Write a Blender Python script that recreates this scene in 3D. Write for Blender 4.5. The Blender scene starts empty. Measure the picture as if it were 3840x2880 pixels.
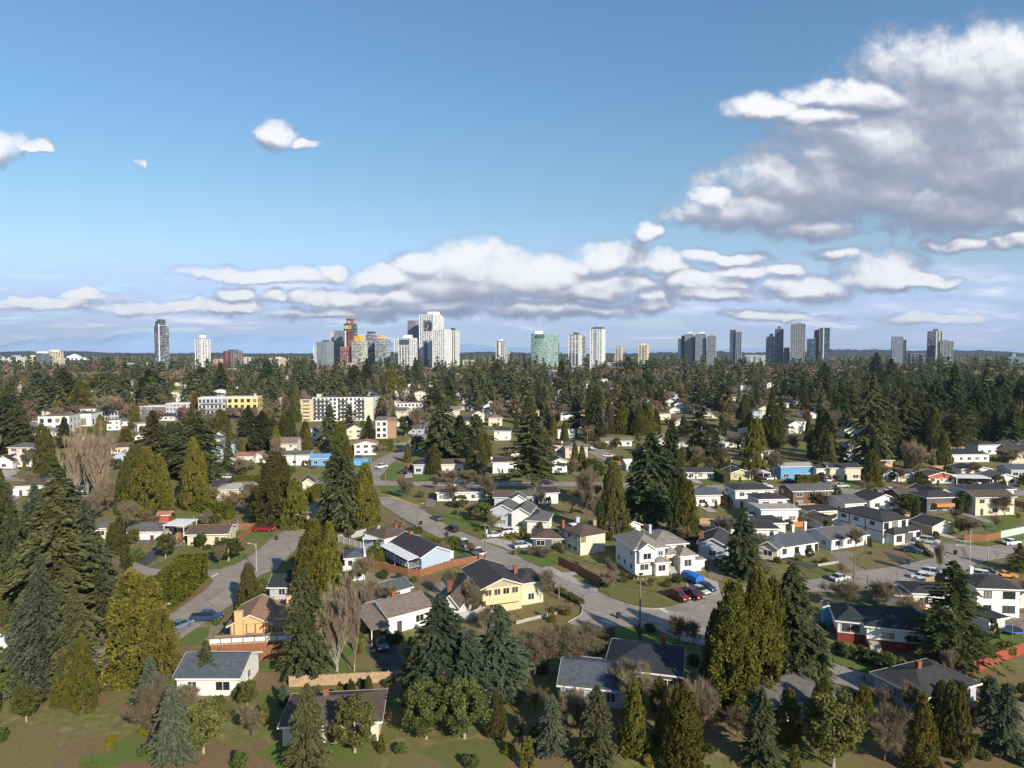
import bpy, math, random
import numpy as np
from mathutils import Vector, Matrix
PI = math.pi
random.seed(7)
SC = bpy.context.scene
COL = SC.collection
# ------------------------------------------------------------------ camera model (metres; camera 50 m above the suburb)
CAMH = 50.0
F = 2560.0
TH = math.atan(125.0 / F)
def ray(px, py):
    x = (px - 1920) / F; v = (1440 - py) / F
    return x, math.cos(TH) + v * math.sin(TH), -math.sin(TH) + v * math.cos(TH)
def gpx(px, py):                       # survey point: picture pixel -> point on the ground
    x, y, z = ray(px, py); t = CAMH / -z
    return Vector((x * t, y * t, 0))
TILES = dict(A=(0, 1900), B=(960, 1900), C=(1920, 1900), D=(2880, 1900), E=(0, 1280), F=(960, 1280), G=(1920, 1280), H=(2880, 1280))
K = 960 / 2212.0
def tpx(t, x, y):
    o = TILES[t]; return o[0] + x * K, o[1] + y * K
def gp(t, x, y): return gpx(*tpx(t, x, y))
def hgt(py_top, Y):                    # height of something at depth Y whose top is seen at py_top
    x, y, z = ray(1920, py_top); return CAMH + z / y * Y
def to_px(p):
    dx, dy, dz = p[0], p[1], p[2] - CAMH
    d = dy * math.cos(TH) - dz * math.sin(TH); u = dy * math.sin(TH) + dz * math.cos(TH)
    if d < 1: return (-9999, -9999)
    return 1920 + F * dx / d, 1440 - F * u / d
cd = bpy.data.cameras.new('camera'); cam = bpy.data.objects.new('camera', cd); COL.objects.link(cam)
cam.location = (0, 0, CAMH); cam.rotation_euler = (PI / 2 - TH, 0, 0)
cd.sensor_width = 36; cd.lens = 36 * F / 3840; cd.clip_start = 0.5; cd.clip_end = 60000
SC.camera = cam
# ------------------------------------------------------------------ node helpers and materials
def N(nt, t, **kw):
    n = nt.nodes.new(t)
    for k, v in kw.items():
        if k == 'ins':
            for i, val in v.items(): n.inputs[i].default_value = val
        else: setattr(n, k, v)
    return n
def L(nt, a, b): nt.links.new(a, b)
STOP = {'with', 'and', 'of', 'by', 'beside', 'behind', 'above', 'in', 'the', 'a', 'an', 'near', 'whose', 'left', 'right', 'over', 'between', 'just', 'half', 'to', 'on', 'from', 'at', 'below', 'part', 'one', 'among', 'under', 'along', 'cut', 'broad', 'wide', 'dark', 'flat', 'small', 'white', 'tall', 'long', 'large', 'grey', 'brown', 'green', 'blue', 'cream', 'black', 'red', 'front', 'side', 'upper', 'lower', 'faces', 'down', 'up', 'for', 'directly', 'right,', 'dark'}
def clean(lb, n):
    w = lb.split()
    if len(w) > n:
        w = w[:n]
        while len(w) > 3 and w[-1] in STOP: w.pop()
    return ' '.join(w).rstrip(',')
MATS = {}
def mat(name, col, rough=0.8, var=0.25, scale=1.5, metal=0.0, col2=None, stretch=(1, 1, 1), bump=0.0, spec=0.3, objvar=0.0, fine=0.12, fscale=14, crack=0):
    if name in MATS: return MATS[name]
    m = bpy.data.materials.new(name); m.use_nodes = True; nt = m.node_tree; b = nt.nodes['Principled BSDF']
    b.inputs['Roughness'].default_value = rough; b.inputs['Metallic'].default_value = metal
    b.inputs['Specular IOR Level'].default_value = spec
    tc = N(nt, 'ShaderNodeTexCoord'); mp = N(nt, 'ShaderNodeMapping'); mp.inputs['Scale'].default_value = stretch
    L(nt, tc.outputs['Object'], mp.inputs['Vector'])
    no = N(nt, 'ShaderNodeTexNoise', ins={'Scale': scale, 'Detail': 5.0, 'Roughness': 0.6}); L(nt, mp.outputs[0], no.inputs['Vector'])
    c2 = col2 or tuple(c * (1 - var) for c in col); c1 = col if col2 else tuple(min(1, c * (1 + var * 0.6)) for c in col)
    mr = N(nt, 'ShaderNodeMapRange', ins={'From Min': 0.32, 'From Max': 0.68}); L(nt, no.outputs[0], mr.inputs[0])
    mx = N(nt, 'ShaderNodeMix', data_type='RGBA'); mx.inputs[6].default_value = (*c2, 1); mx.inputs[7].default_value = (*c1, 1)
    L(nt, mr.outputs[0], mx.inputs[0]); out = mx.outputs[2]
    n2 = N(nt, 'ShaderNodeTexNoise', ins={'Scale': fscale, 'Detail': 3.0}); L(nt, mp.outputs[0], n2.inputs['Vector'])
    r2 = N(nt, 'ShaderNodeMapRange', ins={'From Min': 0.3, 'From Max': 0.7, 'To Min': 1 - fine, 'To Max': 1 + fine}); L(nt, n2.outputs[0], r2.inputs[0])
    hs = N(nt, 'ShaderNodeHueSaturation'); L(nt, out, hs.inputs['Color']); L(nt, r2.outputs[0], hs.inputs['Value'])
    out = hs.outputs[0]
    if objvar:
        oi = N(nt, 'ShaderNodeObjectInfo'); r3 = N(nt, 'ShaderNodeMapRange', ins={'To Min': 1 - objvar, 'To Max': 1 + objvar}); L(nt, oi.outputs['Random'], r3.inputs[0])
        h2 = N(nt, 'ShaderNodeHueSaturation'); L(nt, out, h2.inputs['Color']); L(nt, r3.outputs[0], h2.inputs['Value']); out = h2.outputs[0]
    L(nt, out, b.inputs['Base Color'])
    if bump:
        bp = N(nt, 'ShaderNodeBump', ins={'Strength': bump, 'Distance': 0.05}); L(nt, n2.outputs[0], bp.inputs['Height']); L(nt, bp.outputs[0], b.inputs['Normal'])
    if crack:
        vo = N(nt, 'ShaderNodeTexVoronoi', feature='DISTANCE_TO_EDGE', ins={'Scale': crack}); wv = N(nt, 'ShaderNodeVectorMath', operation='MULTIPLY_ADD'); L(nt, n2.outputs['Color'], wv.inputs[0]); wv.inputs[1].default_value = (.8, .8, 0); L(nt, tc.outputs['Object'], wv.inputs[2]); L(nt, wv.outputs[0], vo.inputs['Vector'])
        cm = N(nt, 'ShaderNodeMapRange', ins={'From Min': .006, 'From Max': .016, 'To Min': .62, 'To Max': 1.0}); L(nt, vo.outputs['Distance'], cm.inputs[0])
        vp = N(nt, 'ShaderNodeTexVoronoi', ins={'Scale': crack * .9}); L(nt, tc.outputs['Object'], vp.inputs['Vector']); sc_ = N(nt, 'ShaderNodeSeparateColor'); L(nt, vp.outputs['Color'], sc_.inputs[0])
        pm_ = N(nt, 'ShaderNodeMapRange', ins={'To Min': .90, 'To Max': 1.08}); L(nt, sc_.outputs[0], pm_.inputs[0]); mm = N(nt, 'ShaderNodeMath', operation='MULTIPLY'); L(nt, cm.outputs[0], mm.inputs[0]); L(nt, pm_.outputs[0], mm.inputs[1])
        h3 = N(nt, 'ShaderNodeHueSaturation'); L(nt, out, h3.inputs['Color']); L(nt, mm.outputs[0], h3.inputs['Value']); L(nt, h3.outputs[0], b.inputs['Base Color'])
    MATS[name] = m; return m
def leafmat(name, ca, cb, objvar=0.25, hue=0.03, trans=0.3):
    if name in MATS: return MATS[name]
    m = bpy.data.materials.new(name); m.use_nodes = True; nt = m.node_tree; b = nt.nodes['Principled BSDF']
    b.inputs['Roughness'].default_value = 0.85; b.inputs['Specular IOR Level'].default_value = 0.15
    ge = N(nt, 'ShaderNodeNewGeometry'); oi = N(nt, 'ShaderNodeObjectInfo'); tc = N(nt, 'ShaderNodeTexCoord')
    no = N(nt, 'ShaderNodeTexNoise', ins={'Scale': 0.45, 'Detail': 2.0}); L(nt, tc.outputs['Object'], no.inputs['Vector'])
    ad = N(nt, 'ShaderNodeMath', operation='MULTIPLY_ADD'); L(nt, no.outputs[0], ad.inputs[0]); ad.inputs[1].default_value = 1.4
    sb = N(nt, 'ShaderNodeMath', operation='MULTIPLY_ADD'); L(nt, ge.outputs['Random Per Island'], sb.inputs[0]); sb.inputs[1].default_value = 0.6; sb.inputs[2].default_value = -0.5
    L(nt, sb.outputs[0], ad.inputs[2])
    ad.use_clamp = True
    mx = N(nt, 'ShaderNodeMix', data_type='RGBA'); mx.inputs[6].default_value = (*ca, 1); mx.inputs[7].default_value = (*cb, 1); L(nt, ad.outputs[0], mx.inputs[0])
    hs = N(nt, 'ShaderNodeHueSaturation'); L(nt, mx.outputs[2], hs.inputs['Color'])
    r1 = N(nt, 'ShaderNodeMapRange', ins={'To Min': 1 - objvar, 'To Max': 1 + objvar}); L(nt, oi.outputs['Random'], r1.inputs[0]); L(nt, r1.outputs[0], hs.inputs['Value'])
    wn = N(nt, 'ShaderNodeTexWhiteNoise', noise_dimensions='1D'); L(nt, oi.outputs['Random'], wn.inputs['W'])
    r2 = N(nt, 'ShaderNodeMapRange', ins={'To Min': 0.5 - hue, 'To Max': 0.5 + hue}); L(nt, wn.outputs['Value'], r2.inputs[0]); L(nt, r2.outputs[0], hs.inputs['Hue'])
    L(nt, hs.outputs[0], b.inputs['Base Color'])
    if trans:
        tl = N(nt, 'ShaderNodeBsdfTranslucent'); L(nt, hs.outputs[0], tl.inputs[0]); ms = N(nt, 'ShaderNodeMixShader'); ms.inputs[0].default_value = trans
        L(nt, b.outputs[0], ms.inputs[1]); L(nt, tl.outputs[0], ms.inputs[2]); L(nt, ms.outputs[0], nt.nodes['Material Output'].inputs[0])
    MATS[name] = m; return m
# ------------------------------------------------------------------ object helpers
def tag(o, label=None, cat=None, group=None, kind=None):
    if label: o['label'] = label
    if cat: o['category'] = cat
    if group: o['group'] = group
    if kind: o['kind'] = kind
    return o
def empty(name, loc=(0, 0, 0), rz=0):
    o = bpy.data.objects.new(name, None); o.empty_display_size = 0.5; COL.objects.link(o); o.location = loc; o.rotation_euler[2] = rz; return o
def link(name, me, parent=None, loc=(0, 0, 0), rz=0):
    o = bpy.data.objects.new(name, me); COL.objects.link(o); o.location = loc; o.rotation_euler[2] = rz
    if parent: o.parent = parent
    return o
class MB:
    def __init__(s): s.v = []; s.f = []; s.mi = []
    def add(s, vs, fs, mi=0):
        n = len(s.v); s.v += [tuple(v) for v in vs]; s.f += [tuple(i + n for i in f) for f in fs]; s.mi += [mi] * len(fs); return s
    def box(s, x0, x1, y0, y1, z0, z1, mi=0):
        return s.add([(x0, y0, z0), (x1, y0, z0), (x1, y1, z0), (x0, y1, z0), (x0, y0, z1), (x1, y0, z1), (x1, y1, z1), (x0, y1, z1)],
                     [(0, 3, 2, 1), (4, 5, 6, 7), (0, 1, 5, 4), (1, 2, 6, 5), (2, 3, 7, 6), (3, 0, 4, 7)], mi)
    def tube(s, pts, rad, n=6, mi=0, cap=True):
        pts = [Vector(p) for p in pts]; rad = rad if isinstance(rad, (list, tuple)) else [rad] * len(pts); rings = []
        for i, p in enumerate(pts):
            d = (pts[min(i + 1, len(pts) - 1)] - pts[max(i - 1, 0)]).normalized()
            a = d.cross(Vector((0, 0, 1)));  a = Vector((1, 0, 0)) if a.length < 1e-3 else a.normalized(); b = d.cross(a)
            rings.append([p + (a * math.cos(k * 2 * PI / n) + b * math.sin(k * 2 * PI / n)) * rad[i] for k in range(n)])
        vs = [v for r in rings for v in r]; fs = []
        for i in range(len(pts) - 1):
            for k in range(n):
                fs.append((i * n + k, i * n + (k + 1) % n, (i + 1) * n + (k + 1) % n, (i + 1) * n + k))
        if cap: fs += [tuple(range(n))[::-1], tuple((len(pts) - 1) * n + k for k in range(n))]
        return s.add(vs, fs, mi)
    def mesh(s, name, mats):
        me = bpy.data.meshes.new(name); me.from_pydata(s.v, [], s.f)
        for m in (mats if isinstance(mats, (list, tuple)) else [mats]): me.materials.append(m)
        if any(s.mi): me.polygons.foreach_set('material_index', s.mi)
        me.update(); return me
    def build(s, name, mats, parent=None, loc=(0, 0, 0), rz=0): return link(name, s.mesh(name, mats), parent, loc, rz)
def npmesh(name, verts, k, mats, mi=None):        # verts (n,k,3): n separate k-gons
    n = len(verts); me = bpy.data.meshes.new(name)
    me.vertices.add(n * k); me.vertices.foreach_set('co', verts.reshape(-1).astype(np.float32))
    me.loops.add(n * k); me.loops.foreach_set('vertex_index', np.arange(n * k, dtype=np.int32))
    me.polygons.add(n); me.polygons.foreach_set('loop_start', np.arange(0, n * k, k, dtype=np.int32)); me.polygons.foreach_set('loop_total', np.full(n, k, dtype=np.int32))
    for m in mats: me.materials.append(m)
    if mi is not None: me.polygons.foreach_set('material_index', mi.astype(np.int32))
    me.update(calc_edges=True); return me
# ------------------------------------------------------------------ foliage
def nrm(a): return a / np.maximum(np.linalg.norm(a, axis=1, keepdims=True), 1e-6)
def kites(c, a, nn, l, w):
    a = nrm(a); s = nrm(np.cross(nn, a)); l = np.asarray(l).reshape(-1, 1); w = np.asarray(w).reshape(-1, 1)
    return np.stack([c - a * l * 0.5, c + s * w * 0.5 - a * l * 0.05, c + a * l * 0.5, c - s * w * 0.5 - a * l * 0.05], 1)
def fir_cards(rs, H, R, nb, per, ls, droop=0.35, power=0.85, z0=0.07, horiz=False, rag=0.12):
    out = []; ph = rs.rand(3) * 6.3
    for i in range(nb):
        t = z0 + (1 - z0) * (i + rs.rand()) / nb
        t = 1 - (1 - t) ** 1.0
        z = H * t; r = R * ((1 - t) ** power) * (0.72 + 0.45 * rs.rand()) + 0.25
        if t < 0.2: r *= 0.55 + 2.2 * t
        az = i * 2.39996 + rs.randn() * 0.35
        if rs.rand() < rag * .45: continue
        r *= 1 + rs.randn() * rag * .5; r = min(max(r, .3), R * 1.25)
        r *= 1 + 0.17 * math.sin(az * 2 + t * 9 + ph[0]) + 0.15 * math.sin(az * 3 - t * 19 + ph[1]) + .13 * math.sin(t * 34 + ph[2])
        d = np.array([math.cos(az), math.sin(az), 0]); sd = np.array([-d[1], d[0], 0])
        n = max(4, int(per * (0.35 + r / R)))
        s = 0.12 + 0.88 * rs.rand(n) ** 0.7; lat = rs.uniform(-1, 1, n) * 0.26 * r * (1.15 - s)
        dr = droop * (0.7 + 0.6 * rs.rand()); up = 0.22
        pz = z + r * (up * s - (dr + up * 0.6) * s * s) + rs.randn(n) * 0.10 * (0.3 if horiz else 1)
        c = np.outer(s * r, d) + np.outer(lat, sd); c[:, 2] = pz
        sg = np.sign(lat)
        ax = d[None] * (0.8 + 0.3 * rs.rand(n))[:, None] + np.outer(sg * rs.uniform(0.2, 0.9, n), sd); ax[:, 2] -= dr * s * 1.0
        nn = rs.randn(n, 3) * (0.35 if horiz else 0.75) + d[None] * .35; nn[:, 2] += .8
        l = ls * rs.uniform(0.7, 1.4, n); out.append(kites(c, ax, nn, l, l * rs.uniform(0.45, 0.7, n)))
    return np.concatenate(out)
def cedar_cards(rs, H, R, npl, per, ls, power=0.62, tops=1, z0=0.02):
    out = []
    offs = [(0, 0, 1.0)] + [(rs.uniform(-.45, .45) * R, rs.uniform(-.35, .35) * R, rs.uniform(.78, .95)) for _ in range(tops - 1)]
    for i in range(npl):
        ox, oy, hs = offs[rs.randint(len(offs))]
        t = z0 + (0.985 - z0) * rs.rand() ** 1.15; h = H * hs
        r = R * (0.8 if tops > 1 else 1) * (1 - t) ** power * min(1.0, 0.7 + t * 2.5) * rs.uniform(0.70, 1.02) + 0.1
        az = rs.rand() * 2 * PI; r *= 1 + 0.10 * math.sin(az * 3 + t * 7) + 0.07 * math.sin(az * 5 - t * 17)
        cz = h * t; pl = (0.048 * H + 0.5) * rs.uniform(0.7, 1.3); pw = 0.36 * pl
        n = per; q = rs.rand(n) ; rr = pw * (1 - q) ** 0.6 * np.sqrt(rs.rand(n)); aa = rs.rand(n) * 2 * PI
        od = np.array([math.cos(az), math.sin(az), 0])
        c = np.stack([rr * np.cos(aa), rr * np.sin(aa), (q - 0.4) * pl], 1) + od[None] * (r + 0.10 * pl * q[:, None]); c[:, 2] += cz; c[:, 0] += ox; c[:, 1] += oy
        ax = rs.randn(n, 3) * 0.35 + od[None] * 0.45; ax[:, 2] += 0.9
        nn = rs.randn(n, 3) * 0.6 + od[None]
        l = ls * rs.uniform(0.7, 1.4, n); out.append(kites(c, ax, nn, l, l * rs.uniform(0.4, 0.65, n)))
    out = np.concatenate(out); out[:, :, 2] = np.maximum(out[:, :, 2], 0.02); return out
def clump_cards(rs, boxf, ncl, per, ls, cr):
    out = []
    for i in range(ncl):
        c0 = boxf(rs); r = cr * rs.uniform(0.6, 1.3); n = per
        v = nrm(rs.randn(n, 3)); c = c0[None] + v * (r * rs.rand(n) ** 0.4)[:, None]
        l = ls * rs.uniform(0.7, 1.4, n); out.append(kites(c, rs.randn(n, 3) + [0, 0, .3], v + rs.randn(n, 3) * 0.5, l, l * rs.uniform(.5, .8, n)))
    out = np.concatenate(out); out[:, :, 2] = np.maximum(out[:, :, 2], 0.03); return out
def twig_tris(c, d, l, w, rs):
    d = nrm(d); s = nrm(np.cross(d, rs.randn(len(d), 3))); l = np.asarray(l).reshape(-1, 1); w = np.asarray(w).reshape(-1, 1)
    return np.stack([c - s * w, c + s * w, c + d * l], 1)
def bare_tree(seed, H, R, kind='round', twigs=5000, tw=0.035):
    rs = np.random.RandomState(seed); mb = MB(); segs = []
    def grow(p, d, l, r, lev):
        pts = [p]; dd = d.copy(); rad = [r]
        for i in range(3):
            dd = dd + rs.randn(3) * (0.10 if kind != 'round' else 0.16); dd[2] += 0.10 if kind == 'round' else 0.22
            dd /= np.linalg.norm(dd); pts.append(pts[-1] + dd * l / 3); rad.append(r * (1 - 0.2 * (i + 1)))
        mb.tube([tuple(q) for q in pts], [float(x) for x in rad], 5 if lev < 2 else 3, cap=False)
        if lev >= 1: segs.append((pts, lev))
        if lev >= (4 if kind == 'round' else 3): return
        nch = {'round': [6, 4, 4, 3], 'poplar': [16, 5, 3]}[kind][lev]
        for k in range(nch):
            i = 3 if lev == 0 and k < 3 else rs.randint(1, 4); q = pts[i]
            f = i / 3
            az = k * 2.4 + rs.rand(); out = np.array([math.cos(az), math.sin(az), 0])
            if kind == 'round': nd = dd * 0.75 + out * rs.uniform(0.55, 1.0); nl = l * rs.uniform(0.58, 0.8)
            else: nd = np.array([0, 0, 1.0]) + out * rs.uniform(0.12, 0.34) * (1.2 if lev == 0 else 1); nl = l * (rs.uniform(1.6, 2.6) if lev == 0 else rs.uniform(0.35, 0.6))
            nd /= np.linalg.norm(nd); grow(q, nd, nl, rad[i] * rs.uniform(0.45, 0.65), lev + 1)
    l0 = H * (0.27 if kind == 'round' else 0.2)
    grow(np.array([0., 0, 0]), np.array([0., 0, 1]), l0, H * 0.016, 0)
    wood = np.array(mb.v); S = [s for s in segs if s[1] >= 2]
    mz = wood[:, 2].max(); mr = np.abs(wood[:, :2]).max()
    C = []; D = []
    for i in range(twigs):
        pts, lev = S[rs.randint(len(S))]; a = rs.rand() * 3; k = min(2, int(a)); p = pts[k] + (pts[k + 1] - pts[k]) * (a - k)
        dd = (pts[3] - pts[0]); dd = dd / np.linalg.norm(dd); C.append(p); D.append(dd + rs.randn(3) * (0.55 if kind == 'round' else 0.25) + [0, 0, .25])
    C = np.array(C); D = np.array(D)
    tr = twig_tris(C, D, rs.uniform(0.5, 1.5, twigs) * H / 14, np.full(twigs, tw), rs)
    sc = np.array([R / mr, R / mr, 0.96 * H / mz])
    tr = tr * sc
    mb.v = [tuple(np.array(v) * sc) for v in mb.v]
    tip = tr[:, 2, 2]
    return mb, tr
# ------------------------------------------------------------------ tree prototypes
BARK = mat('bark', (0.11, 0.085, 0.065), 0.9, 0.35, 6, stretch=(1, 1, .2), bump=.3)
PBARK = mat('pale_bark', (0.34, 0.30, 0.25), 0.9, 0.3, 5)
TWIG = leafmat('bare_twigs', (0.165, 0.135, 0.085), (0.34, 0.275, 0.18), 0.22, 0.015)
TWIGP = leafmat('poplar_twigs', (0.26, 0.195, 0.145), (0.46, 0.36, 0.27), .1, .01)
TWIGR = leafmat('reddish_twigs', (0.14, 0.11, 0.065), (0.30, 0.235, 0.15), 0.25, 0.015)
FIRM = leafmat('fir_needles', (0.040, 0.055, 0.022), (0.175, 0.19, 0.082), 0.30, 0.03)
FIRB = leafmat('blue_fir_needles', (0.042, 0.060, 0.040), (0.165, 0.195, 0.115), 0.25, 0.02)
CEDM = leafmat('cedar_fronds', (0.062, 0.070, 0.014), (0.25, 0.235, 0.045), 0.30, 0.025)
CEDD = leafmat('dark_cedar_fronds', (0.042, 0.052, 0.014), (0.185, 0.185, 0.055), 0.30, 0.03)
BROD = leafmat('broad_leaves', (0.05, 0.07, 0.02), (0.17, 0.19, 0.055), 0.3, 0.03)
GOLD = leafmat('golden_leaves', (0.13, 0.125, 0.012), (0.28, 0.24, 0.03), 0.2, 0.02)
HEDM = leafmat('hedge_leaves', (0.075, 0.085, 0.010), (0.19, 0.185, 0.020), 0.15, 0.02)
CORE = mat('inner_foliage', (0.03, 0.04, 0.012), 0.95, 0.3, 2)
PROTO = {}     # kind -> list of (crown mesh, trunk mesh, H, R)
def trunk_mesh(H, r, frac=0.93, n=7, m=None):
    pts = [(0.0, 0, 0), (0.05, 0.03, H * .3), (-.04, .02, H * .6), (0, 0, H * frac)]
    return MB().tube(pts, [r, r * .75, r * .45, r * .08], n).mesh('trunk', m or BARK)
def reg(kind, cards, k, mats, H, R, tm, mi=None): PROTO.setdefault(kind, []).append((npmesh('crown', cards, k, mats, mi), tm, H, R))
for s in range(4):
    rs = np.random.RandomState(10 + s); reg('fir', fir_cards(rs, 26, 5.2, 560, 58, .56, power=.68), 4, [FIRM], 26, 5.2, trunk_mesh(26, .42))
for s in range(3):
    rs = np.random.RandomState(15 + s); reg('fir', fir_cards(rs, 26, 5.2, [230, 300, 420][s], [95, 70, 62][s], .6, droop=[.15, .5, .25][s], power=[.5, .62, .85][s], z0=[.22, .1, .05][s], rag=[.55, .35, .2][s]), 4, [FIRM], 26, 5.2, trunk_mesh(26, .45))
for s in range(2):
    rs = np.random.RandomState(20 + s); reg('bluefir', fir_cards(rs, 20, 5.0, 440, 60, .46, droop=.25, power=.66), 4, [FIRB], 20, 5.0, trunk_mesh(20, .36))
rs = np.random.RandomState(25); reg('deodar', fir_cards(rs, 20, 8.0, 250, 62, .60, droop=.16, power=.80, horiz=True), 4, [CEDD], 20, 8.0, trunk_mesh(20, .38))
for s in range(3):
    rs = np.random.RandomState(30 + s); reg('cedar', cedar_cards(rs, 18, 4.2, 640, 60, .36, tops=1 + s), 4, [CEDM], 18, 4.2, trunk_mesh(18, .35))
for s in range(2):
    rs = np.random.RandomState(40 + s); reg('darkcedar', cedar_cards(rs, 18, 4.2, 620, 56, .38, tops=1 + s), 4, [CEDD], 18, 4.2, trunk_mesh(18, .35))
for s in range(2):
    rs = np.random.RandomState(50 + s); reg('column', cedar_cards(rs, 9, 1.6, 170, 34, .36, power=.35), 4, [CEDM], 9, 1.6, trunk_mesh(9, .18))
def ball(rx, rz, cz):
    def f(rs):
        v = rs.randn(3); v /= np.linalg.norm(v); v *= rs.uniform(.35, 1) ** .5; return np.array([v[0] * rx, v[1] * rx, cz + v[2] * rz])
    return f
for s in range(2):
    rs = np.random.RandomState(60 + s); reg('broadleaf', clump_cards(rs, ball(2.9, 3.4, 4.9), 66, 120, .34, .75), 4, [BROD], 9, 3.4, trunk_mesh(9, .22, .75, m=PBARK))
for s in range(2):
    rs = np.random.RandomState(70 + s); reg('bush', clump_cards(rs, ball(.85, .7, .85), 34, 60, .22, .38), 4, [BROD], 1.8, 1.15, trunk_mesh(1.8, .07, .6))
rs = np.random.RandomState(75); reg('goldbush', clump_cards(rs, ball(.85, .75, .9), 34, 60, .22, .38), 4, [GOLD], 1.9, 1.15, trunk_mesh(1.9, .07, .6))
def regbare(kind, seed, H, R, bk, tw, tm, w, bm):
    mb, tr = bare_tree(seed, H, R, bk, tw, w)
    PROTO.setdefault(kind, []).append((npmesh('crown', tr, 3, [tm]), mb.mesh('trunk', bm), H, R))
for s in range(3): regbare('bare', 80 + s, 13, 5.5, 'round', 12000, TWIG, .026, BARK)
for s in range(2): regbare('barered', 90 + s, 6, 3.0, 'round', 5000, TWIGR, .018, BARK)
for s in range(2): regbare('poplar', 95 + s, 20, 3.6, 'poplar', 26000, TWIGP, .034, PBARK)
# far, low-detail crowns (one mesh with its trunk)
def far(kind, cards, k, m, H, R, bark=BARK):
    base = MB().tube([(0, 0, 0), (0, 0, H * .5)], [.3, .15], 4, cap=False); q = np.array([[base.v[i] for i in f] for f in base.f])
    if k == 3: q = np.concatenate([q[:, [0, 1, 2]], q[:, [0, 2, 3]]])
    c = np.concatenate([cards, q]); mi = np.concatenate([np.zeros(len(cards)), np.ones(len(q))])
    PROTO.setdefault(kind, []).append((npmesh('crown', c, k, [m, bark], mi), None, H, R))
for s in range(6):
    rs = np.random.RandomState(110 + s); far('fir_far', fir_cards(rs, 22, 4.6, 120, 18, 1.3, power=[.6, .75, .5, .65, .9, .55][s], rag=[.1, .3, .5, .2, .1, .4][s], droop=[.35, .2, .15, .5, .3, .3][s]), 4, FIRM, 22, 4.6)
for s in range(2):
    rs = np.random.RandomState(120 + s); far('cedar_far', cedar_cards(rs, 16, 4.0, 130, 13, 1.1, tops=1 + s), 4, CEDD, 16, 4.0)
for s in range(2):
    rs = np.random.RandomState(130 + s); far('broad_far', clump_cards(rs, ball(3.8, 3.4, 6.5), 45, 26, 1.0, 1.3), 4, BROD, 11, 4.8)
for s in range(2):
    mb, tr = bare_tree(140 + s, 13, 6.0, 'round', 2600, .06); far('bare_far', tr, 3, TWIG, 13, 6.0)
mb, tr = bare_tree(145, 18, 3.0, 'poplar', 2600, .06); far('poplar_far', tr, 3, TWIGP, 18, 3.0)
NAMES = dict(fir='fir_tree', bluefir='fir_tree', deodar='deodar_tree', cedar='cedar_tree', darkcedar='cedar_tree', column='column_cedar', broadleaf='broadleaf_tree', bush='bush', goldbush='bush',
             bare='bare_tree', barered='bare_tree', poplar='poplar_tree', fir_far='fir_tree', cedar_far='cedar_tree', broad_far='broadleaf_tree', bare_far='bare_tree', poplar_far='poplar_tree')
DESC = dict(fir='dark green fir', bluefir='grey-green fir', deodar='deodar with flat spreading boughs', cedar='olive cedar', darkcedar='dark olive cedar', column='slim green columnar cedar', broadleaf='leafy round tree', bush='green bush', goldbush='golden bush',
            bare='bare brown tree', barered='small bare reddish tree', poplar='bare upright poplar', fir_far='distant dark fir', cedar_far='distant olive cedar', broad_far='distant green leafy tree', bare_far='distant bare brown tree', poplar_far='distant bare poplar')
TREES = []     # (obj, base label, px, py, size)
LAND = []      # (phrase, px, py)
rt = random.Random(3)
NCNT = {}
def put_tree(kind, P, H, R, small=False, label=None, group=None):
    n0 = NCNT.get(NAMES[kind], 0)
    if NAMES[kind] == 'bush' and n0 >= 290: kind, H, R = 'column', max(H, 2.2), max(H, 2.2) * .24
    if NAMES[kind] == 'bare_tree' and n0 >= 294: kind = 'broadleaf'
    NCNT[NAMES[kind]] = NCNT.get(NAMES[kind], 0) + 1
    cm, tm, h0, r0 = PROTO[kind][rt.randrange(len(PROTO[kind]))]
    nm = NAMES[kind]; sc = (R / r0, R / r0 * rt.uniform(.9, 1.05), H / h0); rz = rt.uniform(0, 2 * PI)
    if small or tm is None:
        o = link(nm, cm, None, P, rz); o.scale = sc
    else:
        o = empty(nm, P, rz); o.scale = sc
        link('trunk', tm, o); link('crown', cm, o)
    o['category'] = nm.replace('_', ' ')
    px, py = to_px((P[0], P[1], H * .6))
    TREES.append((o, kind, px, py, H, label)); OCC.append((P[0], P[1], min(R, 4) * .7)); return o
OCC = []
def tree(kind, t, x, yt, yb, half, label=None, small=False):
    P = gp(t, x, yb); px, py = tpx(t, x, yt); H = hgt(py, P.y + .3); R = half * K * P.y / F * {'fir': 1.28, 'bluefir': 1.28, 'cedar': 1.1, 'darkcedar': 1.1, 'deodar': 1.1, 'broadleaf': 1.1}.get(kind, 1.05)
    return put_tree(kind, P, max(H, .8), max(R, .3), small, label)
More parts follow.
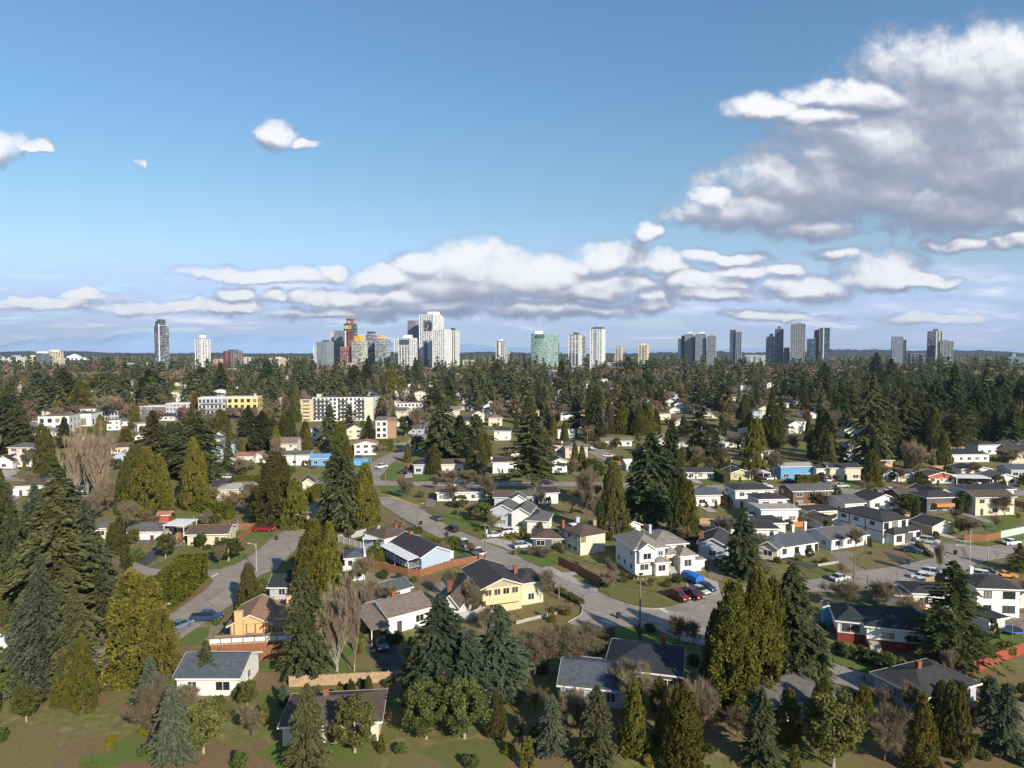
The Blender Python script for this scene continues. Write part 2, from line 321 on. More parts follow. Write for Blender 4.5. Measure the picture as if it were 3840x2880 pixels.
# ------------------------------------------------------------------ hedge
def hedge(pts, w, h, label, m=HEDM, t=None, px=None, dens=26, ls=.32, name='hedge', side=0):
    P = [gp(*p) for p in pts] if isinstance(pts[0][0], str) else [Vector(p) for p in pts]
    o = empty(name, P[0]); rs = np.random.RandomState(int(abs(P[0].x * 13 + P[0].y * 7)) % 9999)
    mb = MB(); out = []
    for a, b in zip(P[:-1], P[1:]):
        d = (b - a); ln = d.length; d.normalize(); n = Vector((-d.y, d.x, 0)); off = n * side * w / 2
        A = a - P[0] + off; w2 = w / 2 - .18
        q = [A - n * w2, A + d * ln - n * w2, A + d * ln + n * w2, A + n * w2]
        mb.add([(v.x, v.y, 0) for v in q] + [(v.x, v.y, h - .2) for v in q], [(0, 3, 2, 1), (4, 5, 6, 7), (0, 1, 5, 4), (1, 2, 6, 5), (2, 3, 7, 6), (3, 0, 4, 7)])
        area = 2 * h * (ln + w) + ln * w; k = int(area * dens)
        u = rs.rand(k); f = rs.rand(k) * (2 * h * (ln + w) + ln * w); c = np.zeros((k, 3)); nn = np.zeros((k, 3))
        dv = np.array(d); nv = np.array(n); A = np.array(A); v = rs.rand(k)
        top = f < ln * w; sd = (~top) & (f < ln * w + 2 * h * ln); en = ~(top | sd)
        bump = (np.sin(u * ln * 2.1) + np.sin(u * ln * .83 + 1)) * .09 * min(1.5, h / 2) + rs.randn(k) * .05
        sg = np.where(rs.rand(k) > .5, 1., -1.)
        for msk, cc, nr in ((top, A + np.outer(u * ln, dv) + np.outer((v - .5) * w, nv) + np.outer(h + bump, [0, 0, 1]), np.tile([0, 0, 1.], (k, 1))),
                            (sd, A + np.outer(u * ln, dv) + np.outer(sg * (w / 2 + bump), nv) + np.outer(v * h, [0, 0, 1]), sg[:, None] * nv[None]),
                            (en, A + np.outer(np.where(sg > 0, ln, 0) + sg * .05, dv) + np.outer((u - .5) * w, nv) + np.outer(v * h, [0, 0, 1]), sg[:, None] * dv[None])):
            c[msk] = cc[msk]; nn[msk] = nr[msk]
        l = ls * rs.uniform(.7, 1.5, k); out.append(kites(c, rs.randn(k, 3) + [0, 0, .5], nn + rs.randn(k, 3) * .55, l, l * .6))
    cards = np.concatenate(out); cards[:, :, 2] = np.maximum(cards[:, :, 2], .02)
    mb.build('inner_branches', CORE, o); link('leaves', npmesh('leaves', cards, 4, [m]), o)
    tag(o, label, 'hedge'); return o
# ------------------------------------------------------------------ ground, roads, lawns
def ground_mat():
    m = bpy.data.materials.new('ground'); m.use_nodes = True; nt = m.node_tree; b = nt.nodes['Principled BSDF']; b.inputs['Roughness'].default_value = .95; b.inputs['Specular IOR Level'].default_value = .1
    tc = N(nt, 'ShaderNodeTexCoord')
    n1 = N(nt, 'ShaderNodeTexNoise', ins={'Scale': .07, 'Detail': 6.0, 'Roughness': .65}); n2 = N(nt, 'ShaderNodeTexNoise', ins={'Scale': .6, 'Detail': 6.0, 'Roughness': .7}); n3 = N(nt, 'ShaderNodeTexNoise', ins={'Scale': 4.0, 'Detail': 4.0})
    for n in (n1, n2, n3): L(nt, tc.outputs['Object'], n.inputs['Vector'])
    r1 = N(nt, 'ShaderNodeValToRGB'); e = r1.color_ramp.elements; e[0].position = .36; e[0].color = (.24, .165, .105, 1); e[1].position = .64; e[1].color = (.15, .17, .040, 1)
    x = r1.color_ramp.elements.new(.5); x.color = (.20, .17, .072, 1); L(nt, n1.outputs[0], r1.inputs[0])
    r2 = N(nt, 'ShaderNodeValToRGB'); e = r2.color_ramp.elements; e[0].position = .35; e[0].color = (.075, .065, .035, 1); e[1].position = .66; e[1].color = (.31, .23, .15, 1)
    x = r2.color_ramp.elements.new(.5); x.color = (.14, .15, .042, 1); L(nt, n2.outputs[0], r2.inputs[0])
    mx = N(nt, 'ShaderNodeMix', data_type='RGBA'); mx.inputs[0].default_value = .5; L(nt, r1.outputs[0], mx.inputs[6]); L(nt, r2.outputs[0], mx.inputs[7])
    hs = N(nt, 'ShaderNodeHueSaturation'); r3 = N(nt, 'ShaderNodeMapRange', ins={'From Min': .3, 'From Max': .7, 'To Min': .75, 'To Max': 1.25}); L(nt, n3.outputs[0], r3.inputs[0]); L(nt, r3.outputs[0], hs.inputs['Value'])
    L(nt, mx.outputs[2], hs.inputs['Color']); L(nt, hs.outputs[0], b.inputs['Base Color']); return m
g = MB().add([(-14000, -600, 0), (14000, -600, 0), (14000, 14000, 0), (-14000, 14000, 0)], [(0, 1, 2, 3)]).build('ground', ground_mat()); tag(g, 'mossy suburban ground under the whole neighbourhood', kind='structure')
ASPH = mat('asphalt', (.33, .288, .245), .92, .12, .25, col2=(.255, .225, .195), fine=.10, fscale=5, crack=.13)
ASPHD = mat('dark_asphalt', (.075, .073, .073), .9, .3, .6, fine=.15, fscale=4)
CONC = mat('concrete', (.40, .375, .33), .9, .15, .5, fine=.08)
GRAV = mat('gravel', (.24, .20, .155), .95, .3, 1.2, fine=.2)
LAWN = mat('lawn', (.105, .135, .028), .95, .35, .5, col2=(.15, .13, .045), fine=.22, fscale=5)
LAWNG = mat('bright_lawn', (.085, .15, .024), .95, .3, .6, col2=(.125, .14, .036), fine=.2, fscale=5)
SOIL = mat('bare_soil', (.21, .135, .08), .95, .35, .7, col2=(.15, .115, .05), fine=.25, fscale=4)
DIRT = mat('olive_turf', (.17, .155, .048), .95, .3, .35, col2=(.18, .125, .065), fine=.22, fscale=4)
PAINT = mat('road_paint', (.75, .74, .70), .8, .1, 3)
WHITE = mat('white_paint', (.74, .73, .70), .7, .05, 2, fine=.03)
sheetz = [0.008]; POLY = []
def inpoly(x, y):
    for P in POLY:
        c = False; j = len(P) - 1
        for i in range(len(P)):
            if (P[i].y > y) != (P[j].y > y) and x < (P[j].x - P[i].x) * (y - P[i].y) / (P[j].y - P[i].y) + P[i].x: c = not c
            j = i
        if c: return True
    return False
def sheet(name, t, pts, m, label, z=None):
    if t: P = [gp(t, *p) if not isinstance(p[0], str) else gp(*p) for p in pts]
    else: P = [Vector((p[0], p[1], 0)) for p in pts]
    if z is None: sheetz[0] += .0025; z = sheetz[0]
    c = sum(P, Vector()) / len(P)
    if 'road' in name or name in ('driveway', 'sidewalk'): POLY.append(P)
    # soften corners and fray edges
    Q = []
    for i, p in enumerate(P):
        a, b = P[i - 1], P[(i + 1) % len(P)]
        for f in (.18, .06): Q.append(p + (a - p) * min(f, 1.6 / max((a - p).length, .1)))
        for f in (.06, .18): Q.append(p + (b - p) * min(f, 1.6 / max((b - p).length, .1)))
    from mathutils.geometry import tessellate_polygon
    fs = [tuple(f) for f in tessellate_polygon([[Vector((q.x - c.x, q.y - c.y, 0)) for q in Q]])]
    mb = MB(); fs2 = []
    for f in fs:
        a, b, d = (Q[i] for i in f)
        fs2.append(f if (b - a).cross(d - a).z > 0 else f[::-1])
    mb.add([(q.x - c.x, q.y - c.y, 0) for q in Q], fs2)
    o = mb.build(name, m, loc=(c.x, c.y, z)); return tag(o, label, kind='structure')
ROADZ = .13
def strip(name, P, w, m, label, z):          # a ribbon of width w along points (world)
    L_, R_ = [], []
    for i, p in enumerate(P):
        d = (P[min(i + 1, len(P) - 1)] - P[max(i - 1, 0)]).normalized(); n = Vector((-d.y, d.x, 0)) * w / 2
        L_.append(p + n); R_.append(p - n)
    c = P[0]; vs = [tuple(v - c) for v in L_ + R_]; k = len(P)
    o = MB().add(vs, [(i, k + i, k + i + 1, i + 1) for i in range(k - 1)]).build(name, m, loc=(c.x, c.y, z)); return tag(o, label, kind='structure')
def smooth(P, n=6):
    out = []
    for i in range(len(P) - 1):
        a, b, c, d = P[max(i - 1, 0)], P[i], P[i + 1], P[min(i + 2, len(P) - 1)]
        for k in range(n):
            t = k / n; out.append(.5 * ((2 * b) + (c - a) * t + (2 * a - 5 * b + 4 * c - d) * t * t + (3 * b - a - 3 * c + d) * t ** 3))
    return out + [P[-1]]
# roads: traced edges
sheet('left_road', 'A', [('A', 1425, 975), ('A', 1600, 850), ('A', 1790, 715), ('A', 1845, 650), ('A', 1790, 590), ('A', 1900, 545), ('A', 2050, 500), ('B', 0, 395), ('B', 140, 275), ('B', 250, 200), ('B', 400, 60), ('B', 480, -30), ('B', 640, -40), ('B', 600, 60), ('B', 400, 320), ('B', 280, 430), ('B', 180, 545), ('B', 30, 595), ('A', 2080, 800), ('A', 1960, 880), ('A', 1700, 1055), ('A', 1500, 1190), ('A', 1300, 1290), ('A', 950, 1400), ('A', 500, 1500), ('A', 0, 1560), ('A', -500, 1610), ('A', -500, 1430), ('A', 0, 1380), ('A', 450, 1330), ('A', 850, 1240), ('A', 1200, 1115)], ASPH, 'worn grey asphalt road curving up the left of the suburb', ROADZ)
sheet('left_road_junction', 'A', [(1500, 605), (1250, 600), (1120, 520), (1160, 480), (1300, 535), (1420, 550), (1790, 548), (1900, 545), (1790, 590)], ASPH, 'pale asphalt mouth of the driveway beside the tall hedge', ROADZ - .01)
sheet('main_road', 'B', [('F', 1055, 1350), ('F', 1180, 1345), ('B', 1400, 5), ('B', 1530, 85), ('B', 1620, 150), ('B', 1760, 215), ('B', 1900, 275), ('B', 2030, 335), ('B', 2212, 400), ('C', 100, 460), ('C', 250, 530), ('C', 450, 630), ('C', 740, 735), ('C', 860, 800), ('C', 1050, 860), ('C', 1180, 885), ('C', 1330, 880), ('C', 1480, 840), ('C', 1620, 810), ('C', 1740, 770), ('C', 2000, 700), ('D', 330, 640), ('D', 600, 598), ('D', 730, 570), ('D', 850, 550), ('D', 1110, 520), ('D', 1400, 452), ('D', 1560, 440), ('D', 1400, 330), ('D', 1560, 320), ('D', 1900, 350), ('D', 2212, 290), ('D', 2500, 240), ('D', 2500, 380), ('D', 2212, 425), ('D', 1900, 470), ('D', 1760, 520), ('D', 1640, 600), ('D', 1440, 650), ('D', 1240, 690), ('D', 920, 680), ('D', 600, 745), ('D', 330, 740), ('C', 2100, 960), ('D', 200, 1130), ('D', 560, 1355), ('D', 820, 1440), ('D', 1300, 1600), ('D', 1100, 1700), ('D', 300, 1440), ('C', 1640, 1200), ('C', 1480, 1170), ('C', 1240, 1062), ('C', 900, 1040), ('C', 700, 1090), ('C', 480, 1010), ('C', 590, 945), ('C', 607, 900), ('C', 590, 850), ('C', 400, 745), ('C', 240, 690), ('C', 0, 560), ('B', 1990, 470), ('B', 1740, 345), ('B', 1640, 300), ('B', 1440, 205), ('B', 1250, 95), ('B', 1120, 10), ('F', 1090, 1420)], ASPH, 'wide pale grey asphalt street running through the middle to the junction', ROADZ + .004)
sheet('sidewalk', 'C', [(255, 535), (330, 520), (440, 575), (545, 565), (570, 590), (510, 605), (745, 715), (735, 740), (450, 632)], CONC, 'pale concrete sidewalk pad beside the brown fence', ROADZ + .03)
cross = smooth([gpx(900, 1806), gpx(1300, 1812), gpx(1700, 1816), gpx(2150, 1817), gpx(2700, 1828), gpx(3200, 1846), gpx(3500, 1850), gpx(4300, 1850)])
strip('cross_street', cross, 8.5, ASPH, 'straight cross street running side to side past the middle row of houses', ROADZ - .02)
up = smooth([gpx(1418, 1812), gpx(1405, 1770), gpx(1440, 1730), gpx(1500, 1700), gpx(1545, 1675), gpx(1570, 1640), gpx(1600, 1610), gpx(1690, 1560)])
strip('north_road', up, 9, ASPH, 'grey road climbing from the cross street to the low flats', ROADZ - .03)
strip('side_street', smooth([gp('G', 600, 915), gp('G', 720, 945), gp('G', 860, 1010), gp('G', 1010, 1085)]), 11, ASPH, 'short side street bending behind the large fir', ROADZ - .04)
strip('west_lane', smooth([gp('E', -60, 1195), gp('E', 180, 1190), gp('E', 420, 1200)]), 9, ASPH, 'pale lane in front of the white gabled houses on the left', ROADZ - .045)
strip('north_cross_street', smooth([gp('F', 900, 900), gp('F', 1250, 886), gp('F', 1420, 870)]), 8, ASPH, 'street crossing by the low flats', ROADZ - .055)
# kerbs
def kerb(pts, label, w=.22):
    P = smooth([gp(*p) for p in pts], 4); c = P[0]; mb = MB(); k = len(P); vs = []
    for i, p in enumerate(P):
        d = (P[min(i + 1, k - 1)] - P[max(i - 1, 0)]).normalized(); n = Vector((-d.y, d.x, 0)) * w / 2
        for q, z in ((p + n, 0), (p + n, ROADZ + .13), (p - n, ROADZ + .13), (p - n, 0)): vs.append((q.x - c.x, q.y - c.y, z))
    fs = [(4 * i + j, 4 * i + (j + 1) % 4, 4 * i + 4 + (j + 1) % 4, 4 * i + 4 + j) for i in range(k - 1) for j in range(4)]
    tag(mb.add(vs, fs).build('kerb', CONC, loc=c), label, kind='structure')
kerb([('C', 745, 745), ('C', 860, 805), ('C', 1050, 865), ('C', 1180, 890), ('C', 1330, 885)], 'low concrete kerb round the corner lawn of the large white house')
kerb([('C', 480, 1005), ('C', 588, 945), ('C', 605, 900), ('C', 588, 850), ('C', 400, 745)], 'low concrete kerb round the corner plot by the yellow house')
YEL = mat('yellow_paint', (.62, .40, .05), .8, .2, 2)
strip('yellow_kerb_line', smooth([gp('F', 1065, 1328), gp('F', 1150, 1335), gp('F', 1250, 1370), gp('F', 1400, 1425)]), .7, YEL, 'yellow painted kerb line at the road bend', ROADZ + .02)
for (t, a, b, lb) in (('C', (1270, 882), (1350, 922), 'white stop line by the parked pickups'), ('C', (775, 985), (870, 1020), 'white stop line on the lower side of the junction'), ('A', (1830, 612), (1885, 582), 'white stop line at the left road junction')):
    strip('stop_line', [gp(t, *a), gp(t, *b)], .45, PAINT, lb, ROADZ + .012)
# driveways, yards and lawns
for nm, t, p, m, lb in [
    ('driveway', 'A', [(1180, 490), (1260, 520), (1420, 390), (1590, 325), (1480, 310), (1330, 350), (1250, 420)], ASPHD, 'dark asphalt driveway of the grey-roofed bungalow'),
    ('driveway', 'B', [(940, 1210), (1130, 1160), (1230, 1240), (1290, 1380), (1080, 1450), (1000, 1330)], ASPHD, 'black driveway below the brown-roofed carport'),
    ('driveway', 'D', [(540, 400), (590, 375), (700, 455), (840, 545), (720, 560), (620, 480)], GRAV, 'narrow gravel driveway between the two white bungalows'),
    ('driveway', 'D', [(850, 320), (1010, 390), (1290, 470), (1380, 475), (1180, 530), (1040, 440), (870, 350)], ASPHD, 'long dark driveway beside the black-trimmed modern house'),
    ('driveway', 'D', [(1150, 330), (1330, 270), (1480, 340), (1560, 440), (1420, 455), (1330, 370)], CONC, 'concrete driveway of the black-trimmed modern house'),
    ('driveway', 'C', [(1500, 640), (1640, 600), (1780, 650), (1800, 750), (1500, 850), (1560, 740), (1510, 690)], CONC, 'concrete forecourt with parked pickups below the large white house'),
    ('driveway', 'C', [(1700, 500), (1860, 540), (1800, 640), (1700, 600)], GRAV, 'shaded gravel drive right of the large white house'),
    ('driveway', 'B', [(1930, 290), (2060, 270), (2212, 300), (2212, 380), (2080, 330)], CONC, 'concrete driveway with silver cars beside the street'),
    ('driveway', 'C', [(0, 330), (120, 280), (190, 310), (60, 390), (0, 420)], CONC, 'concrete driveway in front of the dark-roofed bungalow'),
    ('yard', 'B', [(870, 640), (930, 570), (1060, 610), (1010, 680), (930, 720)], GRAV, 'tan gravel yard beside the white balcony house'),
    ('yard', 'B', [(820, 950), (880, 900), (1360, 790), (1400, 830), (1080, 925), (940, 985)], CONC, 'concrete strip behind the small slate-roofed garage'),
    ('yard', 'H', [(520, 1215), (700, 1225), (760, 1290), (560, 1290)], CONC, 'concrete forecourt of the cream house in the middle row'),
    ('driveway', 'D', [(820, 720), (930, 690), (1060, 750), (1250, 770), (1180, 830), (950, 810)], ASPHD, 'shaded driveway beside the brown yard'),
    ('yard', 'B', [(800, 370), (960, 345), (1000, 385), (860, 415)], CONC, 'patio behind the hip-roofed house'),
    ('yard', 'B', [(940, 500), (1100, 480), (1300, 545), (1200, 570)], GRAV, 'paved yard behind the light blue house'),
    ('driveway', 'H', [(520, 1290), (600, 1300), (640, 1440), (560, 1440)], CONC, 'concrete driveway right of the brown and cream house'),
    ('driveway', 'E', [(1800, 1200), (2000, 1190), (2000, 1250), (1850, 1300)], ASPHD, 'dark parking pad above the grey-roofed bungalow'),
    ('driveway', 'E', [(0, 1110), (180, 1110), (120, 1180), (0, 1180)], CONC, 'driveway of the white gabled house on the left'),
    ('lawn', 'A', [(1290, 530), (1480, 430), (1620, 330), (1850, 400), (2080, 400), (1990, 470), (1840, 475), (1560, 500), (1420, 545)], LAWN, 'mown lawn in front of the brown-roofed bungalow'),
    ('verge', 'A', [(1820, 480), (2000, 480), (2130, 410), (2150, 440), (1900, 535), (1800, 540)], LAWNG, 'strip of green grass along the left road'),
    ('lawn', 'A', [(1600, 1120), (1700, 1050), (1810, 1035), (1800, 1130), (1650, 1210), (1510, 1200)], LAWNG, 'small green lawn beside the half-timbered house'),
    ('verge', 'A', [(1420, 950), (1800, 640), (1840, 650), (1770, 715), (1430, 985)], SOIL, 'brown verge below the tall hedge'),
    ('lawn', 'A', [(1890, 900), (1980, 810), (2120, 800), (2140, 900), (1950, 930)], LAWN, 'rounded grass bank by the conical tree'),
    ('lawn', 'B', [(50, 600), (200, 560), (350, 540), (330, 640), (120, 740), (70, 700)], LAWNG, 'green lawn with a shadow across it below the road'),
    ('verge', 'B', [(190, 545), (290, 440), (390, 320), (420, 340), (350, 480), (280, 540)], LAWN, 'grass verge along the left road'),
    ('lawn', 'B', [(1120, 60), (1240, 90), (1440, 210), (1300, 190), (1180, 170), (1100, 140)], SOIL, 'bare brown bank along the street'),
    ('lawn', 'B', [(1300, 240), (1450, 220), (1740, 350), (1740, 420), (1600, 380), (1400, 290)], LAWN, 'lawn along the street behind the low hedge'),
    ('lawn', 'B', [(1660, 400), (1760, 370), (1880, 430), (1800, 470), (1700, 480)], LAWNG, 'green lawn beside the light blue house'),
    ('lawn', 'B', [(1450, 30), (1700, 60), (2050, 150), (2100, 180), (1900, 190), (1760, 190), (1620, 130)], LAWNG, 'broad sunlit lawn above the main street'),
    ('lawn', 'B', [(1760, 200), (1900, 200), (2120, 205), (1960, 275), (1880, 255)], LAWN, 'small lawn with young trees beside the silver cars'),
    ('lawn', 'C', [(30, 370), (150, 350), (480, 430), (360, 500), (260, 525), (40, 430)], LAWNG, 'bright green front lawn of the beige two-storey house'),
    ('lawn', 'C', [(740, 725), (870, 690), (1250, 760), (1400, 850), (1250, 875), (1050, 850), (860, 790)], LAWN, 'corner lawn below the large white house'),
    ('lawn', 'C', [(880, 620), (1000, 580), (1400, 600), (1480, 700), (1250, 740), (900, 680)], LAWN, 'front garden of the large white house'),
    ('lawn', 'C', [(0, 900), (150, 860), (360, 760), (560, 830), (590, 900), (500, 985), (120, 1010)], DIRT, 'corner garden of the yellow house'),
    ('lawn', 'C', [(880, 1120), (980, 1060), (1250, 1070), (1500, 1180), (1480, 1220), (1200, 1170), (950, 1190)], LAWNG, 'green roadside lawn beside the wooden utility pole'),
    ('lawn', 'D', [(740, 480), (870, 360), (960, 360), (1040, 440), (1120, 515), (860, 550), (760, 500)], DIRT, 'brown and green lawn between two driveways'),
    ('lawn', 'D', [(240, 500), (450, 430), (560, 480), (730, 570), (560, 600), (350, 635)], LAWN, 'sloping lawn in front of the first white bungalow'),
    ('lawn', 'D', [(1130, 340), (1280, 325), (1410, 450), (1300, 470), (1190, 400)], LAWN, 'lawn in front of the black-trimmed modern house'),
    ('yard', 'D', [(920, 680), (1130, 635), (1300, 690), (1180, 760), (1050, 740)], SOIL, 'reddish brown bare front yard by the street'),
    ('lawn', 'D', [(1770, 520), (1960, 470), (2212, 440), (2300, 520), (2100, 620), (1980, 560)], DIRT, 'grassy corner with orange car at the right edge'),
    ('lawn', 'D', [(1830, 90), (2100, 70), (2212, 130), (2000, 230), (1880, 200)], LAWNG, 'wide green lawn behind the brown and mint fences'),
    ('verge', 'D', [(1780, 320), (2300, 220), (2300, 270), (1900, 345)], LAWNG, 'grass strip below the mint fence'),
    ('lawn', 'D', [(560, 1290), (900, 1370), (1100, 1440), (800, 1430), (570, 1350)], LAWNG, 'strip of lawn beside the lower lane'),
    ('lawn', 'D', [(1960, 1110), (2150, 1050), (2300, 1150), (2100, 1220)], LAWNG, 'back lawn by the trampoline'),
    ('lawn', 'B', [(1760, 1000), (1900, 960), (1980, 1040), (1880, 1100), (1780, 1080)], DIRT, 'mossy yellow back lawn behind the white fence'),
    ('lawn', 'B', [(770, 1330), (880, 1230), (1040, 1350), (1000, 1420), (800, 1420)], DIRT, 'scruffy grass beside the black driveway'),
    ('lawn', 'A', [(2040, 1330), (2212, 1330), (2400, 1340), (2400, 1430), (2040, 1440)], LAWNG, 'green grass below the brown retaining fence'),
    ('lawn', 'F', [(1070, 1170), (1180, 1060), (1270, 1060), (1240, 1130), (1180, 1205), (1080, 1205)], LAWNG, 'green corner verge where the north road meets the cross street'),
    ('lawn', 'F', [(1340, 1150), (1560, 1150), (1620, 1205), (1300, 1210)], LAWNG, 'lawn of the dark house by the cross street'),
    ('lawn', 'F', [(1060, 1260), (1240, 1250), (1300, 1330), (1120, 1325)], LAWNG, 'shaded green bank above the yellow kerb'),
    ('lawn', 'F', [(1260, 1250), (1560, 1260), (1560, 1400), (1400, 1380)], DIRT, 'brown grass plot with young bare trees'),
    ('lawn', 'H', [(630, 1215), (850, 1210), (960, 1270), (880, 1280), (650, 1275)], LAWNG, 'vivid green lawn beside the cream house'),
    ('lawn', 'H', [(980, 1220), (1200, 1220), (1240, 1270), (1000, 1270)], DIRT, 'thin grass under the large bare tree'),
    ('lawn', 'G', [(1500, 1195), (1740, 1195), (1740, 1245), (1540, 1250)], LAWNG, 'green lawn of the teal-gabled bungalow'),
    ('lawn', 'G', [(1850, 1205), (2110, 1205), (2100, 1250), (1850, 1250)], LAWNG, 'green lawn of the yellow-green gabled house'),
    ('lawn', 'E', [(80, 1170), (230, 1120), (440, 1130), (440, 1190), (250, 1185)], LAWNG, 'lawn with a parked black car on the left'),
    ('lawn', 'C', [(1080, 60), (1290, 70), (1300, 130), (1080, 100)], LAWNG, 'shadow-striped lawn between the tall firs')]:
    sheet(nm, t, p, m, lb)
# ------------------------------------------------------------------ hills, far mountains
def ridge(name, Y, x0, x1, base, amp, seed, m, label, depth=900, prof=None, n=420):
    rs = np.random.RandomState(seed); ph = rs.rand(8) * 7; mb = MB(); vs = []
    xs = np.linspace(x0, x1, n)
    for j in range(5):
        for i, x in enumerate(xs):
            u = (x - x0) / (x1 - x0); h = base * (prof(u) if prof else 1)
            h += amp * (math.sin(u * 11 + ph[0]) * .5 + math.sin(u * 29 + ph[1]) * .28 + math.sin(u * 67 + ph[2]) * .14 + math.sin(u * 140 + ph[3]) * .07 + (math.sin(u * 420 + ph[4]) * .12 + rs.randn() * .08) * (Y < 9000)) * (prof(u) if prof else 1)
            f = [0, .6, 1, .7, .0][j]; vs.append((x, Y + depth * j / 4, max(-2, h * f)))
    fs = [(j * n + i, j * n + i + 1, (j + 1) * n + i + 1, (j + 1) * n + i) for j in range(4) for i in range(n - 1)]
    tag(mb.add(vs, fs).build(name, m), label, kind='structure')
MTN = mat('haze_tinted_slopes', (.30, .44, .68), 1, .06, .0008)  # distance haze put into the slope colour as pale blue
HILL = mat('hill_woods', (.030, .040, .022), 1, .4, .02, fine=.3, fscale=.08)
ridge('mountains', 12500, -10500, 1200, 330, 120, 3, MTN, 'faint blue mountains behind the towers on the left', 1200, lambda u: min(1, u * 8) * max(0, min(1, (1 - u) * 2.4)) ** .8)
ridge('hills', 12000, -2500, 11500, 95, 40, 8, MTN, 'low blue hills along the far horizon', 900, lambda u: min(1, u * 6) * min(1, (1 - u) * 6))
ridge('wooded_rise', 5200, 300, 5200, 46, 22, 5, HILL, 'dark wooded rise along the horizon on the right', 900, lambda u: min(1, u * 5))
ridge('wooded_plain', 6000, -5600, 1300, 32, 18, 6, HILL, 'wooded plain along the horizon on the left', 900, lambda u: min(1, (1 - u) * 5))
# ------------------------------------------------------------------ sky (world shader), sun
SUN_AZ = math.atan2(.53, -.85)      # direction towards the sun, clockwise from +Y
SUN_EL = math.radians(27)
sx, sy = math.sin(SUN_AZ), math.cos(SUN_AZ)
sd = bpy.data.lights.new('sun', 'SUN'); so = bpy.data.objects.new('sun', sd); COL.objects.link(so)
sd.energy = 4.8; sd.angle = math.radians(.53); sd.color = (1, .90, .75)
so.rotation_euler = Vector((sx * math.cos(SUN_EL), sy * math.cos(SUN_EL), math.sin(SUN_EL))).to_track_quat('Z', 'Y').to_euler()
W = bpy.data.worlds.new('World'); SC.world = W; W.use_nodes = True; nt = W.node_tree; nt.nodes.clear()
sky = N(nt, 'ShaderNodeTexSky', sky_type='NISHITA', sun_disc=False, sun_elevation=SUN_EL, sun_rotation=SUN_AZ, altitude=60, air_density=1.0, dust_density=.35, ozone_density=2.2)
B = [ (3300, 560, 420, 170, 260), (3080, 700, 420, 130, 130), (2900, 800, 330, 110, 80), (3700, 640, 330, 240, 200), (3560, 780, 300, 100, 90), (1740, 1090, 340, 60, 60), (2300, 1075, 200, 50, 45), (700, 1165, 420, 26, 22), (1250, 1175, 380, 30, 26), (160, 1150, 300, 24, 20), (1600, 1150, 330, 30, 34), (2050, 1165, 380, 34, 30), (2900, 1190, 260, 24, 20), (3500, 1200, 230, 28, 20), (2620, 1060, 200, 50, 40), (2150, 1010, 120, 40, 40), (1500, 1130, 200, 40, 40), # cloud masses: centre x, centre y, half width, reach up, reach down (degrees-like units, from the survey)
 (3057, 625, 165, 115, 110), (3350, 610, 140, 100, 100), (3620, 480, 420, 290, 300), (3222, 730, 440, 150, 95), (2790, 815, 270, 95, 55), (2684, 757, 85, 50, 50), (3786, 826, 170, 70, 30), (3048, 861, 240, 50, 40),
 (2857, 435, 170, 58, 35), (3092, 450, 190, 35, 40), (3222, 383, 260, 60, 50), (2415, 887, 62, 42, 40), (2267, 982, 150, 75, 65), (2476, 1000, 125, 55, 40), (2701, 965, 180, 28, 32), (2788, 1025, 120, 42, 28), (2944, 1017, 85, 28, 22), (3135, 948, 120, 24, 30),
 (3300, 1052, 190, 105, 36), (3465, 1060, 140, 38, 24), (3005, 1086, 180, 55, 40), (2666, 1112, 155, 42, 28), (3595, 930, 120, 44, 24), (3786, 913, 110, 52, 30), (2007, 1060, 260, 98, 70), (2180, 1104, 250, 55, 38), (2441, 1121, 85, 35, 26),
 (1736, 1026, 200, 122, 110), (1610, 1000, 90, 60, 60), (1870, 1034, 140, 98, 100), (1476, 1060, 140, 58, 34), (1024, 1043, 320, 38, 22), (1241, 1026, 85, 36, 32), (1042, 1112, 85, 30, 24), (1172, 1121, 90, 40, 24), (868, 1156, 130, 42, 24), (1302, 1121, 190, 40, 30),
 (17, 583, 110, 80, 70), (130, 574, 80, 38, 14), (1042, 522, 78, 55, 46), (1137, 548, 48, 22, 22), (519, 622, 20, 26, 24), (104, 1134, 110, 18, 18), (286, 1139, 110, 18, 18), (3700, 300, 500, 160, 160), (600, 1150, 150, 14, 12), (330, 1120, 90, 34, 20), (880, 1110, 70, 36, 22), (2450, 1150, 110, 40, 24)]
FAINT = {2900: .25, 3500: .3, 17: .2, 130: .25, 1042: .15, 1137: .25, 519: .5, 104: .2, 286: .2, 1024: .1, 700: .32, 160: .3, 1250: .3, 1042.5: 0, 600: .3, 3135: .15, 2944: .15, 2701: .1, 3048: .1}
def px2uv(c): return ((c[0] - 1920) / F, (1315 - c[1]) / F, c[2] / F, c[3] / F, c[4] / F, FAINT.get(c[0], 0.))
B = [px2uv((c[0], c[1], c[2] * 1.18, c[3] * 1.22, c[4] * 1.2)) for c in B]
while len(B) % 3: B.append((9, 9, .01, .01, .01, 0.))
gt = bpy.data.node_groups.new('cloud_field', 'ShaderNodeTree')
gt.interface.new_socket('UV', in_out='INPUT', socket_type='NodeSocketVector'); gt.interface.new_socket('Value', in_out='OUTPUT', socket_type='NodeSocketFloat'); gt.interface.new_socket('Smooth', in_out='OUTPUT', socket_type='NodeSocketFloat')
gi = N(gt, 'NodeGroupInput'); go = N(gt, 'NodeGroupOutput')
wz = N(gt, 'ShaderNodeTexNoise', ins={'Scale': 14.0, 'Detail': 4.0, 'Roughness': .55}); L(gt, gi.outputs[0], wz.inputs['Vector'])
w1 = N(gt, 'ShaderNodeVectorMath', operation='SUBTRACT'); L(gt, wz.outputs['Color'], w1.inputs[0]); w1.inputs[1].default_value = (.5, .5, .5)
